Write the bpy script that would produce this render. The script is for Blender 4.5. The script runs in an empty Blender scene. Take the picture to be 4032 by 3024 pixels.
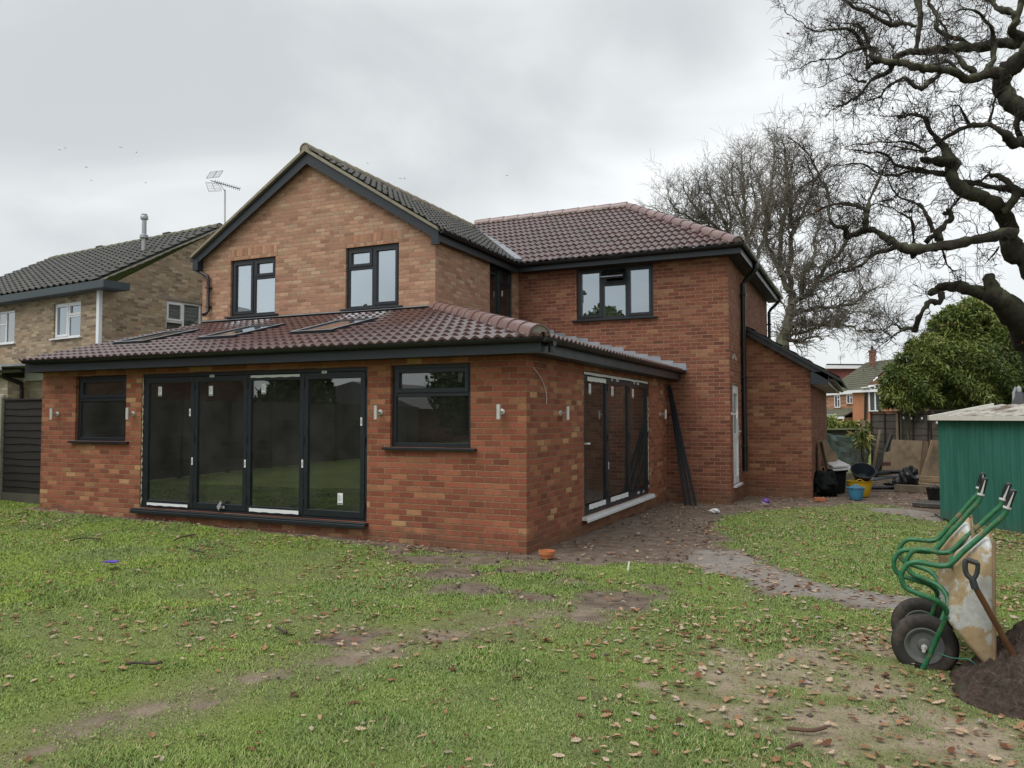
import bpy, bmesh, math, random
import numpy as np
from mathutils import Vector, Matrix
random.seed(7); RNG = np.random.default_rng(11)
SC = bpy.context.scene
COL = SC.collection
PI = math.pi

# ------------------------------------------------------------------ camera
CAM = np.array([3.719, -8.597, 1.632]); YAW, PITCH, ROLL, FPX = 0.4267, 0.0430, -0.0014, 3057.2
_f = np.array([-math.sin(YAW), math.cos(YAW), 0.]); _r = np.array([math.cos(YAW), math.sin(YAW), 0.]); _u = np.array([0, 0, 1.])
_f2 = _f*math.cos(PITCH)+_u*math.sin(PITCH); _u2 = -_f*math.sin(PITCH)+_u*math.cos(PITCH)
R3 = _r*math.cos(ROLL)+_u2*math.sin(ROLL); U3 = -_r*math.sin(ROLL)+_u2*math.cos(ROLL); F3 = _f2
cd = bpy.data.cameras.new('camera'); cam = bpy.data.objects.new('camera', cd); COL.objects.link(cam)
cd.sensor_width = 36; cd.lens = 36*FPX/4032; cd.clip_end = 2000; cd.clip_start = 0.05
M = Matrix.Identity(4)
for i in range(3):
    M[i][0] = R3[i]; M[i][1] = U3[i]; M[i][2] = -F3[i]; M[i][3] = CAM[i]
cam.matrix_world = M
SC.camera = cam

def ray(u, v): return F3 + R3*(u-2016)/FPX - U3*(v-1512)/FPX          # a line of sight, for surveying the photograph
def onX(u, v, X): d = ray(u, v); return CAM + d*(X-CAM[0])/d[0]
def onY(u, v, Y): d = ray(u, v); return CAM + d*(Y-CAM[1])/d[1]
def onZ(u, v, Z=0.): d = ray(u, v); return CAM + d*(Z-CAM[2])/d[2]
def at(u, v, D): return CAM + ray(u, v)*D
def onP(u, v, P, n): d = ray(u, v); n = np.array(n, float); return CAM + d*(((np.array(P)-CAM)@n)/(d@n))

# ------------------------------------------------------------------ light
SUN_EL, SUN_AZ = math.radians(58), math.radians(205)     # azimuth from +Y, clockwise: behind the camera, to the left
W = bpy.data.worlds.new('World'); SC.world = W; W.use_nodes = True
wn, wl = W.node_tree.nodes, W.node_tree.links
wn.clear()
def WN(t, **k):
    n = wn.new(t)
    for a, b in k.items(): setattr(n, a, b)
    return n
sky = WN('ShaderNodeTexSky', sky_type='NISHITA', sun_disc=False, sun_elevation=SUN_EL, sun_rotation=SUN_AZ)
tc = WN('ShaderNodeTexCoord'); mp = WN('ShaderNodeMapping'); mp.inputs['Scale'].default_value = (1, 1, 2.2)
n1 = WN('ShaderNodeTexNoise'); n1.inputs['Scale'].default_value = 2.4; n1.inputs['Detail'].default_value = 7; n1.inputs['Roughness'].default_value = .48; n1.inputs['Distortion'].default_value = .5
n2 = WN('ShaderNodeTexNoise'); n2.inputs['Scale'].default_value = 1.05; n2.inputs['Detail'].default_value = 3
mx = WN('ShaderNodeMath', operation='ADD'); ml = WN('ShaderNodeMath', operation='MULTIPLY'); ml.inputs[1].default_value = .5
rp = WN('ShaderNodeValToRGB'); rp.color_ramp.interpolation = 'B_SPLINE'
e = rp.color_ramp.elements
e[0].position = .38; e[0].color = (.40, .418, .43, 1)
e[1].position = .66; e[1].color = (.74, .76, .765, 1)
k = e.new(.46); k.color = (.475, .495, .505, 1)
k = e.new(.56); k.color = (.61, .63, .635, 1)
hs = WN('ShaderNodeVectorMath', operation='SCALE'); hs.inputs['Scale'].default_value = 9.6
sxyz = WN('ShaderNodeSeparateXYZ'); hz = WN('ShaderNodeMapRange'); hz.inputs[1].default_value = -.02; hz.inputs[2].default_value = .28; hz.inputs[3].default_value = .075; hz.inputs[4].default_value = 0.
ad2 = WN('ShaderNodeMath', operation='ADD')
mixc = WN('ShaderNodeMix', data_type='RGBA'); mixc.inputs[0].default_value = .96
bg = WN('ShaderNodeBackground'); bg.inputs['Strength'].default_value = .098
wo = WN('ShaderNodeOutputWorld')
wl.new(tc.outputs['Generated'], mp.inputs['Vector']); wl.new(mp.outputs[0], n1.inputs['Vector']); wl.new(mp.outputs[0], n2.inputs['Vector'])
wl.new(n1.outputs[0], mx.inputs[0]); wl.new(n2.outputs[0], mx.inputs[1]); wl.new(mx.outputs[0], ml.inputs[0])
wl.new(tc.outputs['Generated'], sxyz.inputs[0]); wl.new(sxyz.outputs[2], hz.inputs[0]); wl.new(hz.outputs[0], ad2.inputs[1])
wl.new(ml.outputs[0], ad2.inputs[0]); wl.new(ad2.outputs[0], rp.inputs[0]); wl.new(rp.outputs[0], hs.inputs[0])
wl.new(sky.outputs[0], mixc.inputs[6]); wl.new(hs.outputs[0], mixc.inputs[7]); wl.new(mixc.outputs[2], bg.inputs['Color']); wl.new(bg.outputs[0], wo.inputs['Surface'])
sl = bpy.data.lights.new('sun', 'SUN'); sl.energy = 1.5; sl.angle = math.radians(50); sl.color = (1, .97, .93)
so = bpy.data.objects.new('sun', sl); COL.objects.link(so)
so.rotation_euler = (PI/2-SUN_EL, 0, PI-SUN_AZ)
SC.view_settings.view_transform = 'Standard'; SC.view_settings.look = 'None'; SC.view_settings.exposure = .74; SC.view_settings.gamma = 1
SC.cycles.max_bounces = 8; SC.cycles.transparent_max_bounces = 12; SC.cycles.use_denoising = True
SC.cycles.caustics_reflective = False; SC.cycles.caustics_refractive = False

# ------------------------------------------------------------------ helpers: objects
def wloc(o):
    v = np.zeros(3)
    while o is not None:
        v += np.array(o.location); o = o.parent
    return v
def tag(o, label=None, cat=None, group=None, kind=None):
    for k_, v_ in (('label', label), ('category', cat), ('group', group), ('kind', kind)):
        if v_: o[k_] = v_
    return o
def thing(name, label, cat, loc=(0, 0, 0), group=None):
    o = bpy.data.objects.new(name, None); COL.objects.link(o); o.location = [float(c) for c in loc]; o.empty_display_size = .2
    return tag(o, label, cat, group)
def link_mesh(name, me, mat, parent=None, smooth=False):
    for m in (mat if isinstance(mat, (list, tuple)) else [mat]): me.materials.append(m)
    if smooth: me.polygons.foreach_set('use_smooth', np.ones(len(me.polygons), bool))
    o = bpy.data.objects.new(name, me); COL.objects.link(o)
    if parent is not None: o.parent = parent
    return o
def np_mesh(name, V, F, mat, parent=None, smooth=False, attrs=None, origin=None):
    """mesh from numpy arrays; F is (n,3) or (n,4)"""
    V = np.asarray(V, np.float64); F = np.asarray(F, np.int32); k = F.shape[1]
    off = wloc(parent) if parent is not None else (np.array(origin, float) if origin is not None else np.zeros(3))
    me = bpy.data.meshes.new(name); me.vertices.add(len(V)); me.vertices.foreach_set('co', (V-off).astype(np.float32).ravel())
    me.loops.add(F.size); me.loops.foreach_set('vertex_index', F.ravel())
    me.polygons.add(len(F)); me.polygons.foreach_set('loop_start', np.arange(0, F.size, k, dtype=np.int32))
    me.update(calc_edges=True)
    for nm, arr in (attrs or {}).items():
        a = me.attributes.new(nm, 'FLOAT', 'POINT'); a.data.foreach_set('value', np.asarray(arr, np.float32))
    o = link_mesh(name, me, mat, parent, smooth)
    if origin is not None and parent is None: o.location = off
    return o
def copy_tree(o, parent=None):
    c = o.copy(); COL.objects.link(c)
    if parent is not None: c.parent = parent
    for ch in [x for x in bpy.data.objects if x.parent == o]: copy_tree(ch, c)
    return c

def ident(a, d, z): return (a, d, z)
def faceY(Y): return lambda a, d, z: (a, Y-d, z)          # wall looking to -Y, a = x, d = out of the wall
def faceX(X): return lambda a, d, z: (X+d, a, z)          # wall looking to +X, a = y
class MB:
    """collects simple solids and builds them as ONE mesh"""
    def __init__(s): s.v = []; s.f = []; s.keep = []
    def add(s, V, F, flip=False):
        b = len(s.v); s.v += [tuple(float(c) for c in p) for p in V]
        s.f += [tuple(b+i for i in f) for f in F]; return s
    def box(s, a0, a1, b0, b1, z0, z1, fm=ident):
        P = [fm(a, b, z) for z in (z0, z1) for b in (b0, b1) for a in (a0, a1)]
        return s.add(P, [(0, 2, 3, 1), (4, 5, 7, 6), (0, 1, 5, 4), (2, 6, 7, 3), (0, 4, 6, 2), (1, 3, 7, 5)])
    def obox(s, c, ax, ay, az):
        c, ax, ay, az = (np.array(q, float) for q in (c, ax, ay, az))
        P = [c+i*ax+j*ay+k_*az for k_ in (-1, 1) for j in (-1, 1) for i in (-1, 1)]
        return s.add(P, [(0, 2, 3, 1), (4, 5, 7, 6), (0, 1, 5, 4), (2, 6, 7, 3), (0, 4, 6, 2), (1, 3, 7, 5)])
    def slab(s, pts, t):
        """a flat polygon given thickness along vector t"""
        n = len(pts); t = np.array(t, float); P = [np.array(p, float) for p in pts]; P = P+[p+t for p in P]
        return s.add(P, [tuple(range(n))[::-1], tuple(range(n, 2*n))]+[(i, (i+1) % n, n+(i+1) % n, n+i) for i in range(n)])
    def quad(s, *P): return s.add(P, [tuple(range(len(P)))])
    def bar(s, p, q, w, h, up=(0, 0, 1)):
        p, q = np.array(p, float), np.array(q, float); d = q-p; L = np.linalg.norm(d); d /= L
        a = np.cross(d, up); a /= np.linalg.norm(a); b = np.cross(a, d)
        return s.obox((p+q)/2, d*L/2, a*w/2, b*h/2)
    def tube(s, pts, r, n=8, cap=True, close=False):
        pts = [np.array(p, float) for p in pts]; m = len(pts); rr = r if hasattr(r, '__len__') else [r]*m
        T = [(pts[min(i+1, m-1)]-pts[max(i-1, 0)]) for i in range(m)]; T = [t/(np.linalg.norm(t)+1e-12) for t in T]
        a = np.cross(T[0], (0, 0, 1)); a = a if np.linalg.norm(a) > .05 else np.cross(T[0], (0, 1, 0)); a /= np.linalg.norm(a)
        V = []
        for i in range(m):
            a = a-T[i]*(a@T[i]); a /= np.linalg.norm(a); b = np.cross(T[i], a)
            V += [pts[i]+rr[i]*(math.cos(2*PI*j/n)*a+math.sin(2*PI*j/n)*b) for j in range(n)]
        F = [(i*n+j, i*n+(j+1) % n, (i+1)*n+(j+1) % n, (i+1)*n+j) for i in range(m-1) for j in range(n)]
        if cap: F += [tuple(range(n))[::-1], tuple(range((m-1)*n, m*n))]
        return s.add(V, F)
    def lathe(s, prof, c=(0, 0, 0), ax=(0, 0, 1), n=24, caps=True):
        """prof: list of (radius, height along ax)"""
        c = np.array(c, float); ax = np.array(ax, float); ax /= np.linalg.norm(ax)
        a = np.cross(ax, (1, 0, 0)) if abs(ax[0]) < .8 else np.cross(ax, (0, 1, 0)); a /= np.linalg.norm(a); b = np.cross(ax, a)
        V = [c+h*ax+r*(math.cos(2*PI*j/n)*a+math.sin(2*PI*j/n)*b) for r, h in prof for j in range(n)]
        m = len(prof)
        F = [(i*n+j, i*n+(j+1) % n, (i+1)*n+(j+1) % n, (i+1)*n+j) for i in range(m-1) for j in range(n)]
        if caps: F += [tuple(range(n))[::-1], tuple(range((m-1)*n, m*n))]
        return s.add(V, F)
    def build(s, name, mat, parent=None, smooth=False, recalc=True, bevel=0, origin=None, sharp=38):
        off = wloc(parent) if parent is not None else (np.array(origin, float) if origin is not None else np.zeros(3))
        me = bpy.data.meshes.new(name); me.from_pydata([tuple(np.array(p)-off) for p in s.v], [], s.f)
        if recalc or bevel:
            bm = bmesh.new(); bm.from_mesh(me)
            if recalc: bmesh.ops.recalc_face_normals(bm, faces=bm.faces)
            if bevel:
                ed = [x for x in bm.edges if len(x.link_faces) == 2 and x.calc_face_angle(0) > .5]
                bmesh.ops.bevel(bm, geom=ed, offset=bevel, segments=1, affect='EDGES')
            bm.to_mesh(me); bm.free()
        o = link_mesh(name, me, mat, parent, False)
        if smooth:
            me.polygons.foreach_set('use_smooth', np.ones(len(me.polygons), bool))
            try: me.set_sharp_from_angle(angle=math.radians(sharp))
            except Exception: pass
        if origin is not None and parent is None: o.location = off
        return o

# ------------------------------------------------------------------ helpers: noise (numpy)
_T = np.random.default_rng(5).random((256, 256))
def vnoise(x, y):
    xi = np.floor(x).astype(int); yi = np.floor(y).astype(int); fx = x-xi; fy = y-yi
    fx = fx*fx*(3-2*fx); fy = fy*fy*(3-2*fy)
    a = _T[xi % 256, yi % 256]; b = _T[(xi+1) % 256, yi % 256]; c = _T[xi % 256, (yi+1) % 256]; d = _T[(xi+1) % 256, (yi+1) % 256]
    return (a*(1-fx)+b*fx)*(1-fy)+(c*(1-fx)+d*fx)*fy
def fbm(x, y, o=4):
    s = 0; a = .5
    for i in range(o): s = s+a*vnoise(x*2**i+17*i, y*2**i+31*i); a *= .5
    return s/(1-.5**o)
def sstep(a, b, x): t = np.clip((x-a)/(b-a), 0, 1); return t*t*(3-2*t)

# ------------------------------------------------------------------ helpers: materials
class NT:
    def __init__(s, name):
        s.m = bpy.data.materials.new(name); s.m.use_nodes = True; s.t = s.m.node_tree; s.t.nodes.clear()
        s.out = s.n('ShaderNodeOutputMaterial'); s.b = s.n('ShaderNodeBsdfPrincipled'); s.l(s.b.outputs[0], s.out.inputs[0])
    def n(s, t, **k):
        q = s.t.nodes.new(t)
        for a, b in k.items(): setattr(q, a, b)
        return q
    def l(s, a, b): s.t.links.new(a, b)
    def put(s, sock, v):
        if v is None: return
        if isinstance(v, bpy.types.NodeSocket): s.l(v, sock)
        elif isinstance(v, (tuple, list)) and len(v) == 3 and sock.type == 'RGBA': sock.default_value = (*v, 1)
        else: sock.default_value = v
    def math(s, op, a, b=None, c=None):
        q = s.n('ShaderNodeMath', operation=op)
        s.put(q.inputs[0], a); s.put(q.inputs[1], b); s.put(q.inputs[2], c); return q.outputs[0]
    def noise(s, scale, detail=4, rough=.55, vec=None, out=0, dist=0):
        q = s.n('ShaderNodeTexNoise'); q.inputs['Scale'].default_value = scale; q.inputs['Detail'].default_value = detail; q.inputs['Roughness'].default_value = rough; q.inputs['Distortion'].default_value = dist
        s.put(q.inputs['Vector'], vec if vec is not None else s.pos()); return q.outputs[out]
    def pos(s):
        if not hasattr(s, '_g'): s._g = s.n('ShaderNodeNewGeometry')
        return s._g.outputs['Position']
    def obj(s):
        if not hasattr(s, '_tc'): s._tc = s.n('ShaderNodeTexCoord')
        return s._tc.outputs['Object']
    def mix(s, f, a, b, mode='MIX'):
        q = s.n('ShaderNodeMix', data_type='RGBA', blend_type=mode); s.put(q.inputs[0], f); s.put(q.inputs[6], a); s.put(q.inputs[7], b); return q.outputs[2]
    def ramp(s, f, stops, interp='LINEAR'):
        q = s.n('ShaderNodeValToRGB'); q.color_ramp.interpolation = interp; el = q.color_ramp.elements
        while len(el) > 1: el.remove(el[-1])
        el[0].position = stops[0][0]; el[0].color = (*stops[0][1], 1)
        for p_, c_ in stops[1:]: x = el.new(p_); x.color = (*c_, 1)
        s.put(q.inputs[0], f); return q.outputs[0]
    def rng(s, f, a, b, c=0., d=1., smooth=False):
        q = s.n('ShaderNodeMapRange'); q.interpolation_type = 'SMOOTHSTEP' if smooth else 'LINEAR'
        s.put(q.inputs[0], f)
        for i_, v_ in zip((1, 2, 3, 4), (a, b, c, d)): q.inputs[i_].default_value = v_
        return q.outputs[0]
    def sep(s, v): q = s.n('ShaderNodeSeparateXYZ'); s.l(v, q.inputs[0]); return q.outputs
    def comb(s, x, y, z): q = s.n('ShaderNodeCombineXYZ'); [s.put(q.inputs[i], c) for i, c in enumerate((x, y, z))]; return q.outputs[0]
    def bump(s, h, strength=.3, dist=.01):
        q = s.n('ShaderNodeBump'); q.inputs['Strength'].default_value = strength; q.inputs['Distance'].default_value = dist; s.put(q.inputs['Height'], h); s.l(q.outputs[0], s.b.inputs['Normal'])
    def set(s, color=None, rough=None, metal=None, spec=None):
        s.put(s.b.inputs['Base Color'], color); s.put(s.b.inputs['Roughness'], rough); s.put(s.b.inputs['Metallic'], metal); s.put(s.b.inputs['Specular IOR Level'], spec); return s.m
    def attr(s, name): q = s.n('ShaderNodeAttribute', attribute_name=name); return q.outputs['Fac']

def plain(name, col, rough=.6, metal=0., var=.18, scale=9., bump=.0, spec=.5, dirt=None, obj=False):
    t = NT(name); vec = t.obj() if obj else t.pos(); nz = t.noise(scale, 5, .6, vec); nz2 = t.noise(scale*.21, 3, .5, vec)
    f = t.math('ADD', t.math('MULTIPLY', nz, .6), t.math('MULTIPLY', nz2, .4))
    lo = tuple(c*(1-var) for c in col); hi = tuple(min(1, c*(1+var)) for c in col)
    c = t.ramp(f, [(.3, lo), (.7, hi)])
    if dirt: c = t.mix(t.rng(t.noise(scale*.45, 5, .65, vec), dirt[1], dirt[1]+.12, 0, dirt[2]), c, dirt[0])
    if bump: t.bump(nz, bump, .006)
    return t.set(c, t.rng(nz, .3, .7, max(0, rough-.08), min(1, rough+.08)), metal, spec)

def brick(name, pal, mortar, bias=.5, swap=False, bumps=.6, stain=(.05, .03, .02), stain_amt=.25, pale=0., splash=0.):
    t = NT(name); P = t.pos(); x, y, z = t.sep(P)
    wob = t.math('MULTIPLY', t.math('SUBTRACT', t.noise(14, 3), .5), .006)
    u = t.math('ADD', t.math('ADD', x, y), wob); v = t.math('ADD', z, wob)
    if swap: u, v = v, u; bw, bh = .225, .075
    else: bw, bh = .225, .075
    rv = t.math('DIVIDE', v, bh); row = t.math('FLOOR', rv); fr = t.math('SUBTRACT', rv, row)
    par = t.math('MULTIPLY', t.math('FLOORED_MODULO', row, 2.), 0. if swap else .5)
    cu = t.math('ADD', t.math('DIVIDE', u, bw), par); col = t.math('FLOOR', cu); fc = t.math('SUBTRACT', cu, col)
    wn_ = t.n('ShaderNodeTexWhiteNoise', noise_dimensions='3D'); t.l(t.comb(col, row, 3.7), wn_.inputs['Vector'])
    big = t.math('MULTIPLY', t.math('SUBTRACT', t.noise(.55, 3, .5), .5), bias)
    big2 = t.math('MULTIPLY', t.math('SUBTRACT', t.noise(1.7, 2, .5), .5), bias*.5)
    w = t.math('ADD', wn_.outputs['Value'], t.math('ADD', big, big2))
    c = t.ramp(w, pal, 'LINEAR')
    wn2 = t.n('ShaderNodeTexWhiteNoise', noise_dimensions='3D'); t.l(t.comb(row, col, 9.1), wn2.inputs['Vector'])
    c = t.mix(1., c, t.comb(*[t.rng(wn2.outputs['Value'], 0, 1, .80, 1.16)]*3), 'MULTIPLY')
    fine = t.noise(85, 4, .65); mid = t.noise(17, 4, .6)
    c = t.mix(1., c, t.comb(*[t.rng(fine, .25, .75, .80, 1.18)]*3), 'MULTIPLY')
    c = t.mix(t.rng(mid, .52, .72, 0, .32), c, tuple(q*.55 for q in pal[0][1]))
    # joints
    jv = t.math('MINIMUM', fr, t.math('SUBTRACT', 1., fr)); ju = t.math('MINIMUM', fc, t.math('SUBTRACT', 1., fc))
    jn = t.math('MULTIPLY', t.math('SUBTRACT', t.noise(40, 2), .5), .05)
    mv = t.rng(t.math('ADD', jv, jn), .055, .10, 0, 1); mu = t.rng(t.math('ADD', ju, t.math('MULTIPLY', jn, .4)), .017, .034, 0, 1)
    face = t.math('MINIMUM', mv, mu)
    mc = t.mix(t.rng(t.noise(26, 4, .6), .35, .65), tuple(q*.72 for q in mortar), tuple(min(1, q*1.25) for q in mortar))
    c = t.mix(face, mc, c)
    st = t.rng(t.noise(.9, 5, .6, t.comb(t.math('MULTIPLY', u, 1.), t.math('MULTIPLY', z, .5), 2.)), .48, .75, 0, stain_amt)
    c = t.mix(st, c, t.mix(.6, c, stain))
    if pale: c = t.mix(t.rng(t.noise(1.3, 5, .65, t.comb(t.math('MULTIPLY', u, 1.6), t.math('MULTIPLY', z, .7), 8.)), .55, .78, 0, pale), c, (.55, .47, .40))
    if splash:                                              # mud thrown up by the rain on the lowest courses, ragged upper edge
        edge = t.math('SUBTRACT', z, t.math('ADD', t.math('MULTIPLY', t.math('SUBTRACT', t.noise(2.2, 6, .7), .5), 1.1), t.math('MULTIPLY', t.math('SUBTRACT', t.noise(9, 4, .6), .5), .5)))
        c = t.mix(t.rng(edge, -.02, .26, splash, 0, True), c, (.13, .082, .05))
    h = t.math('ADD', face, t.math('MULTIPLY', fine, .45)); t.bump(h, bumps, .008)
    return t.set(c, .88, 0., .25)

def tile_mat(name, base, moss=None, rough=.33, spec=.6, coat=0.):
    t = NT(name); a = t.attr('tile'); nz = t.noise(9, 5, .6); f = t.noise(60, 3)
    c = t.mix(t.rng(a, 0, 1, 0, .8), tuple(q*.72 for q in base), tuple(q*1.3 for q in base))
    c = t.mix(t.rng(nz, .35, .7, 0, .5), c, tuple(q*.62 for q in base))
    if moss: c = t.mix(t.rng(t.noise(5.5, 6, .7), .5, .64, 0, .85), c, moss); 
    t.bump(t.math('ADD', f, nz), .22, .004); t.b.inputs['Coat Weight'].default_value = coat; t.b.inputs['Coat Roughness'].default_value = .2
    return t.set(c, t.rng(nz, .3, .7, rough-.07, rough+.12), 0, spec)

def glass(name, refl, tint=(.55, .58, .58), rcol=(.93, .95, .96), wav=.0, haze=.04):
    """coated double glazing: part mirror, part see-through"""
    t = NT(name); t.t.nodes.remove(t.b)
    g = t.n('ShaderNodeBsdfGlossy'); g.inputs['Roughness'].default_value = .0; g.inputs['Color'].default_value = (*rcol, 1)
    tr = t.n('ShaderNodeBsdfTransparent'); tr.inputs[0].default_value = (*tint, 1)
    lw = t.n('ShaderNodeLayerWeight'); lw.inputs['Blend'].default_value = .28
    fac = t.rng(lw.outputs['Fresnel'], 0, 1, refl, 1.)
    if wav:
        b_ = t.n('ShaderNodeBump'); b_.inputs['Strength'].default_value = wav; b_.inputs['Distance'].default_value = .02; t.l(t.noise(1.1, 1, .4), b_.inputs['Height']); t.l(b_.outputs[0], g.inputs['Normal'])
    df = t.n('ShaderNodeBsdfDiffuse'); df.inputs[0].default_value = (.42, .42, .40, 1); dm = t.n('ShaderNodeMixShader'); t.l(t.rng(t.noise(1.6, 5, .65), .35, .75, haze*.4, haze*1.7), dm.inputs[0]); m2 = t.n('ShaderNodeMixShader')  # faint grey diffuse haze mixed over the panes to raise their blacks
    t.l(fac, m2.inputs[0]); t.l(tr.outputs[0], m2.inputs[1]); t.l(g.outputs[0], m2.inputs[2]); t.l(m2.outputs[0], dm.inputs[1]); t.l(df.outputs[0], dm.inputs[2]); t.l(dm.outputs[0], t.out.inputs[0]); return t.m
    m_ = t.n('ShaderNodeMixShader'); t.l(fac, m_.inputs[0]); t.l(tr.outputs[0], m_.inputs[1]); t.l(g.outputs[0], m_.inputs[2]); t.l(m_.outputs[0], t.out.inputs[0])
    return t.m
# ------------------------------------------------------------------ materials
MT = {}
RED = (.215, .068, .037); RUST = (.275, .105, .052); DK = (.135, .048, .032); ORG = (.36, .165, .075); BUF = (.45, .26, .12)
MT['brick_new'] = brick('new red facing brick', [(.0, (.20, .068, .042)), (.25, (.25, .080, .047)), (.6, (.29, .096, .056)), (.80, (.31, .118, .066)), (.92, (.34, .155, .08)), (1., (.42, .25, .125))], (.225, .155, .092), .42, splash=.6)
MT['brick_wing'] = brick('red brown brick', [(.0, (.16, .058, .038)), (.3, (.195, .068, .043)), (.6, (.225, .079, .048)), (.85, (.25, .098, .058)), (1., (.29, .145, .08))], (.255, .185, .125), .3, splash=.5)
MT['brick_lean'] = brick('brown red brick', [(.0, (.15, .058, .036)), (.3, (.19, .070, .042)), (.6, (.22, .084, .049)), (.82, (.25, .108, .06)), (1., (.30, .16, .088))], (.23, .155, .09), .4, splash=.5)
MT['brick_old'] = brick('weathered orange brick', [(.0, (.32, .165, .112)), (.3, (.375, .20, .134)), (.6, (.41, .230, .152)), (.85, (.435, .26, .172)), (1., (.435, .29, .198))], (.30, .23, .155), .4, pale=.22)
MT['brick_arch'] = brick('soldier brick', [(.0, (.36, .18, .11)), (.5, (.42, .215, .135)), (1., (.43, .25, .16))], (.30, .23, .155), .3, swap=True)
MT['brick_buff'] = brick('buff brick', [(.0, (.20, .145, .10)), (.3, (.30, .225, .15)), (.6, (.37, .285, .19)), (.85, (.42, .34, .235)), (1., (.36, .22, .13))], (.30, .255, .19), .45, stain_amt=.3)
MT['brick_pale'] = brick('pale buff brick', [(.0, (.32, .27, .2)), (.5, (.42, .36, .27)), (1., (.50, .43, .33))], (.36, .32, .26), .4)
MT['brick_far'] = brick('far orange brick', [(.0, (.25, .11, .07)), (.5, (.36, .17, .10)), (1., (.42, .23, .14))], (.33, .25, .18), .5)
MT['tile_new'] = tile_mat('wet maroon roof tile', (.088, .041, .038), None, .30, .9, .28)
MT['tile_old'] = tile_mat('grey concrete roof tile', (.058, .058, .055), (.075, .075, .05), .5, .4)
MT['tile_grey'] = tile_mat('weathered grey roof tile', (.060, .060, .057), (.075, .075, .052), .5, .4)
MT['tile_far'] = tile_mat('mossy grey roof tile', (.11, .105, .085), (.16, .17, .045), .7, .3)
MT['tile_red'] = tile_mat('red roof tile', (.15, .04, .035), None, .6, .3)
MT['ridge_new'] = plain('maroon ridge tile', (.165, .095, .088), .32, var=.18, scale=7, bump=.10, spec=.8, dirt=((.27, .20, .185), .52, .4))
MT['ridge_old'] = plain('weathered ridge tile', (.23, .205, .15), .85, var=.3, scale=8, bump=.3, dirt=((.16, .16, .10), .52, .6))
MT['mortar'] = plain('bedding mortar', (.235, .21, .175), .9, var=.25, scale=14, bump=.4)
MT['lead'] = plain('lead flashing', (.25, .265, .29), .5, .25, var=.28, scale=5, bump=.15, dirt=((.4, .41, .43), .55, .5))
MT['dark'] = plain('anthracite frame', (.011, .015, .020), .38, var=.15, scale=20)
MT['fascia'] = plain('anthracite fascia board', (.015, .020, .026), .42, var=.14, scale=3)
MT['soffit'] = plain('dark soffit board', (.022, .026, .03), .55)
MT['black'] = plain('black plastic', (.008, .009, .0105), .36, var=.3, scale=6)
MT['white'] = plain('white plastic frame', (.70, .72, .73), .35, var=.05, scale=5)
MT['white_dirty'] = plain('white painted board', (.55, .56, .55), .55, var=.12, scale=4, dirt=((.3, .29, .26), .58, .4))
MT['paper'] = plain('white sticker', (.72, .73, .74), .5, var=.03)
MT['ink'] = plain('dark print', (.05, .05, .06), .6)
MT['blueink'] = plain('blue print', (.05, .17, .36), .6)
MT['steel'] = plain('brushed steel', (.60, .58, .55), .5, .6, var=.1, scale=30)
MT['steel_dull'] = plain('galvanised steel', (.36, .37, .37), .5, .7, var=.2, scale=8)
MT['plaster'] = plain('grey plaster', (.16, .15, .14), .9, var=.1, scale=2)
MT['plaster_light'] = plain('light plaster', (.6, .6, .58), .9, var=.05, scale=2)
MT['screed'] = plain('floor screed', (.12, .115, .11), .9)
MT['foam'] = plain('expanding foam', (.62, .56, .40), .9, var=.15, scale=30, bump=.6)
MT['glass_low'] = glass('double glazing', .125, (.42, .43, .41), wav=.06)
MT['glass_up'] = glass('bright double glazing', .52, (.5, .52, .52), (.70, .78, .84), wav=.04)
MT['glass_roof'] = glass('roof glazing', .72, (.5, .52, .52), (.86, .89, .93))
MT['glass_far'] = glass('far glazing', .35, (.2, .2, .2))
MT['glass_side'] = glass('side glazing', .14, (.85, .87, .86))
MT['curtain'] = plain('pale curtain', (.55, .58, .58), .9, var=.06, scale=3)
MT['blind'] = plain('window blind', (.50, .53, .51), .8, var=.08, scale=2)

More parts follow.
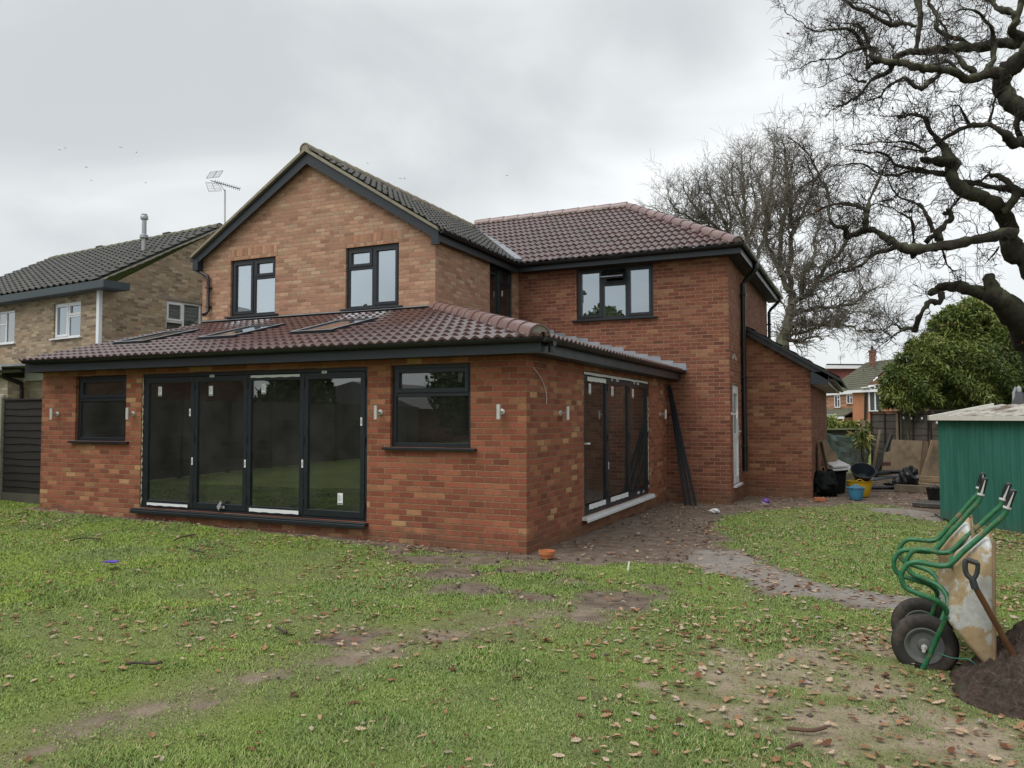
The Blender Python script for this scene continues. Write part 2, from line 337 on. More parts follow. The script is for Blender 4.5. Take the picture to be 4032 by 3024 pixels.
# ------------------------------------------------------------------ builders
def wall(fm, a0, a1, z0, z1, holes, name, mat, parent, top=None, depth=.13, back=.28, inner=None):
    """a wall face with openings, reveals and an inner face; top(a) gives a sloping head"""
    A = sorted({a0, a1, *[h[0] for h in holes], *[h[1] for h in holes]}); Z = sorted({z0, z1, *[h[2] for h in holes], *[h[3] for h in holes]})
    m = MB()
    for i in range(len(A)-1):
        for j in range(len(Z)-1):
            ca, cz = (A[i]+A[i+1])/2, (Z[j]+Z[j+1])/2
            if any(h[0] < ca < h[1] and h[2] < cz < h[3] for h in holes): continue
            m.quad(fm(A[i], 0, Z[j]), fm(A[i+1], 0, Z[j]), fm(A[i+1], 0, Z[j+1]), fm(A[i], 0, Z[j+1]))
    if top: m.quad(*[fm(a, 0, z) for a, z in top])
    for h in holes:
        q = [(h[0], h[2]), (h[1], h[2]), (h[1], h[3]), (h[0], h[3])]
        for k_ in range(4):
            (p, r), (s_, t_) = q[k_], q[(k_+1) % 4]
            m.quad(fm(p, 0, r), fm(s_, 0, t_), fm(s_, -depth, t_), fm(p, -depth, r))
    o = m.build(name, mat, parent, recalc=False)
    if inner:
        m = MB()
        for i in range(len(A)-1):
            for j in range(len(Z)-1):
                ca, cz = (A[i]+A[i+1])/2, (Z[j]+Z[j+1])/2
                if any(h[0] < ca < h[1] and h[2] < cz < h[3] for h in holes): continue
                m.quad(fm(A[i], -back, Z[j]), fm(A[i+1], -back, Z[j]), fm(A[i+1], -back, Z[j+1]), fm(A[i], -back, Z[j+1]))
        for h in holes:
            q = [(h[0], h[2]), (h[1], h[2]), (h[1], h[3]), (h[0], h[3])]
            for k_ in range(4):
                (p, r), (s_, t_) = q[k_], q[(k_+1) % 4]
                m.quad(fm(p, -depth, r), fm(s_, -depth, t_), fm(s_, -back, t_), fm(p, -back, r))
        m.build('inner_wall', inner, parent, recalc=False)
    return o

def window(fm, a0, a1, z0, z1, cells, parent, mat, gl, sillmat=None, set_in=.05, fw=.055, sill=True, label=None, mull=.06, casement=.05, sill_out=.07, name='window'):
    """cells: list of (a-fraction 0, 1, z-fraction 0, 1, opening?) panes; the frame is the part, panes and sill are its pieces"""
    m = MB(); d1, d0 = -set_in, -set_in-.07; g = []
    m.box(a0, a0+fw, d0, d1, z0, z1, fm).box(a1-fw, a1, d0, d1, z0, z1, fm).box(a0+fw, a1-fw, d0, d1, z0, z0+fw, fm).box(a0+fw, a1-fw, d0, d1, z1-fw, z1, fm)
    A0, A1, Z0, Z1 = a0+fw, a1-fw, z0+fw, z1-fw
    for fa0, fa1, fz0, fz1, op in cells:
        p0, p1, q0, q1 = A0+(A1-A0)*fa0, A0+(A1-A0)*fa1, Z0+(Z1-Z0)*fz0, Z0+(Z1-Z0)*fz1
        h = mull/2
        if fa1 < .99: m.box(p1-h, p1+h, d0+.002, d1-.002, q0, q1, fm)
        if fz1 < .99: m.box(p0, p1, d0+.004, d1-.004, q1-h, q1+h, fm)
        p0 += h*(fa0 > .01); p1 -= h*(fa1 < .99); q0 += h*(fz0 > .01); q1 -= h*(fz1 < .99)
        if op:                                                # an opening light has its own sash, proud of the frame
            c = casement; e0, e1 = d0+.01, d1+.014; z_ = .008
            m.box(p0-z_, p0+c, e0, e1, q0-z_, q1+z_, fm).box(p1-c, p1+z_, e0, e1, q0-z_, q1+z_, fm).box(p0+c, p1-c, e0, e1, q0-z_, q0+c, fm).box(p0+c, p1-c, e0, e1, q1-c, q1+z_, fm)
            p0 += c; p1 -= c; q0 += c; q1 -= c
        g.append((p0, p1, q0, q1))
    w = m.build(name, mat, parent, bevel=.004)
    for p0, p1, q0, q1 in g:
        if gl is not None: MB().box(p0-.004, p1+.004, d0+.03, d0+.042, q0-.004, q1+.004, fm).build('pane', gl, w)
    if sill:
        s_ = MB().box(a0-.09, a1+.09, -set_in-.03, sill_out, z0-.035, z0-.002, fm).build('sill', sillmat or mat, w, bevel=.005)
    if label: w['label'] = label
    return w

def roof_slope(O, e, s, width, length, name, mat, parent, gauge=.335, period=.15, amp=.032, clips=(), lift=.036, res=8, flat=False, base=None):
    """interlocking roll tiles laid course by course up a slope: O lower corner, e along the eave, s up the slope"""
    O, e, s = (np.array(q, float) for q in (O, e, s)); n = np.cross(e, s); n /= np.linalg.norm(n)
    if n[2] < 0: n = -n
    nc = max(2, int(width/period*res)); w = np.linspace(0, width, nc+1)
    ph = (w/period) % 1.
    if flat: prof = amp*np.clip(1.6*(.5+.5*np.cos(2*PI*ph))-.5, 0, 1)
    else: prof = amp*(.5+.5*np.cos(2*PI*ph))**.85
    V = []; F = []; T = []; b = 0; k = 0; tile = np.floor(w/(2*period)).astype(int)
    while k*gauge < length-.02:
        s0 = k*gauge; s1 = min(s0+gauge+.05, length)
        rj = RNG.random(tile.max()+2); j = (rj[tile]-.5)*.007
        lo = prof+lift+j; hi = prof+.004+j*.3
        st = s0+(RNG.random(tile.max()+2)[tile]-.5)*.008
        for ss, hh in ((st, lo-.034), (st, lo), (np.full_like(w, (s0*.45+s1*.55)), lo*.45+hi*.55), (np.full_like(w, s1), hi)):
            V.append(O+np.outer(w, e)+np.outer(ss, s)+np.outer(hh, n)); T.append(rj[tile])
        i = np.arange(nc)
        for r in range(3):
            F.append(np.stack([b+r*(nc+1)+i, b+r*(nc+1)+i+1, b+(r+1)*(nc+1)+i+1, b+(r+1)*(nc+1)+i], 1))
        b += 4*(nc+1); k += 1
    V = np.concatenate(V); F = np.concatenate(F); T = np.concatenate(T)
    if np.cross(V[F[5][1]]-V[F[5][0]], V[F[5][3]]-V[F[5][0]])@n < 0 and False: F = F[:, ::-1]
    o = np_mesh(name, V, F, mat, parent, True, {'tile': T})
    if clips:
        me = o.data; bm = bmesh.new(); bm.from_mesh(me); off = wloc(o)
        for P, nn in clips:
            bmesh.ops.bisect_plane(bm, geom=bm.verts[:]+bm.edges[:]+bm.faces[:], plane_co=Vector(np.array(P)-off), plane_no=Vector(nn), clear_outer=True)
        bm.to_mesh(me); bm.free()
    try: o.data.set_sharp_from_angle(angle=math.radians(42))
    except Exception: pass
    return o

def cap_run(p, q, name, mat, parent, r=.12, step=.42, up=(0, 0, 1), mortar=True, endcap=True, arc=PI, n=12, drop=.0):
    """half-round ridge or hip tiles laid end to end, bedded in mortar"""
    p, q, up = (np.array(x, float) for x in (p, q, up)); L = np.linalg.norm(q-p); d = (q-p)/L; a = np.cross(d, up); a /= np.linalg.norm(a); b = np.cross(a, d)
    m = MB(); k = max(1, int(round(L/step))); stp = L/k
    for i in range(k):
        s0, s1 = i*stp, (i+1)*stp+.03
        V = []
        for s_, rr in ((s0, r+.012), (s0+.04, r+.010), (s1, r-.004)):
            for rad in (rr, rr-.02):
                V += [p+d*s_+rad*(math.cos(t_)*a+math.sin(t_)*b)-b*drop for t_ in np.linspace(PI/2-arc/2, PI/2+arc/2, n+1)]
        N = n+1; F = []
        for j in range(n):
            for r0 in (0, 2): F.append((r0*N+j, r0*N+j+1, (r0+2)*N+j+1, (r0+2)*N+j))
            F.append((j, N+j, N+j+1, j+1))
        m.add(V, F)
    o = m.build(name, mat, parent, smooth=True, recalc=True)
    if mortar:
        m = MB(); nn = 60
        for sg in (-1, 1):
            V = []
            for i in range(nn+1):
                c = p+d*L*i/nn; j = .012*math.sin(i*2.9+sg)+.010*math.sin(i*7.1)
                V += [c+sg*a*(r-.03)+b*(.075-drop), c+sg*a*(r+.015+j*.6)-b*(.04+drop), c+sg*a*(r-.04)-b*(.06+drop)]
            m.add(V, [(3*i+u_, 3*i+3+u_, 3*i+3+(u_+1) % 3, 3*i+(u_+1) % 3) for i in range(nn) for u_ in range(3)])
        m.build('bedding_mortar', MT['mortar'], o, recalc=True)
    if endcap:
        V = [p+d*.012+(r-.012)*(math.cos(t_)*a+math.sin(t_)*b)-b*drop for t_ in np.linspace(0, PI, n+1)]+[p+d*.012-a*(r-.012)-b*(.05+drop), p+d*.012+a*(r-.012)-b*(.05+drop)]
        MB().slab(V, d*.03).build('mortar_end', MT['mortar'], o)
    return o

def gutter(p, q, name, mat, parent, r=.056, out=None):
    """half-round gutter with brackets along p-q"""
    p, q = np.array(p, float), np.array(q, float); d = (q-p)/np.linalg.norm(q-p); a = np.cross(d, (0, 0, 1.)); b = np.array([0, 0, 1.]); n = 10
    prof = [(-math.cos(t)*r, -math.sin(t)*r) for t in np.linspace(0, PI, n+1)]+[(-math.cos(t)*(r-.006), -math.sin(t)*(r-.006)) for t in np.linspace(PI, 0, n+1)]
    m = MB(); N = len(prof)
    V = [c+a*x+b*z for c in (p, q) for x, z in prof]
    m.add(V, [(i, (i+1) % N, N+(i+1) % N, N+i) for i in range(N)])
    for c, s_ in ((p, 1), (q, -1)):
        m.slab([c+a*x+b*z for x, z in prof[:n+1]], d*s_*.006)
    L = np.linalg.norm(q-p)
    for i in range(1, int(L/.95)+1):
        c = p+d*min(L-.1, i*.95-.4); m.add([c+d*w_+a*x*1.08+b*z*1.08 for w_ in (-.02, .02) for x, z in prof[:n+1]], [(i_, i_+1, n+1+i_+1, n+1+i_) for i_ in range(n)])
    return m.build(name, mat, parent, smooth=True)
# ------------------------------------------------------------------ the house
GY, WY, GX, GL, WX = 3.542, 7.252, -3.322, -8.98, 1.27
H = thing('brick_house', 'red brick house with maroon tiled rear extension, dark windows and folding glass doors', 'house', (-3.5, 4, 0))
F0, FG, FW = faceY(0), faceY(GY), faceY(WY)
S0, SG, SW = faceX(0), faceX(GX), faceX(WX)
wL, wR, bF, bS = (-8.02, -6.85, 1.265, 2.31), (-1.94, -.757, 1.25, 2.315), (-6.51, -2.30, .25, 2.31), (2.10, 5.85, .20, 2.31)
g1, g2, gs, ww, sd = (-8.204, -7.02, 3.715, 4.88), (-5.30, -4.10, 3.70, 4.88), (5.78, 6.98, 3.74, 4.87), (-1.945, -.25, 3.73, 4.85), (7.63, 8.50, .25, 2.29)
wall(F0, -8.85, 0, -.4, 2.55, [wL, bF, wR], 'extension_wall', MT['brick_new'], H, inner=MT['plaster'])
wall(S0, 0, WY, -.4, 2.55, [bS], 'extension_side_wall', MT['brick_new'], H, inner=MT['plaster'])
wall(FG, GL, GX, 2.3, 4.97, [g1, g2], 'gable_wall', MT['brick_old'], H, top=[(GL, 4.97), (GX, 4.97), (-6.15, 6.78)], inner=MT['plaster_light'])
wall(SG, GY, WY, 2.3, 4.97, [gs], 'gable_side_wall', MT['brick_old'], H, inner=MT['plaster_light'])
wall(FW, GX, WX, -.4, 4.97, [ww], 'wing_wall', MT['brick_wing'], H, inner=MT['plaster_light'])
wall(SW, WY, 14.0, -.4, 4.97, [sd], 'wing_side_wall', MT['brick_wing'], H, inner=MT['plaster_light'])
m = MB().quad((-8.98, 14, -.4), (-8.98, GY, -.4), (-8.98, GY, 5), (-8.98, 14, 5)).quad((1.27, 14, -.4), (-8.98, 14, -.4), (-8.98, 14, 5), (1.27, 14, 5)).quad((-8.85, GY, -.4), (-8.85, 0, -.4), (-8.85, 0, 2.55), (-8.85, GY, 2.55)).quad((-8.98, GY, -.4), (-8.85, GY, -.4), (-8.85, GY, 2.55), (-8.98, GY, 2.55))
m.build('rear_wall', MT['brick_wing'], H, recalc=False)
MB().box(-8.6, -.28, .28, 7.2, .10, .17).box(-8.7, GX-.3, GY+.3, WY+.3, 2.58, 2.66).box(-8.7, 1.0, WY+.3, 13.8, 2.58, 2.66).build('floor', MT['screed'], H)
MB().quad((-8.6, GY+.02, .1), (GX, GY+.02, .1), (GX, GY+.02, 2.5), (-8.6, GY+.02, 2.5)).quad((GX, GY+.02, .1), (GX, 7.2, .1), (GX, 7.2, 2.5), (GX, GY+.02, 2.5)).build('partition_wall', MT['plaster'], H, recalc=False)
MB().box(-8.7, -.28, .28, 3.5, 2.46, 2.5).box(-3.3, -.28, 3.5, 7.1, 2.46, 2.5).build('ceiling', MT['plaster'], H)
# soldier courses over the gable windows
for w_ in (g1, g2):
    MB().box(w_[0]-.02, w_[1]+.05, -.004, .003, w_[3]+.004, w_[3]+.235, FG).build('brick_lintel', MT['brick_arch'], H)
# lean-to
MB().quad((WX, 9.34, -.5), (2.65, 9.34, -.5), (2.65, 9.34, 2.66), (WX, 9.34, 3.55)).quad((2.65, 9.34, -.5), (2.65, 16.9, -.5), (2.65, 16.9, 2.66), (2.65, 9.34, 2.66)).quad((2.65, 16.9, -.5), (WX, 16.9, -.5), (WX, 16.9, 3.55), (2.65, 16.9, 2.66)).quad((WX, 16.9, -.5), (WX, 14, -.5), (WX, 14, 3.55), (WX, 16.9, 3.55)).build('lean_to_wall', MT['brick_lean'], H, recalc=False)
so_ = np.array([-1.97, 0, 1.235]); Ls = np.linalg.norm(so_)
roof_slope((3.22, 9.20, 2.43), (0, 1, 0), so_/Ls, 7.8, Ls, 'lean_to_roof', MT['tile_old'], H, period=.15, amp=.028)
vb = [(1.29, 9.20, 3.49), (3.02, 9.20, 2.41), (3.02, 9.20, 2.53), (1.29, 9.20, 3.62)]
MB().slab(vb, (0, .03, 0)).build('verge_board', MT['black'], H)
MB().slab([(1.27, 9.12, 3.62), (3.26, 9.12, 2.375), (3.26, 9.12, 2.44), (1.27, 9.12, 3.69)], (0, .16, 0)).build('verge_tiles', MT['black'], H)
MB().box(2.66, 3.02, 9.20, 9.235, 2.33, 2.60).build('eaves_box', MT['fascia'], H, bevel=.004)
MB().box(2.66, 3.0, 9.24, 16.8, 2.345, 2.365).box(3.0, 3.025, 9.24, 16.8, 2.33, 2.5).build('lean_to_soffit', MT['white_dirty'], H)
gutter((3.09, 9.18, 2.44), (3.09, 16.8, 2.42), 'lean_to_gutter', MT['black'], H)

# ---- roofs
sl_ = .2670; nf = math.hypot(1, sl_)
hipout = (3.90, 3.68, 0)
roof_slope((-8.90, -.37, 2.535), (1, 0, 0), (0, 1/nf, sl_/nf), 9.27, 3.89*nf, 'extension_roof', MT['tile_new'], H, amp=.040, clips=[((.36, -.36, 2.5), hipout)])
s2 = np.array([-3.68, 0, 1.041]); l2 = np.linalg.norm(s2)
roof_slope((.37, -.36, 2.535), (0, 1, 0), s2/l2, 7.60, l2, 'extension_side_roof', MT['tile_new'], H, amp=.040, clips=[((.36, -.36, 2.5), tuple(-c for c in hipout))])
cap_run((.30, -.30, 2.60), (-3.36, 3.58, 3.635), 'hip_tiles', MT['ridge_new'], H, r=.125, step=.43, drop=.02)
sg_ = np.array([-2.98, 0, 1.87]); lg = np.linalg.norm(sg_)
val_out = np.array([3.67, 2.95, 0])
roof_slope((-3.17, 3.36, 4.99), (0, 1, 0), sg_/lg, 10.8, lg, 'gable_roof', MT['tile_old'], H, period=.20, amp=.042, flat=True, gauge=.32, clips=[((-3.05, 6.95, 5), tuple(val_out))])
roof_slope((-9.13, 14.2, 4.99), (0, -1, 0), (2.98/lg, 0, 1.87/lg), 10.8, lg, 'gable_far_roof', MT['tile_old'], H, period=.20, amp=.042, flat=True, gauge=.32)
cap_run((-6.15, 3.34, 6.875), (-6.15, 10.6, 6.90), 'ridge_tiles', MT['ridge_old'], H, r=.115, step=.4, mortar=True)
s3 = np.array([0, 3.69, 2.03]); l3 = np.linalg.norm(s3)
roof_slope((-6.25, 6.93, 5.0), (1, 0, 0), s3/l3, 7.9, l3, 'wing_roof', MT['tile_new'], H, amp=.040, clips=[((1.60, 6.93, 5), (3.69, 3.34, 0)), ((-3.3, 6.95, 5), tuple(-val_out))])
s4 = np.array([-3.34, 0, 2.03]); l4 = np.linalg.norm(s4)
roof_slope((1.61, 6.93, 5.0), (0, 1, 0), s4/l4, 7.4, l4, 'wing_side_roof', MT['tile_new'], H, amp=.040, clips=[((1.60, 6.93, 5), (-3.69, -3.34, 0)), ((1.60, 14.31, 5), (-3.69, 3.34, 0))])
cap_run((1.50, 7.03, 5.075), (-1.75, 10.62, 7.045), 'wing_hip_tiles', MT['ridge_new'], H, r=.125, step=.43, drop=.02)
cap_run((-1.75, 10.62, 7.045), (-6.1, 10.62, 7.045), 'wing_ridge_tiles', MT['ridge_new'], H, r=.12, step=.43, mortar=True, endcap=False)
MB().slab([(-6.15, 10.66, 6.98), (-1.75, 10.66, 6.98), (1.6, 14.31, 4.97), (-6.15, 14.31, 4.97)], (0, 0, -.04)).build('rear_roof', MT['tile_old'], H)
va, vc = np.array([-3.17, 6.93, 5.06]), np.array([-6.1, 10.58, 6.93])
MB().bar(va+(0, 0, .045), vc+(0, 0, .045), .17, .05).build('valley_lining', MT['lead'], H)

# ---- eaves: fascia, soffit, gutters
FA, SF, GU = MT['fascia'], MT['soffit'], MT['black']
MB().box(-8.86, .30, -.30, -.278, 2.385, 2.555).box(-8.86, -8.84, -.278, 0, 2.385, 2.55).box(.278, .30, -.278, WY-.003, 2.385, 2.555).box(-.012+.30, .308, -.308, -.27, 2.38, 2.56).build('fascia', FA, H)
MB().box(-8.84, .278, -.278, -.003, 2.395, 2.412).box(.003, .278, -.003, WY-.003, 2.395, 2.412).build('soffit', SF, H)
gutter((-8.80, -.362, 2.572), (.362, -.362, 2.556), 'gutter', GU, H); gutter((.362, -.362, 2.556), (.362, WY-.01, 2.575), 'gutter', GU, H)
MB().tube([(.365, -.1, 2.51), (.365, -.1, 2.40)], .034, 12).box(.32, .41, -.15, -.05, 2.475, 2.56).build('gutter_outlet', GU, H)
MB().box(-3.215, -3.19, 3.40, 6.95, 4.80, 4.985).box(-3.19, 1.57, 6.95, 6.973, 4.84, 4.995).box(1.548, 1.57, 6.973, 14.3, 4.82, 4.995).build('upper_fascia', FA, H)
MB().box(-3.319, -3.215, 3.45, 7.0, 4.855, 4.87).box(-3.2, 1.548, 6.973, WY-.003, 4.852, 4.87).box(1.273, 1.548, 7.2, 14.3, 4.852, 4.87).build('upper_soffit', SF, H)
gutter((-3.128, 3.42, 4.99), (-3.128, 6.95, 4.985), 'upper_gutter', GU, H); gutter((-3.12, 6.885, 4.99), (1.63, 6.885, 5.005), 'upper_gutter', GU, H); gutter((1.632, 6.885, 5.005), (1.632, 14.3, 4.985), 'upper_gutter', GU, H)
gutter((-9.15, 3.40, 4.97), (-9.15, 13.8, 4.96), 'upper_gutter', GU, H)
# gable bargeboards and verge
bw_ = .20
for x0, x1, nm in ((-9.10, -6.15, 'bargeboard'), (-3.20, -6.15, 'bargeboard')):
    MB().slab([(x0, 3.40, 4.955-.14), (x1, 3.40, 6.835-bw_-.03), (x1, 3.40, 6.835), (x0, 3.40, 4.985)], (0, .024, 0)).build(nm, FA, H)
    MB().slab([(x0+(x1-x0)*-.012, 3.335, 4.975), (x1, 3.335, 6.835), (x1, 3.335, 6.90), (x0+(x1-x0)*-.012, 3.335, 5.03)], (0, .17, 0)).build('verge_mortar', MT['ridge_old'], H)
MB().box(-9.12, -8.975, 3.392, 3.56, 4.73, 4.99).build('eaves_box', FA, H, bevel=.003); MB().box(-3.325, -3.18, 3.392, 3.45, 4.735, 4.995).build('eaves_box', FA, H, bevel=.003)
# flashings
MB().box(-9.0, GX-.1, GY-.012, GY-.003, 3.58, 3.668).slab([(-9.0, 3.37, 3.625), (-3.5, 3.37, 3.625), (-3.36, GY-.004, 3.65), (-9.0, GY-.004, 3.65)], (0, 0, .01)).box(GX+.003, GX+.012, GY, WY-.02, 3.60, 3.73).build('flashing', MT['lead'], H)
m = MB(); zr = lambda x: 2.555+(.36-x)*.2829+.03
for i in range(14):
    x1 = .44-i*.262; x0 = x1-.285; j = .012*math.sin(i*4.1)
    if x1 < -3.2: break
    m.slab([(x0, WY-.014-.004*(i % 2), zr(x0)), (x1, WY-.014-.004*(i % 2), zr(x1)), (x1-.02, WY-.014-.004*(i % 2), zr(x1)+.10), (x1-.03, WY-.014, zr(x0)+.085+j), (x0, WY-.014, zr(x0)+.10+j)], (0, .004, 0))
m.slab([(.42, WY-.16, zr(.42)+.012), (.42, WY-.01, zr(.42)+.03), (-3.3, WY-.01, zr(-3.3)+.03), (-3.3, WY-.16, zr(-3.3)+.012)], (0, 0, .008))
m.build('stepped_flashing', MT['lead'], H)

# ---- skylights
uy, uz = 1/nf, sl_/nf
def skylight(xc, w_, s0, s1, blind):
    zb = 2.535+.02
    def fm(a, d, s): return (a, -.37+s*uy-d*uz, zb+s*uz+d*uy)     # a along the eave, d off the roof, s up the slope
    a0, a1 = xc-w_/2, xc+w_/2; m = MB(); t = .055
    for q in ((a0, a0+t, s0, s1), (a1-t, a1, s0, s1), (a0+t, a1-t, s0, s0+t), (a0+t, a1-t, s1-t-.05, s1)): m.box(q[0], q[1], .0, .072, q[2], q[3], fm)
    o = m.build('skylight', MT['dark'], H, bevel=.004)
    MB().box(a0+t, a1-t, .05, .06, s0+t, s1-t-.05, fm).build('pane', MT['glass_roof'], o)
    MB().box(a0-.003, a1+.003, .072, .078, s0-.003, s0+.045, fm).box(a0-.004, a0+.045, .073, .079, s0+.045, s1, fm).box(a1-.045, a1+.004, .073, .079, s0+.045, s1, fm).build('cladding_trim', MT['lead'], o)
    if blind: MB().box(a0+t, a1-t, .02, .03, s0+t, s1-t-.05, fm).build('liner', MT['plaster_light'], o)
    return o
for i, xc in enumerate((-7.88, -5.88, -3.95)): skylight(xc, .78, 1.28, 2.55, True)

# ---- windows
DKF, GLO, GUP = MT['dark'], MT['glass_low'], MT['glass_up']
TOPHUNG = [(0, 1, .655, 1, True), (0, 1, 0, .655, False)]
o = window(F0, *wL, TOPHUNG, H, DKF, GLO); o['label'] = 'small dark window left of the folding doors'
o = window(F0, *wR, TOPHUNG, H, DKF, GLO); o['label'] = 'dark window right of the folding doors with a paper sticker'
MB().slab([F0(-.98, -.083, 2.085), F0(-.935, -.083, 2.075), F0(-.905, -.083, 2.20), F0(-.91, -.083, 2.215), F0(-.965, -.083, 2.215), F0(-.98, -.083, 2.16)], (0, -.003, 0)).build('sticker', MT['paper'], o)
window(FG, *g1, [(0, .5, 0, 1, True), (.5, 1, .68, 1, True), (.5, 1, 0, .68, False)], H, DKF, GUP)
window(FG, *g2, [(0, .5, .68, 1, True), (0, .5, 0, .68, False), (.5, 1, 0, 1, True)], H, DKF, GUP)
o = window(SG, *gs, [(0, .5, 0, 1, True), (.5, 1, .70, 1, True), (.5, 1, 0, .70, False)], H, DKF, GLO)
MB().box(6.34, 6.36, .0, .03, 4.22, 4.34, SG).build('handle', MT['steel'], o)
o = window(FW, *ww, [(0, .335, 0, 1, True), (.335, .665, .68, 1, 'gap'), (.335, .665, 0, .68, False), (.665, 1, 0, 1, True)], H, DKF, None); o['label'] = 'wide dark window whose middle top light is propped open'
a0, a1, z0, z1 = ww; A0, A1, Z0, Z1 = a0+.055, a1-.055, z0+.055, z1-.055; wq = A1-A0
for p0, p1, q0, q1 in ((A0+.04, A0+wq*.335-.07, Z0+.05, Z1-.05), (A0+wq*.335+.03, A0+wq*.665-.03, Z0, Z0+(Z1-Z0)*.68-.03), (A0+wq*.665+.07, A1-.04, Z0+.05, Z1-.05)):
    MB().box(p0, p1, -.09, -.078, q0, q1, FW).build('pane', GUP, o)
p0, p1 = A0+wq*.335+.02, A0+wq*.665-.02; zt = Z1-.02; hgt = (Z1-Z0)*.32; ang = math.radians(52); t = .05
def fo(a, d, s): return (a, WY+.05-d*math.cos(ang)-s*math.sin(ang), zt-s*math.cos(ang)+d*math.sin(ang)*.5)
m = MB()
for q in ((p0, p0+t, 0, hgt), (p1-t, p1, 0, hgt), (p0+t, p1-t, 0, t), (p0+t, p1-t, hgt-t, hgt)): m.box(q[0], q[1], -.03, .03, q[2], q[3], fo)
m.build('open_casement', DKF, o); MB().box(p0, p1, .031, .036, hgt-.045, hgt+.004, fo).box(p0, p1, -.036, -.031, hgt-.03, hgt+.004, fo).build('casement_glint', MT['lead'], o)  # pale strips added to imitate light catching the open sash
MB().box(p0+t, p1-t, -.006, .006, t, hgt-t, fo).build('pane', GUP, o)
for w_, n_ in ((g1, 2), (g2, 2)):
    MB().box(w_[0]+.2, w_[1]-.3, -.5, -.46, w_[2]+.25, w_[2]+.28, FG).box(w_[1]-.34, w_[1]-.31, -.5, -.46, w_[2], w_[2]+.28, FG).build('bed_rail', MT['white'], H)

# ---- folding doors
def folding_doors(fm, hole, edges, stickers, tapes, foam, label, sillmat, first_handle=None):
    a0, a1, z0, z1 = hole; m = MB(); fw = .055
    m.box(a0, a0+fw, -.11, -.03, z0, z1, fm).box(a1-fw, a1, -.11, -.03, z0, z1, fm).box(a0+fw, a1-fw, -.11, -.03, z1-fw, z1, fm).box(a0+fw, a1-fw, -.11, -.03, z0, z0+.035, fm)
    o = m.build('folding_door', DKF, H, bevel=.004); o['label'] = label
    for i in range(len(edges)-1):
        b0, b1 = edges[i]+.003, edges[i+1]-.003; st = .07; y0, y1 = -.095, -.022; q0, q1 = z0+.04, z1-fw-.004
        m = MB().box(b0, b0+st, y0, y1, q0, q1, fm).box(b1-st, b1, y0, y1, q0, q1, fm).box(b0+st, b1-st, y0, y1, q0, q0+.085, fm).box(b0+st, b1-st, y0, y1, q1-.085, q1, fm)
        for zz in (q0+.12, (q0+q1)/2, q1-.2): m.box(b1-.012, b1+.016, y1-.004, y1+.016, zz, zz+.11, fm)
        m.build('door_leaf', DKF, o, bevel=.003)
        MB().box(b0+st-.004, b1-st+.004, -.062, -.05, q0+.08, q1-.08, fm).build('pane', GLO, o)
    m = MB().box(a0-.10, a1+.03, -.10, .085, z0-.05, z0-.004, fm); m.box(a0-.10, a1+.03, .075, .095, z0-.075, z0-.03, fm); m.build('sill', sillmat, o, bevel=.004)
    for (a, z, w_, h_, d) in stickers:
        s_ = MB().box(a-w_/2, a+w_/2, d, d+.003, z-h_/2, z+h_/2, fm).build('sticker', MT['paper'], o)
        if h_ > .1 and w_ > .05:
            k_ = MB().box(a-w_/2+.006, a+w_/2-.006, d+.003, d+.0045, z-h_/2+.006, z-h_/2+.02, fm)
            for j in range(5): k_.box(a-w_*.36, a-w_*.36+w_*(.3+.09*(j*3 % 5)), d+.003, d+.0045, z+h_*(.28-.10*j)-.002, z+h_*(.28-.10*j)+.002, fm)
            k_.build('print', MT['ink'], o)
        elif h_ < .09: MB().box(a-w_*.32, a+w_*.25, d+.003, d+.0045, z-h_*.12, z+h_*.16, fm).build('print', MT['ink'], o)
        else: MB().box(a-w_*.15, a+w_*.15, d+.003, d+.0045, z-h_*.3, z+h_*.25, fm).build('print', MT['ink'], o)
    for (p0, p1, q0, q1) in tapes:
        m = MB(); n = 14
        V = [fm(p0+(p1-p0)*i/n, -.012+.004*math.sin(i*2.3), z) for i in range(n+1) for z in (q0+.004*math.sin(i*1.7), q1)]
        m.add(V, [(2*i, 2*i+2, 2*i+3, 2*i+1) for i in range(n)]); m.build('protective_tape', MT['paper'], o, recalc=False)
    for (a, q0, q1) in foam:
        n = int((q1-q0)/.04); pts = [fm(a+.006*math.sin(i*3.7)+.004*math.sin(i*1.3), -.025+.006*math.sin(i*2.1), q0+(q1-q0)*i/n) for i in range(n+1)]
        MB().tube(pts, [.006+.006*abs(math.sin(i*1.9)) for i in range(n+1)], 6).build('foam_seal', MT['foam'], o)
    return o
def sp(x, y, Y=-.0): p = onY(x/1.4747, 1200+y/1.4747, Y); return p[0], p[2]
st = [(*sp(930, 503, .05), .075, .145, -.05), (*sp(1225, 500, .05), .075, .145, -.05), (*sp(1531, 488, .05), .075, .145, -.05), (*sp(1976, 1127, .05), .085, .155, -.05)]
st += [(*sp(x, y, .02), .028, .11, -.0215) for x, y in ((1103, 625), (1115, 908), (1422, 922), (1755, 923), (2098, 678))]
st += [(*sp(x, y, .02), .085, .035, -.0215) for x, y in ((1231, 414), (1883, 391), (1290, 1175))]
fd = folding_doors(F0, bF, (-6.455, -5.43, -4.40, -3.375, -2.355), st, [(-4.33, -3.44, 2.205, 2.24), (-6.37, -5.52, .295, .335), (-4.33, -3.44, .295, .345)], [(-6.512, .3, 2.25), (-2.292, .35, .75)],
    'four tall glass folding doors on the rear wall with paper stickers', MT['dark'])
MB().slab([F0(-4.92, .01, .335), F0(-4.84, .05, .29), F0(-4.80, .03, .40), F0(-4.86, .0, .42)], (0, -.004, 0)).build('loose_film', MT['lead'], fd)
def sq(x, y, X=-.05): p = onX(2200+x/2.552, 1400+y/2.552, X); return p[1], p[2]
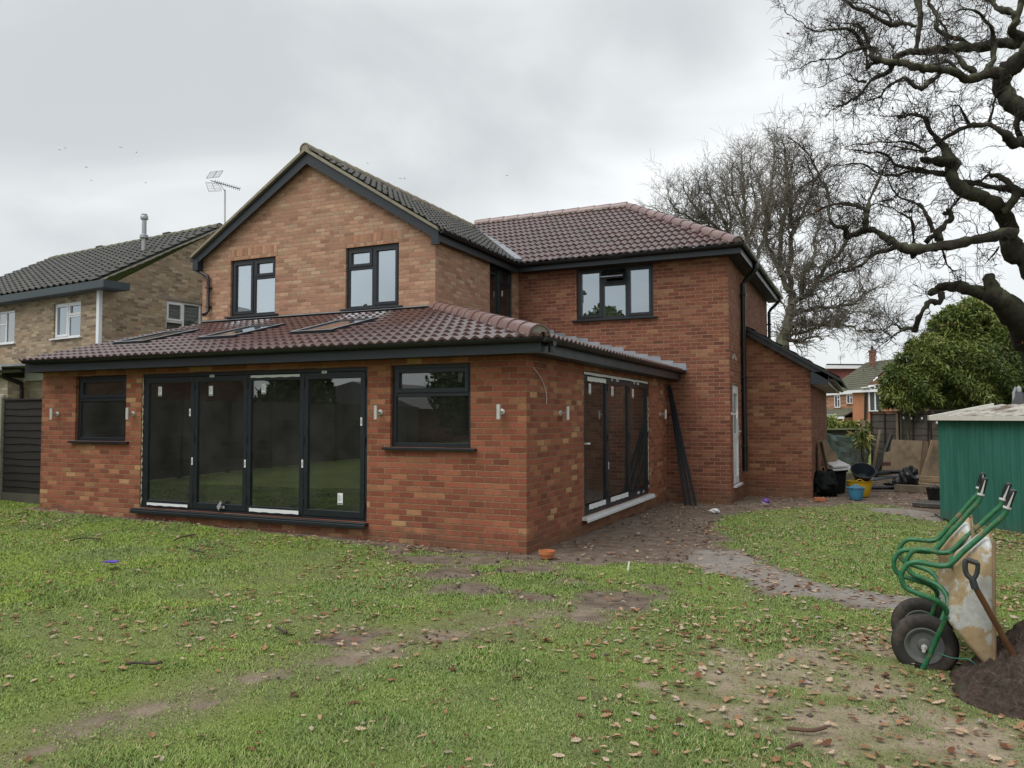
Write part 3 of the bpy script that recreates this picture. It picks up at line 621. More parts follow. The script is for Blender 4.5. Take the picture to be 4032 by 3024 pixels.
st = [(*sq(312, 335), .10, .16, -.05), (*sq(538, 360), .11, .16, -.05), (*sq(744, 382), .11, .16, -.05), (*sq(502, 1105, -.02), .035, .11, -.0215), (*sq(803, 1377, -.02), .14, .035, -.0215), (*sq(852, 1366, -.02), .07, .035, -.0215), (*sq(537, 243, -.02), .07, .04, -.0215), (*sq(590, 251, -.02), .14, .035, -.0215), (*sq(757, 275, -.02), .07, .04, -.0215), (*sq(795, 283, -.02), .14, .035, -.0215)]
sdo = folding_doors(S0, bS, (2.155, 3.30, 4.55, 5.795), st, [(2.3, 3.2, 2.17, 2.235), (2.35, 3.15, .27, .345), (3.42, 4.42, .275, .35), (2.16, 5.8, 2.262, 2.30)], [(5.853, .3, 2.0), (2.098, .25, .45)],
    'three glass folding doors on the side wall above a white covered sill', MT['white'])
MB().box(2.17, 2.30, -.02, .03, 1.235, 1.26, S0).build('handle', MT['white'], sdo)
MB().slab([S0(4.75, -.06, .36), S0(5.55, -.048, 1.35), S0(5.6, -.048, .40)], (.003, 0, 0)).build('plastic_film', MT['glass_low'], sdo)

# ---- white side door
m = MB(); a0, a1, z0, z1 = sd; d0, d1 = -.09, -.02
m.box(a0, a0+.065, d0, d1, z0, z1, SW).box(a1-.065, a1, d0, d1, z0, z1, SW).box(a0+.065, a1-.065, d0, d1, z1-.065, z1, SW).box(a0+.065, a1-.065, d0, d1, z0, z0+.05, SW)
m.box(a0+.07, a0+.16, d0+.01, d1+.01, z0+.055, z1-.07, SW).box(a1-.16, a1-.07, d0+.01, d1+.01, z0+.055, z1-.07, SW).box(a0+.16, a1-.16, d0+.01, d1+.01, z0+.055, z0+.17, SW).box(a0+.16, a1-.16, d0+.01, d1+.01, z0+.92, z0+1.04, SW).box(a0+.16, a1-.16, d0+.01, d1+.01, z1-.17, z1-.07, SW)
m.box(a0+.16, a1-.16, d0+.03, d1-.015, z0+.17, z0+.92, SW)
dr = m.build('side_door', MT['white'], H, bevel=.004); dr['label'] = 'narrow white door with a glazed upper half'
MB().box(a0+.16, a1-.16, -.06, -.05, z0+1.04, z1-.17, SW).build('pane', MT['glass_low'], dr)
MB().box(a1-.145, a1-.115, .0, .012, z0+.98, z0+1.2, SW).tube([SW(a1-.13, .01, 1.33), SW(a1-.13, .05, 1.33), SW(a1-.25, .05, 1.33)], .011, 8).build('handle', MT['steel'], dr, smooth=True)
MB().box(a0-.03, a1+.03, -.05, .06, z0-.045, z0-.003, SW).build('door_sill', MT['white'], dr)

# ---- downpipes
pw = onY(820, 1150, GY-.06)
def downpipe(pts, r, name, clips, fm):
    o = MB().tube(pts, r, 10).build(name, MT['black'], H, smooth=True)
    m = MB()
    for c in clips: m.box(c[0]-r*1.5, c[0]+r*1.5, c[1]-r*1.5, c[1]+r*1.5, c[2]-.015, c[2]+.015)
    m.build('pipe_clip', MT['black'], o); return o
downpipe([(-9.13, 3.47, 4.96), (-9.13, 3.47, 4.80), (-9.08, 3.475, 4.74), (pw[0]-.03, 3.48, 4.60), (pw[0], 3.48, 4.52), (pw[0], 3.48, 3.86), (pw[0]-.01, 3.42, 3.79), (pw[0]-.02, 3.36, 3.77)], .034, 'downpipe', [(pw[0], 3.50, 4.35), (pw[0], 3.50, 3.95)], FG)
yp = onX(2926, 1300, WX+.06)[1]; yp = min(yp, 9.25)
downpipe([(1.62, yp-.05, 4.96), (1.62, yp-.05, 4.84), (1.56, yp-.04, 4.76), (1.40, yp, 4.62), (1.335, yp, 4.54), (1.335, yp, .46)], .052, 'downpipe', [(1.33, yp, 4.3), (1.33, yp, 2.5), (1.33, yp, 1.0)], SW)
downpipe([(1.62, 13.9, 4.96), (1.62, 13.9, 4.84), (1.38, 13.93, 4.62), (1.335, 13.93, 4.54), (1.335, 13.93, 3.3)], .042, 'downpipe', [(1.33, 13.93, 4.2)], SW)
m = MB()
for u_, v_ in ((2886, 1408), (2893, 1400), (2899, 1412), (2888, 1404), (2896, 1409)):
    c = onX(u_, v_, WX+.03); m.tube([c+np.array([.0, .05*math.cos(t), .035*math.sin(t)]) for t in np.linspace(0, 6, 14)], .004, 5)
m.build('cable_coil', MT['white_dirty'], H)
q = [onX(1850+x/3.95, 1380+y/3.95, .02) for x, y in ((990, 265), (1050, 340), (1110, 430), (1150, 520), (1180, 620), (1195, 720), (1190, 830))]
MB().tube(q, .0045, 5).build('loose_cable', MT['white_dirty'], H, smooth=True)

# ---- steel wall lamps: each a thing of its own
def wall_lamp(fm, a, z, label):
    l = thing('wall_lamp', label, 'wall lamp', fm(a, 0, z), 'brushed steel wall lamps around the extension')
    ax = np.array(fm(0, 1, 0))-np.array(fm(0, 0, 0)); c = np.array(fm(a, 0, z))
    MB().lathe([(.0, 0), (.038, 0), (.04, .006), (.036, .015), (.016, .022), (.0, .023)], c, ax, 20, False).build('base', MT['steel'], l, smooth=True)
    MB().tube([c+ax*.02, c+ax*.085], .014, 10).build('arm', MT['steel'], l, smooth=True)
    b = c+ax*.11; MB().lathe([(.022, -.09), (.027, -.09), (.027, .09), (.022, .09)], b, (0, 0, 1), 20).build('lamp_tube', MT['steel'], l, smooth=True)
    MB().lathe([(.0, -.091), (.021, -.091), (.021, -.085), (0, -.085)], b, (0, 0, 1), 16, False).build('lens', MT['glass_far'], l)
for a, lb in ((-8.45, 'steel wall lamp at the far left corner, left of the small dark window'), (-6.68, 'steel wall lamp between the small left window and the folding doors'), (-2.09, 'steel wall lamp between the folding doors and the right-hand window'), (-.32, 'steel wall lamp on the rear wall between the right-hand window and the corner')):
    wall_lamp(F0, a, 1.70, lb)
for a, lb in ((1.12, 'steel wall lamp on the side wall between the corner and the glass doors'), (6.68, 'steel wall lamp on the side wall beyond the glass doors, near the leaning dark lengths')):
    wall_lamp(S0, a, 1.69, lb)
wall_lamp(SW, 7.40, 1.69, 'steel wall lamp beside the white side door')
# ------------------------------------------------------------------ ground
def gz0(x, y): return .015*np.clip(-x, 0, 30)-.011*np.clip(y, 0, 11)
def gz(x, y):
    x = np.asarray(x, float); y = np.asarray(y, float)
    return gz0(x, y)+.05*(fbm(x*.5, y*.5, 3)-.5)*sstep(.0, 1.2, -y)+.028*(fbm(x*2.3, y*2.3, 3)-.5)
def pxpoly(P): return np.array([onZ(a*1.8228, b*1.8228, -.03 if b > 1200 else -.07)[:2] for a, b in P])      # outline surveyed from the photo (half-size pixels) onto the ground
def sdist(P, x, y):
    """signed distance to polygon P, negative inside"""
    d = np.full(x.shape, 1e9); ins = np.zeros(x.shape, bool); n = len(P)
    for i in range(n):
        a, b = P[i], P[(i+1) % n]; ex, ey = b-a; L = ex*ex+ey*ey+1e-12
        t = np.clip(((x-a[0])*ex+(y-a[1])*ey)/L, 0, 1); d = np.minimum(d, (x-a[0]-t*ex)**2+(y-a[1]-t*ey)**2)
        c = ((a[1] > y) != (b[1] > y)) & (x < (b[0]-a[0])*(y-a[1])/(b[1]-a[1]+1e-12)+a[0]); ins ^= c
    d = np.sqrt(d); return np.where(ins, -d, d)
def ldist(P, x, y):
    d = np.full(x.shape, 1e9)
    for a, b in zip(P[:-1], P[1:]):
        ex, ey = b-a; L = ex*ex+ey*ey+1e-12; t = np.clip(((x-a[0])*ex+(y-a[1])*ey)/L, 0, 1); d = np.minimum(d, (x-a[0]-t*ex)**2+(y-a[1]-t*ey)**2)
    return np.sqrt(d)
MUD = np.concatenate([[[-.3, .3]], pxpoly([(1142, 1196), (1195, 1218), (1270, 1222), (1390, 1222), (1475, 1226), (1560, 1250), (1690, 1290), (1900, 1318)]), pxpoly([(1900, 1282), (1760, 1262), (1650, 1220), (1590, 1190), (1548, 1160), (1545, 1140), (1575, 1118), (1640, 1103), (1740, 1095), (1850, 1083), (1930, 1088), (2033, 1122)]), [[6.5, 7.], [9., 9.], [9., 22.], [-1., 22.], [-1., 7.5], [-.3, 7.3]]])
PATH = pxpoly([(1500, 1196), (1480, 1216), (1560, 1248), (1690, 1286), (1900, 1314), (2060, 1340), (2060, 1312), (1900, 1286), (1760, 1264), (1650, 1224), (1590, 1198)])
PATH2 = pxpoly([(1870, 1096), (1960, 1096), (2033, 1112), (2033, 1128), (1960, 1114), (1890, 1104)])
TRACK = pxpoly([(1290, 1322), (1110, 1352), (1000, 1378), (830, 1412), (700, 1440), (600, 1468), (420, 1515), (330, 1543), (180, 1592), (60, 1636), (0, 1665)])
TRACK2 = pxpoly([(1040, 1210), (900, 1290), (640, 1360), (300, 1420)])
BLOBS = [(750, 1386, .22), (800, 1378, .15), (980, 1240, .55), (1060, 1222, .6), (1010, 1275, .4), (1340, 1310, .5), (1270, 1335, .35), (1370, 1290, .4), (930, 1215, .5), (1180, 1235, .45), (1100, 1235, .4), (860, 1195, .35), (1150, 1290, .3), (640, 1150, .2), (560, 1440, .0), (250, 1560, .16), (600, 1470, .13), (420, 1520, .13), (1120, 1350, .2), (80, 1630, .18), (1300, 1290, .3), (1420, 1270, .2), (1240, 1262, .3)]
SANDY = [(1700, 1480, .42), (1800, 1440, .42), (1880, 1400, .34), (1620, 1520, .28), (1860, 1500, .42), (1950, 1560, .5), (1750, 1560, .34), (1480, 1475, .22), (1640, 1440, .25), (2010, 1620, .45), (1880, 1560, .4), (1560, 1480, .2), (1400, 1480, .15)]
bl = [(onZ(a*1.8228, b*1.8228, -.02)[:2], r) for a, b, r in BLOBS if r > 0]; sb = [(onZ(a*1.8228, b*1.8228, -.02)[:2], r) for a, b, r in SANDY]
def masks(x, y):
    n = fbm(x*2.2, y*2.2, 4)-.5; n2 = fbm(x*6.5+9, y*6.5, 3)-.5
    d = sdist(MUD, x, y)+.55*n+.3*n2; mud = 1-sstep(-.10, .16, d)
    hug = np.where((x < .3) & (x > -9) & (y > -1), sstep(-.32, -.08, y+.5*n+.16*sstep(-4, -1, x)), 0)          # bare strip along the rear wall
    mud = np.maximum(mud, hug)
    t = ldist(TRACK, x, y); tr = .92*(1-sstep(.0, .23, t+.34*n+.50*n2+.02))
    t2 = ldist(TRACK2, x, y); tr = np.maximum(tr, .35*(1-sstep(.02, .14, t2+.25*n+.25*n2+.06)))
    bb = np.zeros(x.shape)
    for c, r in bl: bb = np.maximum(bb, 1-sstep(.35*r, r*1.1, np.hypot(x-c[0], y-c[1])+.7*r*n*2+.35*n2))
    sa = np.zeros(x.shape)
    for c, r in sb: sa = np.maximum(sa, 1-sstep(-.1*r, r*1.7, np.hypot(x-c[0], y-c[1])+1.2*r*n*2+.9*n2))
    sa = sa*sstep(.42, .60, fbm(x*4.3+1, y*4.3+8, 4)+.10*sa)
    gen = sstep(.17, .30, n2+.5*n)*.5*sstep(3.5, 1.0, np.hypot(x-3.2, y+3.2))
    pa = np.maximum(1-sstep(-.10, .12, sdist(PATH, x, y)+.25*n+.22*n2), 1-sstep(-.05, .12, sdist(PATH2, x, y)+.2*n))
    return np.clip(np.maximum.reduce([mud, tr, bb, gen*.7]), 0, 1), np.clip(np.maximum(sa, tr*.55), 0, 1), np.clip(pa, 0, 1)
def wear(x, y):
    """how trodden the turf is"""
    w = sstep(.46, .62, fbm(x*.55+2, y*.55+6, 4))*sstep(-4, -1, x)*.65+.7*(1-sstep(.15, .65, ldist(TRACK, x, y)+.6*(fbm(x*1.7, y*1.7, 3)-.5)))+.3*sstep(3.0, 1.2, np.hypot(x-3.0, y+3.4))*sstep(.4, .6, fbm(x*2, y*2+9, 3))
    return np.clip(w, 0, 1)
def axis(lo, hi, f0, f1, fine, coarse):
    return np.concatenate([np.linspace(lo, f0, coarse)[:-1], np.arange(f0, f1, fine), np.linspace(f1, hi, coarse)])
gxs = axis(-160, 120, -13, 8, .075, 24); gys = axis(-60, 220, -7.5, 14, .075, 24)
GXX, GYY = np.meshgrid(gxs, gys); X_, Y_ = GXX.ravel(), GYY.ravel()
so_m, sa_m, pa_m = masks(X_, Y_)
far = (np.abs(X_) > 14) | (Y_ > 15) | (Y_ < -8.5)
Zg = gz(X_, Y_)-.03*so_m*(1-pa_m)*.6
Zg = np.where((Y_ > 24), Zg-sstep(24, 70, Y_)*.5, Zg)
nx, ny = len(gxs), len(gys); ii, jj = np.meshgrid(np.arange(nx-1), np.arange(ny-1)); b0 = (jj*nx+ii).ravel()
Fg = np.stack([b0, b0+1, b0+nx+1, b0+nx], 1)
t = NT('garden ground')
so_a, sa_a, pa_a = t.attr('soil'), t.attr('sand'), t.attr('path')
n_f = t.noise(42, 5, .65); n_m = t.noise(6, 5, .6); n_b = t.noise(1.1, 4, .6); n_c = t.noise(110, 3, .6)
turf = t.ramp(n_f, [(.25, (.085, .105, .032)), (.5, (.13, .17, .05)), (.75, (.18, .20, .08))])
turf = t.mix(t.rng(n_b, .42, .62, 0, .55), turf, (.20, .265, .04))
mudc = t.ramp(n_m, [(.25, (.085, .064, .049)), (.5, (.155, .119, .093)), (.75, (.225, .18, .145))])
mudc = t.mix(1., mudc, t.comb(*[t.rng(n_c, .25, .75, .7, 1.3)]*3), 'MULTIPLY')
sandc = t.ramp(t.math('ADD', t.math('MULTIPLY', n_m, .5), t.math('MULTIPLY', n_f, .5)), [(.3, (.15, .115, .08)), (.5, (.30, .24, .175)), (.7, (.40, .33, .25))])
pathc = t.ramp(t.math('ADD', t.math('MULTIPLY', n_m, .6), t.math('MULTIPLY', n_f, .4)), [(.3, (.155, .138, .12)), (.5, (.235, .212, .19)), (.7, (.30, .275, .25))])
thin = t.ramp(t.math('ADD', t.math('MULTIPLY', n_m, .4), t.math('MULTIPLY', n_f, .6)), [(.3, (.10, .088, .05)), (.5, (.165, .16, .075)), (.7, (.23, .215, .12))]); turf = t.mix(t.math('MULTIPLY', t.attr('wear'), .75), turf, thin)
c = t.mix(so_a, turf, mudc); c = t.mix(sa_a, c, sandc); c = t.mix(pa_a, c, pathc)
t.bump(t.math('ADD', t.math('MULTIPLY', n_f, 1.), t.math('MULTIPLY', n_m, 1.2)), .75, .03)
t.set(c, .9, 0, .2)
gr = np_mesh('ground', np.stack([X_, Y_, Zg], 1), Fg, t.m, None, True, {'soil': so_m, 'sand': sa_m, 'path': pa_m, 'wear': wear(X_, Y_)}); tag(gr, 'garden ground of lawn, bare mud and a worn path', 'ground', kind='structure')

# ------------------------------------------------------------------ neighbour's house, left
NP = at(405, 1119, 20.0); NZ = NP[2]
Ld = np.array([-.9929, .1190, 0]); Bd = np.array([.119, .9929, 0])
NH = thing('neighbour_house', 'buff brick neighbouring house with grey tiled roof and white windows, on the left', 'house', (NP[0]-3, NP[1]+3, .2))
def FN(a, d, z): p = NP[:2]+Ld[:2]*(-a)-Bd[:2]*d; return (p[0], p[1], z)       # front; a runs to the right (negative = left of the corner)
def SN(a, d, z): p = NP[:2]+Bd[:2]*a-Ld[:2]*d; return (p[0], p[1], z)          # gable side
def fnp(u, v): p = onP(u, v, NP, Bd); return -((p[:2]-NP[:2])@Ld[:2]), p[2]
def snp(u, v): p = onP(u, v, NP, Ld); return (p[:2]-NP[:2])@Bd[:2], p[2]
aA0, zA1 = fnp(213, 1166); aA1, _ = fnp(319, 1163); _, zA0 = fnp(210, 1335); aB1, _ = fnp(60, 1190)
sG0, zG1 = snp(655, 1180); sG1, _ = snp(792, 1195)
ez = NZ-.12
wA, wB, wG = (aA0, aA1, zA0, ez-.22), (aB1-1.15, aB1, zA0, ez-.22), (sG0, sG1+.03, zG1-1.5, zG1)
wall(FN, -9, 0, -.3, ez, [wA, wB], 'front_wall', MT['brick_buff'], NH, inner=MT['plaster_light'])
rdg, rz = snp(862, 884); rz -= .12
wall(SN, 0, 2*rdg, -.3, ez, [wG], 'gable_wall', MT['brick_buff'], NH, top=[(0, ez), (2*rdg, ez), (rdg, rz-.05)], inner=MT['plaster_light'])
WH = MT['white']
o = window(FN, *wA, [(0, .5, 0, 1, True), (.5, 1, .62, 1, True), (.5, 1, 0, .62, False)], NH, WH, MT['glass_up'])
MB().box(wA[0]+.05, wA[1]-.05, -.2, -.17, wA[2], wA[3], FN).build('curtain', MT['curtain'], o)
window(FN, *wB, [(0, .5, .62, 1, False), (0, .5, 0, .62, False), (.5, 1, 0, 1, False)], NH, WH, MT['glass_far'])
o = window(SN, *wG, [(0, .5, .62, 1, True), (0, .5, 0, .62, False), (.5, 1, 0, 1, False)], NH, WH, MT['glass_side'])
MB().box(wG[0]+.05, wG[1]-.05, -.2, -.17, wG[2], wG[3], SN).build('blind', MT['blind'], o)
MB().box(wG[0]-.3, wG[1]+.05, -.02, .012, wG[3]+.02, wG[3]+.08, SN).build('lintel', MT['mortar'], NH)
up = np.array([0, 0, 1.]); P3 = np.array([NP[0], NP[1], 0.])
O_ = P3-Bd*.32+Ld*(-.06)+up*(NZ+.02); sv = Bd*(rdg+.32)+up*(rz-NZ+.02); lv = np.linalg.norm(sv)
roof_slope(O_+Ld*9.2, -Ld, sv/lv, 9.2, lv, 'roof', MT['tile_grey'], NH, gauge=.30, period=.30, amp=.055, flat=True, lift=.05)
MB().slab([O_+Ld*9.2, O_, O_+sv, O_+sv+Ld*9.2], up*-.03).build('roof_felt', MT['black'], NH)
O2 = P3+Bd*(2*rdg+.3)+Ld*(-.06)+up*NZ; MB().slab([P3+Bd*rdg+Ld*9.1+up*rz, P3+Bd*rdg-Ld*.02+up*rz, O2, O2+Ld*9.2], (0, 0, -.05)).build('rear_roof', MT['tile_grey'], NH)
cap_run(P3+Bd*rdg-Ld*.06+up*(rz+.03), P3+Bd*rdg+Ld*9.1+up*(rz+.03), 'ridge_tiles', plain('mossy ridge tile', (.12, .12, .075), .9, var=.35, scale=9, bump=.4), NH, r=.12)
m = MB()
e0 = P3-Bd*.30-Ld*.05+up*(NZ-.01); e1 = P3+Bd*rdg-Ld*.05+up*(rz+.01); n = 34
V = []
for i in range(n+1):
    c = e0+(e1-e0)*i/n; j = .018*math.sin(i*2.7)+.014*math.sin(i*5.9)
    V += [c-Ld*.012, c-Ld*.012+up*(-.045-j*.6), c+Ld*.10+up*.05, ]
m.add(V, [(3*i+k_, 3*i+3+k_, 3*i+3+(k_+1) % 3, 3*i+(k_+1) % 3) for i in range(n) for k_ in range(3)]); m.build('verge_mortar', plain('crumbling verge mortar', (.33, .30, .24), .95, var=.45, scale=6, bump=.5), NH)
tf = plain('blue grey painted fascia', (.045, .060, .068), .6, var=.2, scale=3)
MB().box(-9, .62, .33, .355, NZ-.17, NZ+.02, FN).box(.60, .62, -.35, .33, NZ-.17, NZ-.01, FN).box(-9, .6, .0, .33, NZ-.17, NZ-.15, FN).box(.03, .6, -.35, .0, NZ-.17, NZ-.15, FN).box(.0, .62, -.35, .34, NZ-.012, NZ+.015, FN).build('boxed_eaves', tf, NH)
MB().box(-.10, .02, .01, .10, 1.8, NZ-.17, FN).build('white_downpipe', MT['white'], NH)
fa = snp(567, 945)
fb = P3+Bd*rdg*.82+Ld*.0; fl_ = at(567, 935, 22.2)
fl = MB().lathe([(.062, -.4), (.062, .50), (.066, .50), (.066, .52)], fl_, up, 16).lathe([(.10, .52), (.105, .54), (.105, .61), (.09, .63), (.02, .65)], fl_, up, 16).lathe([(.075, .62), (.08, .67), (0, .675)], fl_, up, 16, False).build('flue', MT['steel_dull'], NH, smooth=True)
MB().lathe([(.12, -.02), (.11, .06), (.066, .10)], fl_, up, 16).build('flue_collar', MT['lead'], fl)
for f_ in (.20, .60):
    c = P3+Bd*rdg+Ld*(9.1*f_+.6)+up*(rz+.14)
    MB().obox(c, Ld*.16, Bd*.09, up*.035).build('ridge_vent', MT['black'], NH)
# single-storey projection of the neighbour with white fascia and a black downpipe
q0 = onY(31, 1500, 2.6)[0]
m = MB().quad((-24, 2.6, -.3), (q0, 2.6, -.3), (q0, 2.6, 2.55), (-24, 2.6, 2.55)).quad((q0, 2.6, -.3), (q0, 3.1, -.3), (q0, 3.1, 2.55), (q0, 2.6, 2.55)).quad((q0, 3.1, -.3), (-9.6, 3.1, -.3), (-9.6, 3.1, 2.55), (q0, 3.1, 2.55)).quad((-9.6, 3.1, -.3), (-9.6, 5.2, -.3), (-9.6, 5.2, 2.55), (-9.6, 3.1, 2.55))
m.build('low_extension_wall', MT['brick_pale'], NH, recalc=False)
MB().box(q0, -9.5, 2.98, 3.08, 2.49, 2.74).box(-24, q0+.06, 2.38, 2.42, 2.60, 2.80).build('white_fascia', MT['white_dirty'], NH)
MB().box(-24, -9.5, 2.42, 6.0, 2.78, 2.83).build('flat_roof', MT['lead'], NH)
gutter((-24, 2.36, 2.70), (onY(92, 1455, 2.36)[0], 2.36, 2.69), 'black_gutter', MT['black'], NH, r=.06)
px_ = onY(82, 1500, 2.9)[0]
MB().tube([(px_, 2.45, 2.66), (px_, 2.5, 2.56), (px_+.03, 2.9, 2.42), (px_, 2.92, 2.3), (px_+.02, 2.92, .3)], .05, 10).build('black_downpipe', MT['black'], NH)

# ------------------------------------------------------------------ aerial
A0_ = at(886, 872, 22.5); A1_ = at(886, 748, 22.5)
ae = thing('television_aerial', 'metal television aerial on a tall pole behind the gable roof', 'aerial', A0_-up*.9)
mt = plain('aluminium rod', (.42, .42, .44), .45, .6)
MB().tube([A0_-up*.9, A1_], .024, 8).build('pole', MT['white_dirty'], ae)
b0_, b1_ = at(833, 712, 22.3), at(944, 744, 22.7); bd = (b1_-b0_)
m = MB().tube([b0_-bd*.04, b1_], .012, 6); side = np.cross(bd, up); side /= np.linalg.norm(side); bn = np.cross(side, bd); bn /= np.linalg.norm(bn)
for i in range(13):
    c = b0_+bd*(.12+.88*i/12); r_ = .052
    m.tube([c+side*r_*math.cos(t)*1.3+bn*r_*math.sin(t) for t in np.linspace(0, 2*PI, 9)], .0045, 4, cap=False)
m.tube([b0_+bd*.28, b0_+bd*.45-up*.18, A1_+up*.02], .008, 5)
m.build('boom', plain('dark aerial metal', (.16, .15, .17), .5, .5), ae)
m = MB()
for sgn, pts in ((1, [(812, 702), (830, 676), (879, 671), (862, 697)]), (-1, [(810, 717), (822, 754), (873, 751), (858, 722)])):
    Q = [at(a, b, 22.3) for a, b in pts]
    for i in range(4): m.tube([Q[i], Q[(i+1) % 4]], .008, 5)
    for f_ in np.linspace(.14, .86, 5): m.tube([Q[0]+(Q[1]-Q[0])*f_, Q[3]+(Q[2]-Q[3])*f_], .006, 5)
    m.tube([(Q[0]+Q[3])/2, (Q[1]+Q[2])/2], .008, 5)
m.build('reflector', mt, ae)

# ------------------------------------------------------------------ left fence
wood_dk = plain('dark stained fence board', (.011, .009, .007), .85, var=.35, scale=12, bump=.4)
conc = plain('concrete post', (.27, .25, .20), .9, var=.2, scale=12, bump=.3, dirt=((.13, .14, .08), .55, .5))
g_l = float(gz(-10.4, .4))
fp = tag(MB().box(-10.52, -10.40, .30, .42, g_l-.2, g_l+1.86).lathe([(.06, 0), (.055, .03), (.03, .05), (0, .055)], (-10.46, .36, g_l+1.86), up, 12, False).build('concrete_post', conc, bevel=.008, origin=(-10.46, .36, g_l)), 'pale concrete fence post at the left edge', 'fence post')
def lap_panel(x0, x1, y, z0, z1, name, label, group=None):
    t_ = thing(name, label, 'fence panel', ((x0+x1)/2, y, z0), group)
    m = MB(); n = 13; h = (z1-z0-.16)/n
    for i in range(n):
        za = z0+.15+i*h; w_ = lambda x, i=i: .008*math.sin(x*3.1+i*1.9)+.006*math.sin(x*7+i)
        xs = np.linspace(x0, x1, 8); V = []
        for x in xs: V += [(x, y-.022, za-.02+w_(x)), (x, y-.004, za+h), (x, y+.006, za+h), (x, y-.008, za-.02+w_(x))]
        m.add(V, [(4*k_+a, 4*k_+4+a, 4*k_+4+(a+1) % 4, 4*k_+(a+1) % 4) for k_ in range(7) for a in range(4)])
    m.build('boards', wood_dk, t_); MB().box(x0, x1, y-.03, y+.02, z1-.01, z1+.02).build('capping', wood_dk, t_)
    MB().box(x0, x1, y-.025, y+.02, z0-.1, z0+.15).build('gravel_board', plain('green stained gravel board', (.075, .07, .05), .95, var=.3, scale=10), t_)
    return t_
lap_panel(-10.40, -8.86, .37, g_l, g_l+1.80, 'timber_fence', 'dark stained overlapping fence panel between the concrete post and the house')
lap_panel(-12.3, -10.53, .37, g_l, g_l+1.78, 'timber_fence', 'sliver of dark fence panel left of the concrete post')
# ------------------------------------------------------------------ far end of the garden
def c6(x, y): return 3050+x/2.553, 1350+y/2.553
def gp(x, y, z=None):
    p = onZ(*c6(x, y), -.1)
    for _ in range(4): p = onZ(*c6(x, y), float(gz(p[0], p[1])) if z is None else z)
    return p
def vp(P, x, y): return onP(*c6(x, y), P, _f)          # a point of the upright plane through P that faces the photographer
wood_grey = plain('weathered fence board', (.088, .076, .062), .9, var=.4, scale=7, bump=.4)
wood_bat = plain('dark fence batten', (.030, .024, .02), .9, var=.3, scale=7)
wood_new = plain('sawn timber', (.29, .205, .115), .8, var=.25, scale=9, bump=.2, dirt=((.12, .10, .07), .55, .5))
wood_post = plain('treated timber post', (.22, .175, .115), .85, var=.25, scale=8, bump=.2)
ply = plain('weathered chipboard', (.26, .195, .125), .85, var=.28, scale=6, bump=.15, dirt=((.13, .10, .07), .5, .65))
F0P = np.array([3.75, 18.2, 0]); FDR = np.array([.821, -.571, 0]); FNR = np.array([-.571, -.821, 0])
def ffm(a, d, z): p = F0P+FDR*a+FNR*d; return (p[0], p[1], z)
for k_, lb in enumerate(('weathered garden fence panel behind the leaning chipboard, nearest the house', 'weathered garden fence panel hung with bulbs, left of the green shed', 'weathered garden fence panel mostly hidden by the green shed')):
    a0, a1 = .14+k_*1.9, .14+k_*1.9+1.86; zt = 1.775+.03*k_
    t_ = thing('timber_fence', lb, 'fence panel', ffm((a0+a1)/2, 0, -.15), 'weathered panels of the right-hand fence')
    m = MB()
    for i in range(9):
        za = -.12+i*.205
        V = []
        for a in np.linspace(a0, a1, 9): w_ = .012*math.sin(a*4+i*2.1)+.007*math.sin(a*11+i); V += [ffm(a, -.012, za+w_-.02), ffm(a, -.03, za+.22), ffm(a, -.042, za+.22), ffm(a, -.03, za+w_-.02)]
        m.add(V, [(4*q+b, 4*q+4+b, 4*q+4+(b+1) % 4, 4*q+(b+1) % 4) for q in range(8) for b in range(4)])
    m.build('boards', wood_grey, t_)
    m = MB()
    for a in np.linspace(a0+.02, a1-.02, 5): m.box(a-.022, a+.022, -.012, .018, -.1, zt-.02, ffm)
    m.build('battens', wood_bat, t_); MB().box(a0-.02, a1+.02, -.05, .035, zt-.02, zt+.03, ffm).build('capping', wood_bat, t_)
Pp = np.array([*ffm(-.10, .05, 0)]); zt = vp(Pp, 955, 780)[2]
tag(MB().box(-.20, -.02, -.05, .05, -.2, zt, ffm).build('timber_post', wood_post, origin=ffm(-.1, 0, -.15)), 'pale timber post at the end of the right-hand fence', 'fence post')
pl = MB().box(1.02, 1.09, .02, .06, .3, 1.72, ffm).build('timber_strip', wood_post, origin=ffm(1.05, 0, .3)); tag(pl, 'pale upright timber strip fixed to the weathered fence', 'timber')
# bulbs on a cable
sl_t = thing('string_lights', 'black cable with clear bulbs strung along the top of the weathered fence', 'string lights', ffm(1.2, .05, 1.6))
bx_ = [onP(*c6(x, y), np.array(ffm(0, .05, 0)), FNR) for x, y in ((1298, 752), (1375, 757), (1482, 757), (1632, 800))]
cb = []
for p in bx_: cb += [p+up*.14+FDR*(-.12), p+up*.10]
cb = [np.array(ffm(.9, .05, 1.78))]+cb+[np.array(ffm(3.2, .05, 1.75))]
MB().tube(cb, .006, 5).build('cable', MT['black'], sl_t)
for p in bx_:
    b = MB().lathe([(0, -.05), (.02, -.045), (.03, -.02), (.028, .01), (.014, .035), (.014, .04)], p, up, 12).build('bulb', MT['white'], sl_t, smooth=True)
    MB().lathe([(.018, .035), (.018, .09), (.006, .10)], p, up, 10).build('socket', MT['black'], b)

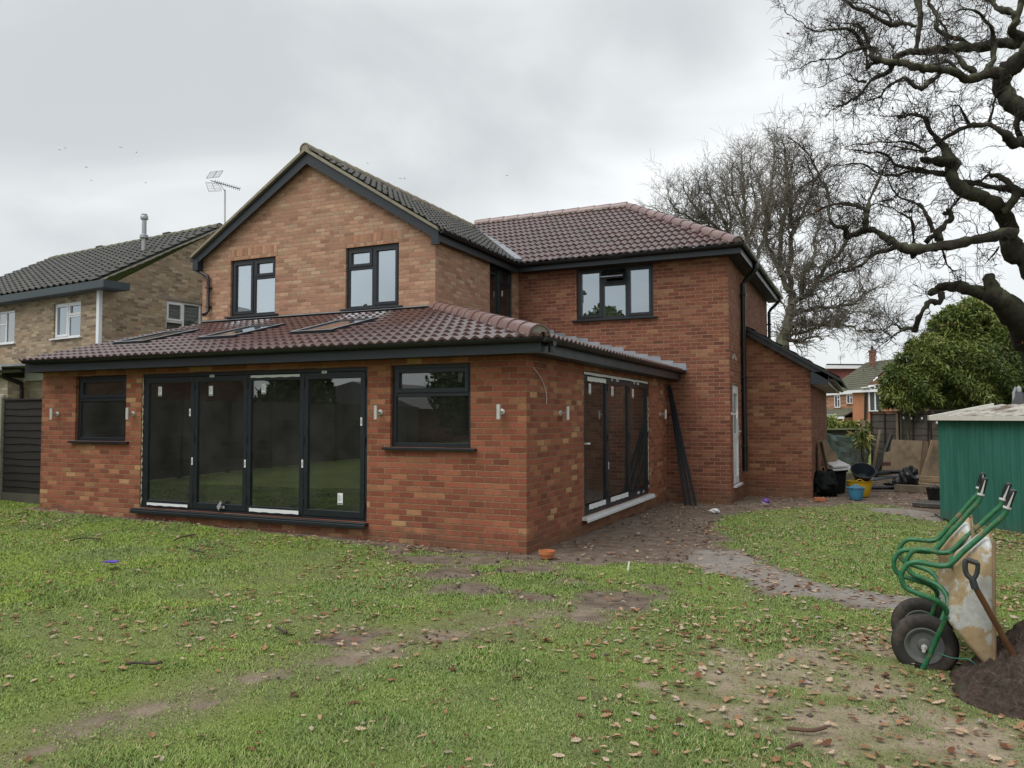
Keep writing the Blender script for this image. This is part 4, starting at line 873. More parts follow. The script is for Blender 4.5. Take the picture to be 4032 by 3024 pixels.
# green metal shed
SP = np.array([4.817, 6.112, 0]); SF_ = np.array([.544, -.839, 0]); SN_ = np.array([-.839, -.544, 0])
def sfm(a, d, z): p = SP+SF_*a+SN_*d; return (p[0], p[1], z)
shed = thing('garden_shed', 'green ribbed metal garden shed with a low white roof', 'shed', sfm(1.2, -1, -.1))
gt_ = NT('faded green painted steel'); gx_, gy_, gz_ = gt_.sep(gt_.pos()); st_ = gt_.comb(gt_.math('MULTIPLY', gx_, 7.), gt_.math('MULTIPLY', gy_, 7.), gt_.math('MULTIPLY', gz_, .9))
gc_ = gt_.mix(gt_.rng(gt_.noise(1.2, 5, .6, st_), .35, .7), (.020, .112, .082), (.040, .165, .130)); gc_ = gt_.mix(gt_.rng(gt_.noise(2.0, 6, .7, st_), .55, .75, 0, .5), gc_, (.06, .11, .085)); gc_ = gt_.mix(gt_.rng(gt_.math('ADD', gz_, gt_.math('MULTIPLY', gt_.noise(5, 5, .7), .35)), .35, .0, 0, .55), gc_, (.09, .085, .06)); gt_.bump(gt_.noise(6, 3), .12, .01)
green = gt_.set(gc_, .5, 0, .4)
ez_ = 1.595; L_ = 2.6; Dp = 2.2
def ribs(fn, length, z0, z1, m):
    prof = []; a = 0
    while a < length-.16: prof += [(a, 0), (a+.115, 0), (a+.125, -.016), (a+.150, -.016), (a+.160, 0)]; a += .172
    prof.append((length, 0))
    V = [fn(a, d, z) for a, d in prof for z in (z0, z1)]
    m.add(V, [(2*i, 2*i+2, 2*i+3, 2*i+1) for i in range(len(prof)-1)])
m = MB(); ribs(sfm, L_, -.2, ez_, m)
def sside(a, d, z): p = SP-SN_*a-SF_*d; return (p[0], p[1], z)
def sfar(a, d, z): p = SP+SF_*L_-SN_*a+SF_*d; return (p[0], p[1], z)
ribs(sside, Dp, -.2, ez_, m); ribs(sfar, Dp, -.2, ez_, m)
m.quad(sfm(0, -Dp, -.2), sfm(L_, -Dp, -.2), sfm(L_, -Dp, ez_), sfm(0, -Dp, ez_)); hz_ = ez_+.19
m.quad(sfm(0, 0, ez_), sfm(0, -Dp/2, hz_), sfm(0, -Dp, ez_)).quad(sfm(L_, 0, ez_), sfm(L_, -Dp/2, hz_), sfm(L_, -Dp, ez_))
m.build('wall', green, shed, recalc=False)
roofm = plain('off white roof sheet', (.40, .385, .345), .6, var=.14, scale=4, dirt=((.10, .065, .042), .47, .9))
m = MB(); z1 = hz_+.035; prof = []
a = -.08
while a < L_+.08: prof += [(a, 0), (a+.17, 0), (a+.185, .022), (a+.215, .022), (a+.23, 0)]; a += .24
V = []
for a, h in prof: V += [sfm(a, .10, ez_+.03+h), sfm(a, -Dp/2, z1+h), sfm(a, -Dp-.1, ez_+.03+h)]
m.add(V, [(3*i+q, 3*i+3+q, 3*i+4+q, 3*i+1+q) for i in range(len(prof)-1) for q in (0, 1)])
m.build('roof', roofm, shed, recalc=True)
m = MB().box(-.10, L_+.1, .06, .115, ez_-.02, ez_+.05, sfm)
for s_ in (-.10, L_+.06): m.slab([sfm(s_, .115, ez_-.02), sfm(s_, -Dp/2, z1-.03), sfm(s_, -Dp/2, z1+.04), sfm(s_, .115, ez_+.055)], SF_*.04)
m.build('roof_trim', plain('off white trim', (.62, .60, .54), .55, var=.08), shed)
# grey cone standing behind the shed
cp = at(4014, 1602, 17.5); pc = thing('covered_parasol', 'closed grey parasol with a pale pole top rising behind the shed roof', 'parasol', (cp[0], cp[1], -.1))
gc = plain('grey parasol cloth', (.10, .10, .11), .9, var=.2, scale=6, bump=.3)
m = MB(); V = []; n = 20
for zf, r_ in ((-.9, .20), (-.1, .19), (.12, .15), (.30, .085), (.34, .06)): V += [cp+up*zf+np.array([math.cos(t), math.sin(t), 0])*r_*(1+.12*math.cos(5*t)) for t in np.linspace(0, 2*PI, n, endpoint=False)]
m.add(V, [(i*n+j, i*n+(j+1) % n, (i+1)*n+(j+1) % n, (i+1)*n+j) for i in range(4) for j in range(n)]+[tuple(range(4*n, 5*n))]); m.build('cover', gc, pc, smooth=True)
MB().lathe([(.05, .33), (.055, .36), (.045, .44), (.02, .47), (0, .472)], cp, up, 14, False).tube([cp+np.array([-.11, -.05, -1.6]), cp+np.array([-.11, -.05, .32]), cp+np.array([-.06, -.03, .44])], .03, 8).build('pole', plain('pale grey pole', (.42, .43, .44), .5), pc, smooth=True)

# far houses
def q6(x, y, D): return at(*c6(x, y), D)
TL, TR, RR, RL = q6(470, 522, 86), q6(865, 492, 80), q6(1245, 166, 86), q6(930, 205, 92)
fz0 = -1.5
fh = thing('far_house', 'orange brick house with a mossy tiled roof and white windows beyond the garden', 'house', ((TL+TR)/2*np.array([1, 1, 0])+up*fz0))
fn_ = np.array([-(TR-TL)[1], (TR-TL)[0], 0.]); fn_ /= np.linalg.norm(fn_)
if fn_@(CAM-TR) < 0: fn_ = -fn_
bz = np.array([1, 1, 0.]); EL = np.array([TR[0], TR[1], TL[2]])
bk = (RR-TR)*bz*2; BR = TR*bz+bk+up*TR[2]
m = MB().quad(TL*bz+up*fz0, TR*bz+up*fz0, TR, TL).quad(TR*bz+up*fz0, BR*bz+up*fz0, BR, RR-up*.15, TR).quad(TL*bz+up*fz0, TL*bz+bk+up*fz0, TL*bz+bk+up*TL[2], TL)
m.build('wall', MT['brick_far'], fh, recalc=False)
ft = MB()
for j in range(14):
    f0, f1 = j/14, (j+1)/14
    a_, b_ = TL+(RL-TL)*f0-fn_*.02, TR+(RR-TR)*f0+(TR-TL)/60; c_, d_ = TR+(RR-TR)*f1+(TR-TL)/60, TL+(RL-TL)*f1
    ft.quad(a_+up*.20, b_+up*.20, c_+up*.12, d_+up*.12).quad(a_+up*.12, b_+up*.12, b_+up*.20, a_+up*.20)
rf = ft.build('roof', MT['tile_far'], fh, recalc=False)
MB().slab([RL, RR, BR, TL*bz+bk+up*TL[2]], up*.1).build('rear_roof', MT['tile_far'], fh)
cc = q6(983, 165, 88.5); ch = MB().obox(cc-up*.5, (.34, 0, 0), (0, .34, 0), (0, 0, 1.35)).obox(cc+up*.92, (.42, 0, 0), (0, .42, 0), (0, 0, .10)).build('chimney', plain('chimney brick', (.20, .095, .065), .9, var=.3, scale=3), rf)
MB().lathe([(.15, 0), (.13, .42), (.15, .44), (.15, .5)], cc+up*1.0, up, 10).build('chimney_pot', MT['black'], rf)
def wf(x, y): return onP(*c6(x, y), TR, fn_)
hd = (TR-TL)/np.linalg.norm((TR-TL)*bz)
def fwin(x0, x1, y0, y1, label=None):
    a, b = wf(x0, y0), wf(x1, y1); w_ = np.linalg.norm((b-a)*bz); h_ = abs(a[2]-b[2]); c = (a+b)/2; hd2 = hd*bz; hd2 = hd2/np.linalg.norm(hd2); m = MB()
    for sx in (-1, .1, 1): m.obox(c+hd2*sx*w_*.46, hd2*w_*.05, fn_*.09, up*h_*.5)
    for sz in (-1, 1): m.obox(c+up*sz*h_*.46, hd2*w_*.5, fn_*.088, up*h_*.045)
    m.obox(c+up*h_*.18+hd2*w_*.28, hd2*w_*.2, fn_*.085, up*h_*.03)
    o = m.build('window', WH, fh); MB().obox(c, hd2*w_*.47, fn_*.05, up*h_*.47).build('pane', MT['ink'], o); MB().obox(c-up*h_*.53, hd2*w_*.56, fn_*.14, up*h_*.04).build('sill', plain('red tile sill', (.2, .06, .04), .8), o); return o
fwin(607, 665, 527, 652); fwin(730, 792, 518, 612)
m = MB().obox((TL+TR)/2+fn_*.12+up*.02, (TR-TL)/2, fn_*.12, up*.16)
g1_ = wf(872, 500); m.obox(np.array([g1_[0], g1_[1], (g1_[2]+fz0)/2])+fn_*.1, hd*.13, fn_*.1, up*(g1_[2]-fz0)/2); m.build('white_gutter', WH, fh)
pa_, pb_, pc_, pd_ = (wf(505, 745)+fn_*2.2, wf(882, 742)+fn_*2.2, wf(850, 668), wf(530, 672))
MB().slab([pa_, pb_, pc_, pd_], up*.12).build('porch_roof', MT['tile_far'], fh); MB().bar(pa_-up*.1, pb_-up*.1, .1, .22).build('porch_fascia', WH, fh)
MB().slab([wf(535, 752)+fn_*1.9, wf(865, 752)+fn_*1.9, wf(865, 870)+fn_*1.9, wf(535, 870)+fn_*1.9], -fn_*1.85).build('porch_wall', MT['brick_far'], fh)
for x0, x1 in ((645, 700), (720, 770)):
    c = (wf(x0, 775)+wf(x1, 812))/2+fn_*1.95; MB().obox(c, hd*.8, fn_*.05, up*.75).build('porch_window', WH, fh); MB().obox(c, hd*.65, fn_*.07, up*.6).build('porch_pane', MT['ink'], fh)
# its side wing
w0, w1 = wf(905, 480)+fn_*.0, wf(1330, 470); w0 = TR+(w0-TR)*1.; 
ang_n = fn_; e0_, e1_ = wf(905, 486)+fn_*1.5, wf(1300, 470)+fn_*1.5
MB().quad(e0_*bz+up*fz0, e1_*bz+up*fz0, e1_, e0_).quad(e0_*bz+up*fz0, (e0_-fn_*4)*bz+up*fz0, e0_-fn_*4, e0_).build('side_wing_wall', plain('orange far brick', (.38, .165, .085), .9, var=.2, scale=2), fh, recalc=False)
MB().slab([e0_+fn_*.3-hd*.3, e1_+fn_*.3, wf(1290, 360)-fn_*2, wf(1010, 395)-fn_*2], up*.12).build('side_wing_roof', MT['tile_far'], fh)
MB().bar(e0_+fn_*.35-up*.05-hd*.3, e1_+fn_*.35-up*.05, .12, .25).build('white_gutter', WH, fh)
c = (onP(*c6(985, 512), e0_, fn_)+onP(*c6(1040, 605), e0_, fn_))/2; m = MB()
for sx in (-1, .15, 1): m.obox(c+hd*sx*.72, hd*.09, fn_*.12, up*1.3)
for sz in (-1, 1): m.obox(c+up*sz*1.25, hd*.8, fn_*.118, up*.08)
m.obox(c+up*1.0-hd*.75+fn_*.3, hd*.5, fn_*.3+up*.12, up*.04-fn_*.0); o = m.build('window', WH, fh); MB().obox(c, hd*.7, fn_*.06, up*1.2).build('pane', MT['ink'], o)
MB().bar(onP(*c6(915, 460), e0_+fn_*.2, fn_), onP(*c6(910, 800), e0_+fn_*.2, fn_), .22, .2, (0, 1, 0)).bar(onP(*c6(1022, 455), e0_+fn_*.2, fn_), onP(*c6(1058, 690), e0_+fn_*.2, fn_), .26, .2, (0, 1, 0)).build('soil_pipe', MT['black'], fh)
# second far house: tile-hung flat dormer
rh = thing('far_dormer_house', 'far house with a red tile-hung flat-roofed dormer and white fascia', 'house', q6(700, 480, 100)*bz+up*fz0)
dp_ = np.array([.2, 1, 0])*5
A, B, C_, D_ = q6(515, 258, 100), q6(905, 258, 97), q6(905, 620, 97), q6(515, 620, 100)
MB().slab([A, B, np.array([*C_[:2], fz0]), np.array([*D_[:2], fz0])], dp_).build('wall', MT['tile_red'] if False else plain('red hung tile', (.155, .045, .038), .7, var=.3, scale=1.2), rh)
MB().slab([q6(508, 222, 99.4), q6(935, 222, 96.4), q6(935, 258, 96.4), q6(508, 258, 99.4)], dp_).build('white_fascia', WH, rh)
MB().slab([q6(520, 210, 99.3), q6(940, 212, 96.3), q6(940, 222, 96.3), q6(520, 222, 99.3)], dp_).build('flat_roof', MT['black'], rh)
MB().bar(q6(540, 445, 99), q6(546, 500, 99), .35, .3, (0, 1, 0)).build('white_downpipe', WH, rh)
ta = thing('television_aerial', 'tiny thin aerial on the far flat-roofed house', 'aerial', q6(664, 212, 100))
MB().tube([q6(664, 212, 100), q6(664, 130, 100)], .04, 5).build('pole', mt, ta)
m = MB().tube([q6(645, 150, 100), q6(704, 126, 100)], .035, 5)
for f_ in np.linspace(0, 1, 6): c = q6(645, 150, 100)*(1-f_)+q6(704, 126, 100)*f_; m.tube([c-up*.35, c+up*.35], .02, 4)
m.build('boom', mt, ta)

# low dark fence, sagging green mesh and grey sheets beyond the lean-to
lf = thing('low_fence', 'low dark timber fence with a pale top rail beyond the green mesh', 'fence', q6(730, 1000, 30)*bz)
dkw = plain('dark wet timber', (.035, .032, .026), .9, var=.4, scale=5)
MB().slab([q6(380, 875, 30), q6(945, 868, 30), q6(945, 1250, 30), q6(380, 1250, 30)], (0, .04, 0)).build('boards', dkw, lf)
MB().slab([q6(380, 862, 29.9), q6(945, 855, 29.9), q6(945, 872, 29.9), q6(380, 878, 29.9)], (0, .2, 0)).build('top_rail', plain('mossy top rail', (.16, .18, .10), .9, var=.3, scale=5), lf)
grs = plain('grey cement sheet', (.15, .155, .15), .9, var=.25, scale=4, dirt=((.09, .10, .085), .5, .6))
gs_ = thing('cement_sheet', 'grey cement sheets standing behind the green mesh', 'sheet', q6(780, 1240, 27)*bz)
for pts in ([(632, 925), (930, 960), (930, 1090), (628, 1085)], [(560, 925), (625, 930), (632, 1240), (640, 1260), (590, 1260)], [(640, 1092), (750, 1092), (770, 1260), (620, 1260)], [(760, 1096), (882, 1092), (830, 1250), (770, 1250)], [(890, 1092), (932, 1090), (932, 1260), (840, 1255)]):
    MB().slab([q6(x, y, 27+.02*i) for i, (x, y) in enumerate(pts)], (0, .04, 0)).build('sheet', grs, gs_)
meshm = NT('green garden mesh'); mu_, mv_, mw_ = meshm.sep(meshm.pos()); tr_ = meshm.n('ShaderNodeBsdfTransparent'); ms_ = meshm.n('ShaderNodeMixShader')
wv = meshm.math('ADD', meshm.math('FRACT', meshm.math('MULTIPLY', mw_, 36.)), 0.); wu = meshm.math('FRACT', meshm.math('MULTIPLY', meshm.math('ADD', mu_, mv_), 36.))
cov = meshm.math('MAXIMUM', meshm.math('LESS_THAN', wv, .28), meshm.math('LESS_THAN', wu, .28))
meshm.set((.05, .16, .13), .6); meshm.l(cov, ms_.inputs[0]); meshm.l(tr_.outputs[0], ms_.inputs[1]); meshm.l(meshm.b.outputs[0], ms_.inputs[2]); meshm.l(ms_.outputs[0], meshm.out.inputs[0])
gm = thing('mesh_fence', 'sagging green plastic mesh fence between the lean-to and the fence post', 'mesh fence', q6(740, 1240, 24)*bz)
V = []; n = 12
for i in range(n+1):
    f_ = i/n; x = 510+425*f_; yt = 912+58*f_+10*math.sin(f_*PI); yb = 1250; D = 24+.5*math.sin(f_*7)
    V += [q6(x, yt+(yb-yt)*j/6, D+.12*math.sin(j*1.9+i)) for j in range(7)]
MB().add(V, [(7*i+j, 7*i+7+j, 7*i+8+j, 7*i+j+1) for i in range(n) for j in range(6)]).build('mesh', meshm.m, gm, recalc=False)
MB().tube([V[7*i] for i in range(n+1)], .014, 5).build('edge_cord', plain('green cord', (.04, .2, .17), .5), gm)

# ---- stacked and leaning building materials
def leaning(name, pts, base, thick, mat, label, cat, lean, group=None):
    """a sheet whose outline was surveyed on the upright plane through base, then leaned back by 'lean' metres per metre"""
    P = [vp(base, x, y) for x, y in pts]; z0 = min(p[2] for p in P); z0 = max(z0, float(gz(base[0], base[1]))-.02)
    Q = []
    for p in P:
        k_ = max(0, p[2]-z0)*lean; d = (p-CAM); d = d/ (d@_f); Q.append(p+d*k_)
    back = _f*thick
    return tag(MB().slab(Q, back).build(name, mat, origin=(P[0]+P[-1])/2*bz+up*z0), label, cat, group)
b1 = gp(1265, 1335)-_f*.75
leaning('chipboard_sheet', [(1180, 972), (1488, 985), (1450, 1350), (1075, 1322), (1105, 1105), (1128, 1098), (1165, 1090)], b1, .022, ply, 'large tan chipboard sheet leaning on the weathered fence', 'board', .14)
leaning('chipboard_sheet', [(1575, 1005), (1700, 1010), (1700, 1385), (1465, 1352), (1530, 1140)], gp(1560, 1390)-_f*.6, .022, ply, 'tan chipboard sheet half hidden by the corner of the green shed', 'board', .14)
leaning('timber_batten', [(1580, 975), (1720, 985), (1720, 1030), (1600, 1015), (1540, 1205), (1522, 1200)], gp(1560, 1388)-_f*.8, .05, wood_new, 'pale timber frame corner leaning on the chipboard beside the shed', 'timber', .12)
leaning('timber_board', [(1508, 985), (1548, 990), (1540, 1200), (1465, 1345), (1452, 1340)], gp(1500, 1375)-_f*.5, .03, plain('brown board', (.155, .105, .065), .85, var=.3, scale=7), 'narrow brown board leaning between the two chipboard sheets', 'timber', .14)
leaning('timber_strip', [(1055, 870), (1072, 872), (1005, 1280), (980, 1275)], gp(1000, 1330), .04, wood_post, 'thin timber strip leaning on the fence beside the post', 'timber', .25)
pb0, pb1 = gp(1012, 1340), None
p_a = gp(1015, 1345); p_b = vp(p_a, 1172, 930); d_ = (p_b-CAM); p_b = p_b+d_/(d_@_f)*.5
tag(MB().tube([p_a, p_b], .055, 10).build('black_pipe', MT['black'], origin=p_a), 'black plastic pipe leaning diagonally against the weathered fence', 'pipe')
# timbers on the ground
def lying(x0, y0, x1, y1, w_, h_, mat, name, label, cat, zoff=0., group=None):
    a, b = gp(x0, y0), gp(x1, y1); a = a+up*(h_/2+zoff); b = b+up*(h_/2+zoff)
    return tag(MB().bar(a, b, w_, h_).build(name, mat, bevel=.004, origin=(a+b)/2-up*h_/2), label, cat, group)
slp = plain('old sleeper', (.14, .11, .075), .9, var=.3, scale=8, bump=.4)
lying(1215, 1490, 1720, 1520, .16, .16, slp, 'timber_sleeper', 'weathered timber sleeper lying in front of the black pipes', 'timber')
for k_, (x0, y0, x1, y1, zo, lb) in enumerate(((1385, 1465, 1740, 1490, 0, 'lowest pale plank of the small stack beside the shed'), (1395, 1440, 1740, 1466, .05, 'second pale plank of the small stack beside the shed'), (1430, 1432, 1740, 1450, .13, 'thin pale plank near the top of the stack beside the shed'), (1425, 1430, 1700, 1446, .20, 'topmost pale plank of the stack beside the shed'))):
    lying(x0, y0+8, x1, y1+8, .12, .06, wood_new, 'timber_plank', lb, 'plank', zo, 'pale planks stacked beside the shed')
pipes = [(960, 1420, 1300, 1385, .05, .30), (950, 1425, 1240, 1380, .04, .18), (955, 1440, 1215, 1440, .05, .02), (1090, 1400, 1330, 1405, .04, .34)]
for k_, (x0, y0, x1, y1, r_, zo) in enumerate(pipes):
    a, b = gp(x0, y0+45), gp(x1, y1+45)
    tag(MB().tube([a+up*(zo+r_), b+up*(zo+r_)], r_, 10).build('drain_pipe', MT['black'] if k_ != 1 else plain('grey plastic pipe', (.18, .2, .24), .35), origin=(a+b)/2), ('topmost black pipe of the pile behind the yellow tub', 'grey pipe lying in the pile of black pipes', 'lowest black pipe of the pile behind the sleeper', 'short dark pipe at the back of the pile of pipes')[k_], 'pipe')
# crumpled black sheeting on the pile
def lump(name, c, rx, ry, rz, mat, label, cat, seed=0, rough=.35, n=22):
    V = []; m_ = n//2
    for i in range(m_+1):
        th = PI*i/m_
        for j in range(n):
            ph = 2*PI*j/n; d = np.array([math.sin(th)*math.cos(ph), math.sin(th)*math.sin(ph), math.cos(th)])
            k_ = 1+rough*(float(fbm(np.array(d[0]*1.7+seed+5), np.array(d[1]*1.7+d[2]*2.1+seed+9), 3))-.5)*2
            V.append(np.array(c)+d*np.array([rx, ry, rz])*k_)
    F = [(i*n+j, i*n+(j+1) % n, (i+1)*n+(j+1) % n, (i+1)*n+j) for i in range(m_) for j in range(n)]
    return tag(MB().add(V, F).build(name, mat, origin=np.array(c)-up*rz), label, cat)
c = gp(1340, 1470)
lump('crumpled_sheeting', c+up*.22, .22, .18, .30, MT['black'], 'crumpled black sheeting heaped on the pipes in front of the chipboard', 'sheeting', 3, .9)
c = gp(1240, 1462); lump('crumpled_sheeting', c+up*.10, .28, .16, .13, MT['black'], 'low black sheeting draped over the pipe ends beside the sleeper', 'sheeting', 8, .8)
c = gp(1120, 1380); tag(MB().obox(c+up*.45, (.10, .03, 0), (-.03, .07, 0), (0, 0, .05)).build('rusty_block', plain('rust brown metal', (.10, .045, .035), .8, var=.4), origin=c), 'rust brown block on the pipes in front of the large chipboard', 'block')

# tubs
def tub(name, c, r0, r1, h, mat, label, tilt=0., tdir=0., handles=True, cat='tub'):
    t_ = thing(name, label, cat, c)
    m = MB(); ax = np.array([math.sin(tilt)*math.cos(tdir), math.sin(tilt)*math.sin(tdir), math.cos(tilt)])
    m.lathe([(0, .0), (r0*.94, 0), (r0, .012), (r0+(r1-r0)*.5, h*.5), (r1, h-.02), (r1+.012, h-.015), (r1+.014, h), (r1-.006, h), (r1-.012, h-.02), (r0-.01, .02), (0, .015)], c, ax, 30, False)
    m.build('tub_body', mat, t_, smooth=True)
    if handles:
        hm = MB(); a = np.cross(ax, (0, 1, 0)); a /= np.linalg.norm(a); b = np.cross(ax, a)
        for s_ in (-1, 1):
            hm.tube([np.array(c)+ax*(h-.01)+b*s_*(r1+.005)+a*w_*.09+ax*(.055*math.cos(w_*PI/2)) for w_ in np.linspace(-1, 1, 9)], .011, 6)
        hm.build('handle', mat, t_, smooth=True)
    return t_
P_ = gp(818, 1575); px1 = np.linalg.norm(vp(P_, 900, 1460)-vp(P_, 735, 1460)); hh_ = vp(P_, 818, 1452)[2]-P_[2]
tub('blue_bucket', P_, px1*.36, px1*.5, hh_, plain('dusty blue plastic', (.045, .22, .36), .5, var=.2, scale=9, dirt=((.12, .2, .25), .5, .5)), 'dusty blue tub in front of the yellow tub', cat='tub')
P2_ = gp(845, 1548); P2_ = P2_+np.array([.10, .50, 0])*.3; px2 = np.linalg.norm(vp(P2_, 965, 1390)-vp(P2_, 722, 1390)); h2_ = vp(P2_, 845, 1385)[2]-P2_[2]
tub('yellow_tub', P2_, px2*.36, px2*.49, h2_, plain('yellow plastic', (.52, .33, .012), .45, var=.12, scale=8, dirt=((.3, .19, .03), .55, .4)), 'yellow flexible tub behind the blue tub')
c = P2_+up*(h2_-.02)+np.array([-.02, .02, 0]); r_ = px2*.48
tub('black_tub', c+_r*r_*.25+up*.06, r_*.62, r_*.98, r_*.95, plain('black rubber', (.010, .014, .020), .42, var=.3, scale=7), 'black tub tipped inside the yellow tub', .62, math.atan2(-_f[1]-.2*_r[1], -_f[0]-.2*_r[0]), False)
P3_ = gp(1610, 1600); px3 = np.linalg.norm(vp(P3_, 1690, 1475)-vp(P3_, 1540, 1475)); h3_ = vp(P3_, 1610, 1470)[2]-P3_[2]
tub('black_bucket', P3_+up*.03, px3*.40, px3*.5, h3_, MT['black'], 'shiny black bucket beside the corner of the green shed', cat='bucket')
sb_ = gp(1600, 1640); tag(MB().obox(sb_+up*.03+np.array([.12, 0, 0]), (.42, -.12, 0), (.08, .30, 0), (0, 0, .045)).build('paving_slab', plain('wet dark slab', (.06, .055, .05), .35, var=.3, scale=7, bump=.3), origin=sb_, bevel=.01), 'wet dark slab under the black bucket by the shed', 'slab')
# black box with white boards on it, sacks, leaning sheets by the lean-to
P4_ = gp(655, 1515); w4 = np.linalg.norm(vp(P4_, 720, 1400)-vp(P4_, 565, 1400)); h4 = vp(P4_, 650, 1262)[2]-P4_[2]
cr = thing('black_bin', 'tall dark green-black bin under the white boards beside the lean-to', 'bin', P4_)
bg_ = plain('dark green plastic', (.004, .006, .0055), .85, spec=.2, var=.4, scale=4)
V = [P4_+_r*sx*w4*.5*k_+np.array([_f[0], _f[1], 0])*(sy*.24*k_+.24)+up*z_ for z_, k_ in ((0, .82), (h4, 1.0)) for sx, sy in ((-1, -1), (1, -1), (1, 1), (-1, 1))]
MB().add(V, [(0, 1, 2, 3), (4, 5, 6, 7), (0, 1, 5, 4), (1, 2, 6, 5), (2, 3, 7, 6), (3, 0, 4, 7)]).build('body', bg_, cr, bevel=.02)
MB().obox(P4_+_f*np.array([1, 1, 0])*.24+up*(h4-.05), _r*w4*.54, _f*np.array([1, 1, 0])*.27, up*.03).build('rim', bg_, cr, bevel=.008)
fl2 = _f*np.array([1, 1, 0])
for k_, (dx, dz, wx_, lb) in enumerate(((.05, .03, .24, 'lower white sheet lying on the black bin'), (.0, .10, .19, 'upper white sheet lying on top of the lower white sheet'))):
    c = P4_+fl2*.2+_r*dx+up*(h4+dz); tag(MB().obox(c, _r*wx_+up*.015, fl2*.28-_r*.02+up*.05, up*.018+fl2*-.003).build('white_board', plain('white laminate', (.62, .62, .61), .5, var=.08), origin=c-up*.06), lb, 'board')
c = gp(495, 1545); lump('rubbish_sack', c+up*.22+np.array([.02, .3, 0]), .24, .3, .30, bg_, 'dark glossy sack at the foot of the lean-to wall', 'sack', 14, .5)
Ya = gp(600, 1500)
for k_ in range(3):
    x0b = Ya[0]-.02-k_*.045; y0 = Ya[1]-.25+.06*k_; zt_ = vp(Ya, 450, 985+12*k_)[2]; zg = float(gz(x0b, y0)); xt = 2.72+.035*(2-k_)
    P = [(x0b, y0, zg), (x0b, y0+.9-.2*k_, zg), (xt, y0+.9-.2*k_, zt_), (xt, y0, zt_)]
    tag(MB().slab(P, (.034, 0, .008)).build('plywood_sheet', (ply, plain('dark edged plywood', (.09, .065, .045), .8, var=.4, scale=8), wood_new)[k_], origin=(x0b, y0, zg)), ('outer plywood sheet of the stack leaning on the lean-to wall', 'middle dark plywood sheet leaning on the lean-to wall', 'inner pale board leaning on the lean-to wall')[k_], 'board')
Q = [vp(Ya-np.array([0, .05, 0]), x, y) for x, y in ((497, 1128), (600, 1090), (642, 1165), (540, 1250))]
tag(MB().slab(Q, fl2*.10+_r*.04).build('plywood_offcut', plain('plywood offcut', (.24, .165, .10), .85, var=.2, scale=8), origin=Q[3]), 'short tan plywood offcut resting between the leaning sheets and the black bin', 'board')
Q = [vp(Ya-np.array([0, .02, 0]), x, y)+fl2*.12 for x, y in ((452, 985), (530, 967), (622, 1120), (512, 1150))]
tag(MB().slab(Q, fl2*.03+_r*.02).build('plywood_sheet', ply, origin=Q[3]), 'pale chipboard sheet showing its face at the top of the leaning stack', 'board')
# bricks, pot, ball, scraps
bk_ = plain('orange clay', (.36, .12, .055), .85, var=.25, scale=14, bump=.2)
c = gp(452, 1592); tag(MB().obox(c+up*.035, (.10, .03, 0), (-.015, .05, 0), (0, 0, .04)).build('loose_brick', bk_, origin=c, bevel=.005), 'orange brick end lying at the corner of the lean-to', 'brick')
for k_, (u_, v_, a) in enumerate(((2945, 1938, .5), (2955, 1944, .9))):
    c = onZ(u_, v_, -.08); tag(MB().obox(c+up*(.05+.02*k_), np.array([.11*math.cos(a), .11*math.sin(a), -.06]), np.array([-.05*math.sin(a), .05*math.cos(a), 0]), np.array([.02, .01, .032])).build('loose_brick', bk_, origin=c), ('red brick leaning against the lean-to wall beside the downpipe', 'second red brick lying beside the brick under the downpipe')[k_], 'brick')
c = onZ(2153, 2196, 0); c[2] = float(gz(c[0], c[1])); pot = MB().lathe([(.0, .0), (.075, 0), (.088, .045), (.096, .045), (.098, .085), (.088, .085), (.084, .05), (0, .045)], c, up, 24, False).build('flower_pot', plain('terracotta', (.42, .15, .06), .85, var=.15), smooth=True, origin=c); tag(pot, 'small terracotta pot base at the foot of the house corner', 'flower pot')
c = onZ(3012, 1990, -.07); bt = thing('ball', 'small white and purple ball on the mud by the lean-to', 'ball', c)
MB().lathe([(.075*math.sin(t), .075-.075*math.cos(t)) for t in np.linspace(.02, PI*.5, 8)], c, (.3, -.2, 1), 16, False).build('pale_half', MT['white'], bt, smooth=True); MB().lathe([(.075*math.sin(t), .075-.075*math.cos(t)) for t in np.linspace(PI*.5, PI-.02, 8)], c, (.3, -.2, 1), 16, False).build('purple_half', plain('purple plastic', (.10, .03, .22), .5), bt, smooth=True)
c = onZ(2812, 2018, -.05); lump('rubble_lump', c+up*.03, .09, .06, .045, MT['white_dirty'], 'pale lump of rubble on the mud near the leaning lengths', 'rubble', 21, .6, 12)
c = onZ(2472, 2252, -.02); tag(MB().bar(c, c+np.array([.01, .02, .11]), .018, .012, (0, 1, 0)).build('peg', MT['white_dirty'], origin=c), 'short pale peg sticking up at the edge of the path', 'peg')
c = onZ(427, 2226, .1); tag(MB().slab([c+np.array(q) for q in ((-.10, 0, .02), (.0, -.04, .035), (.11, .0, .03), (.09, .05, .04), (-.06, .05, .03))], (.005, .0, .012)).build('toy_scrap', plain('violet plastic', (.11, .06, .42), .4), origin=c), 'violet plastic scrap lying in the lawn', 'scrap')
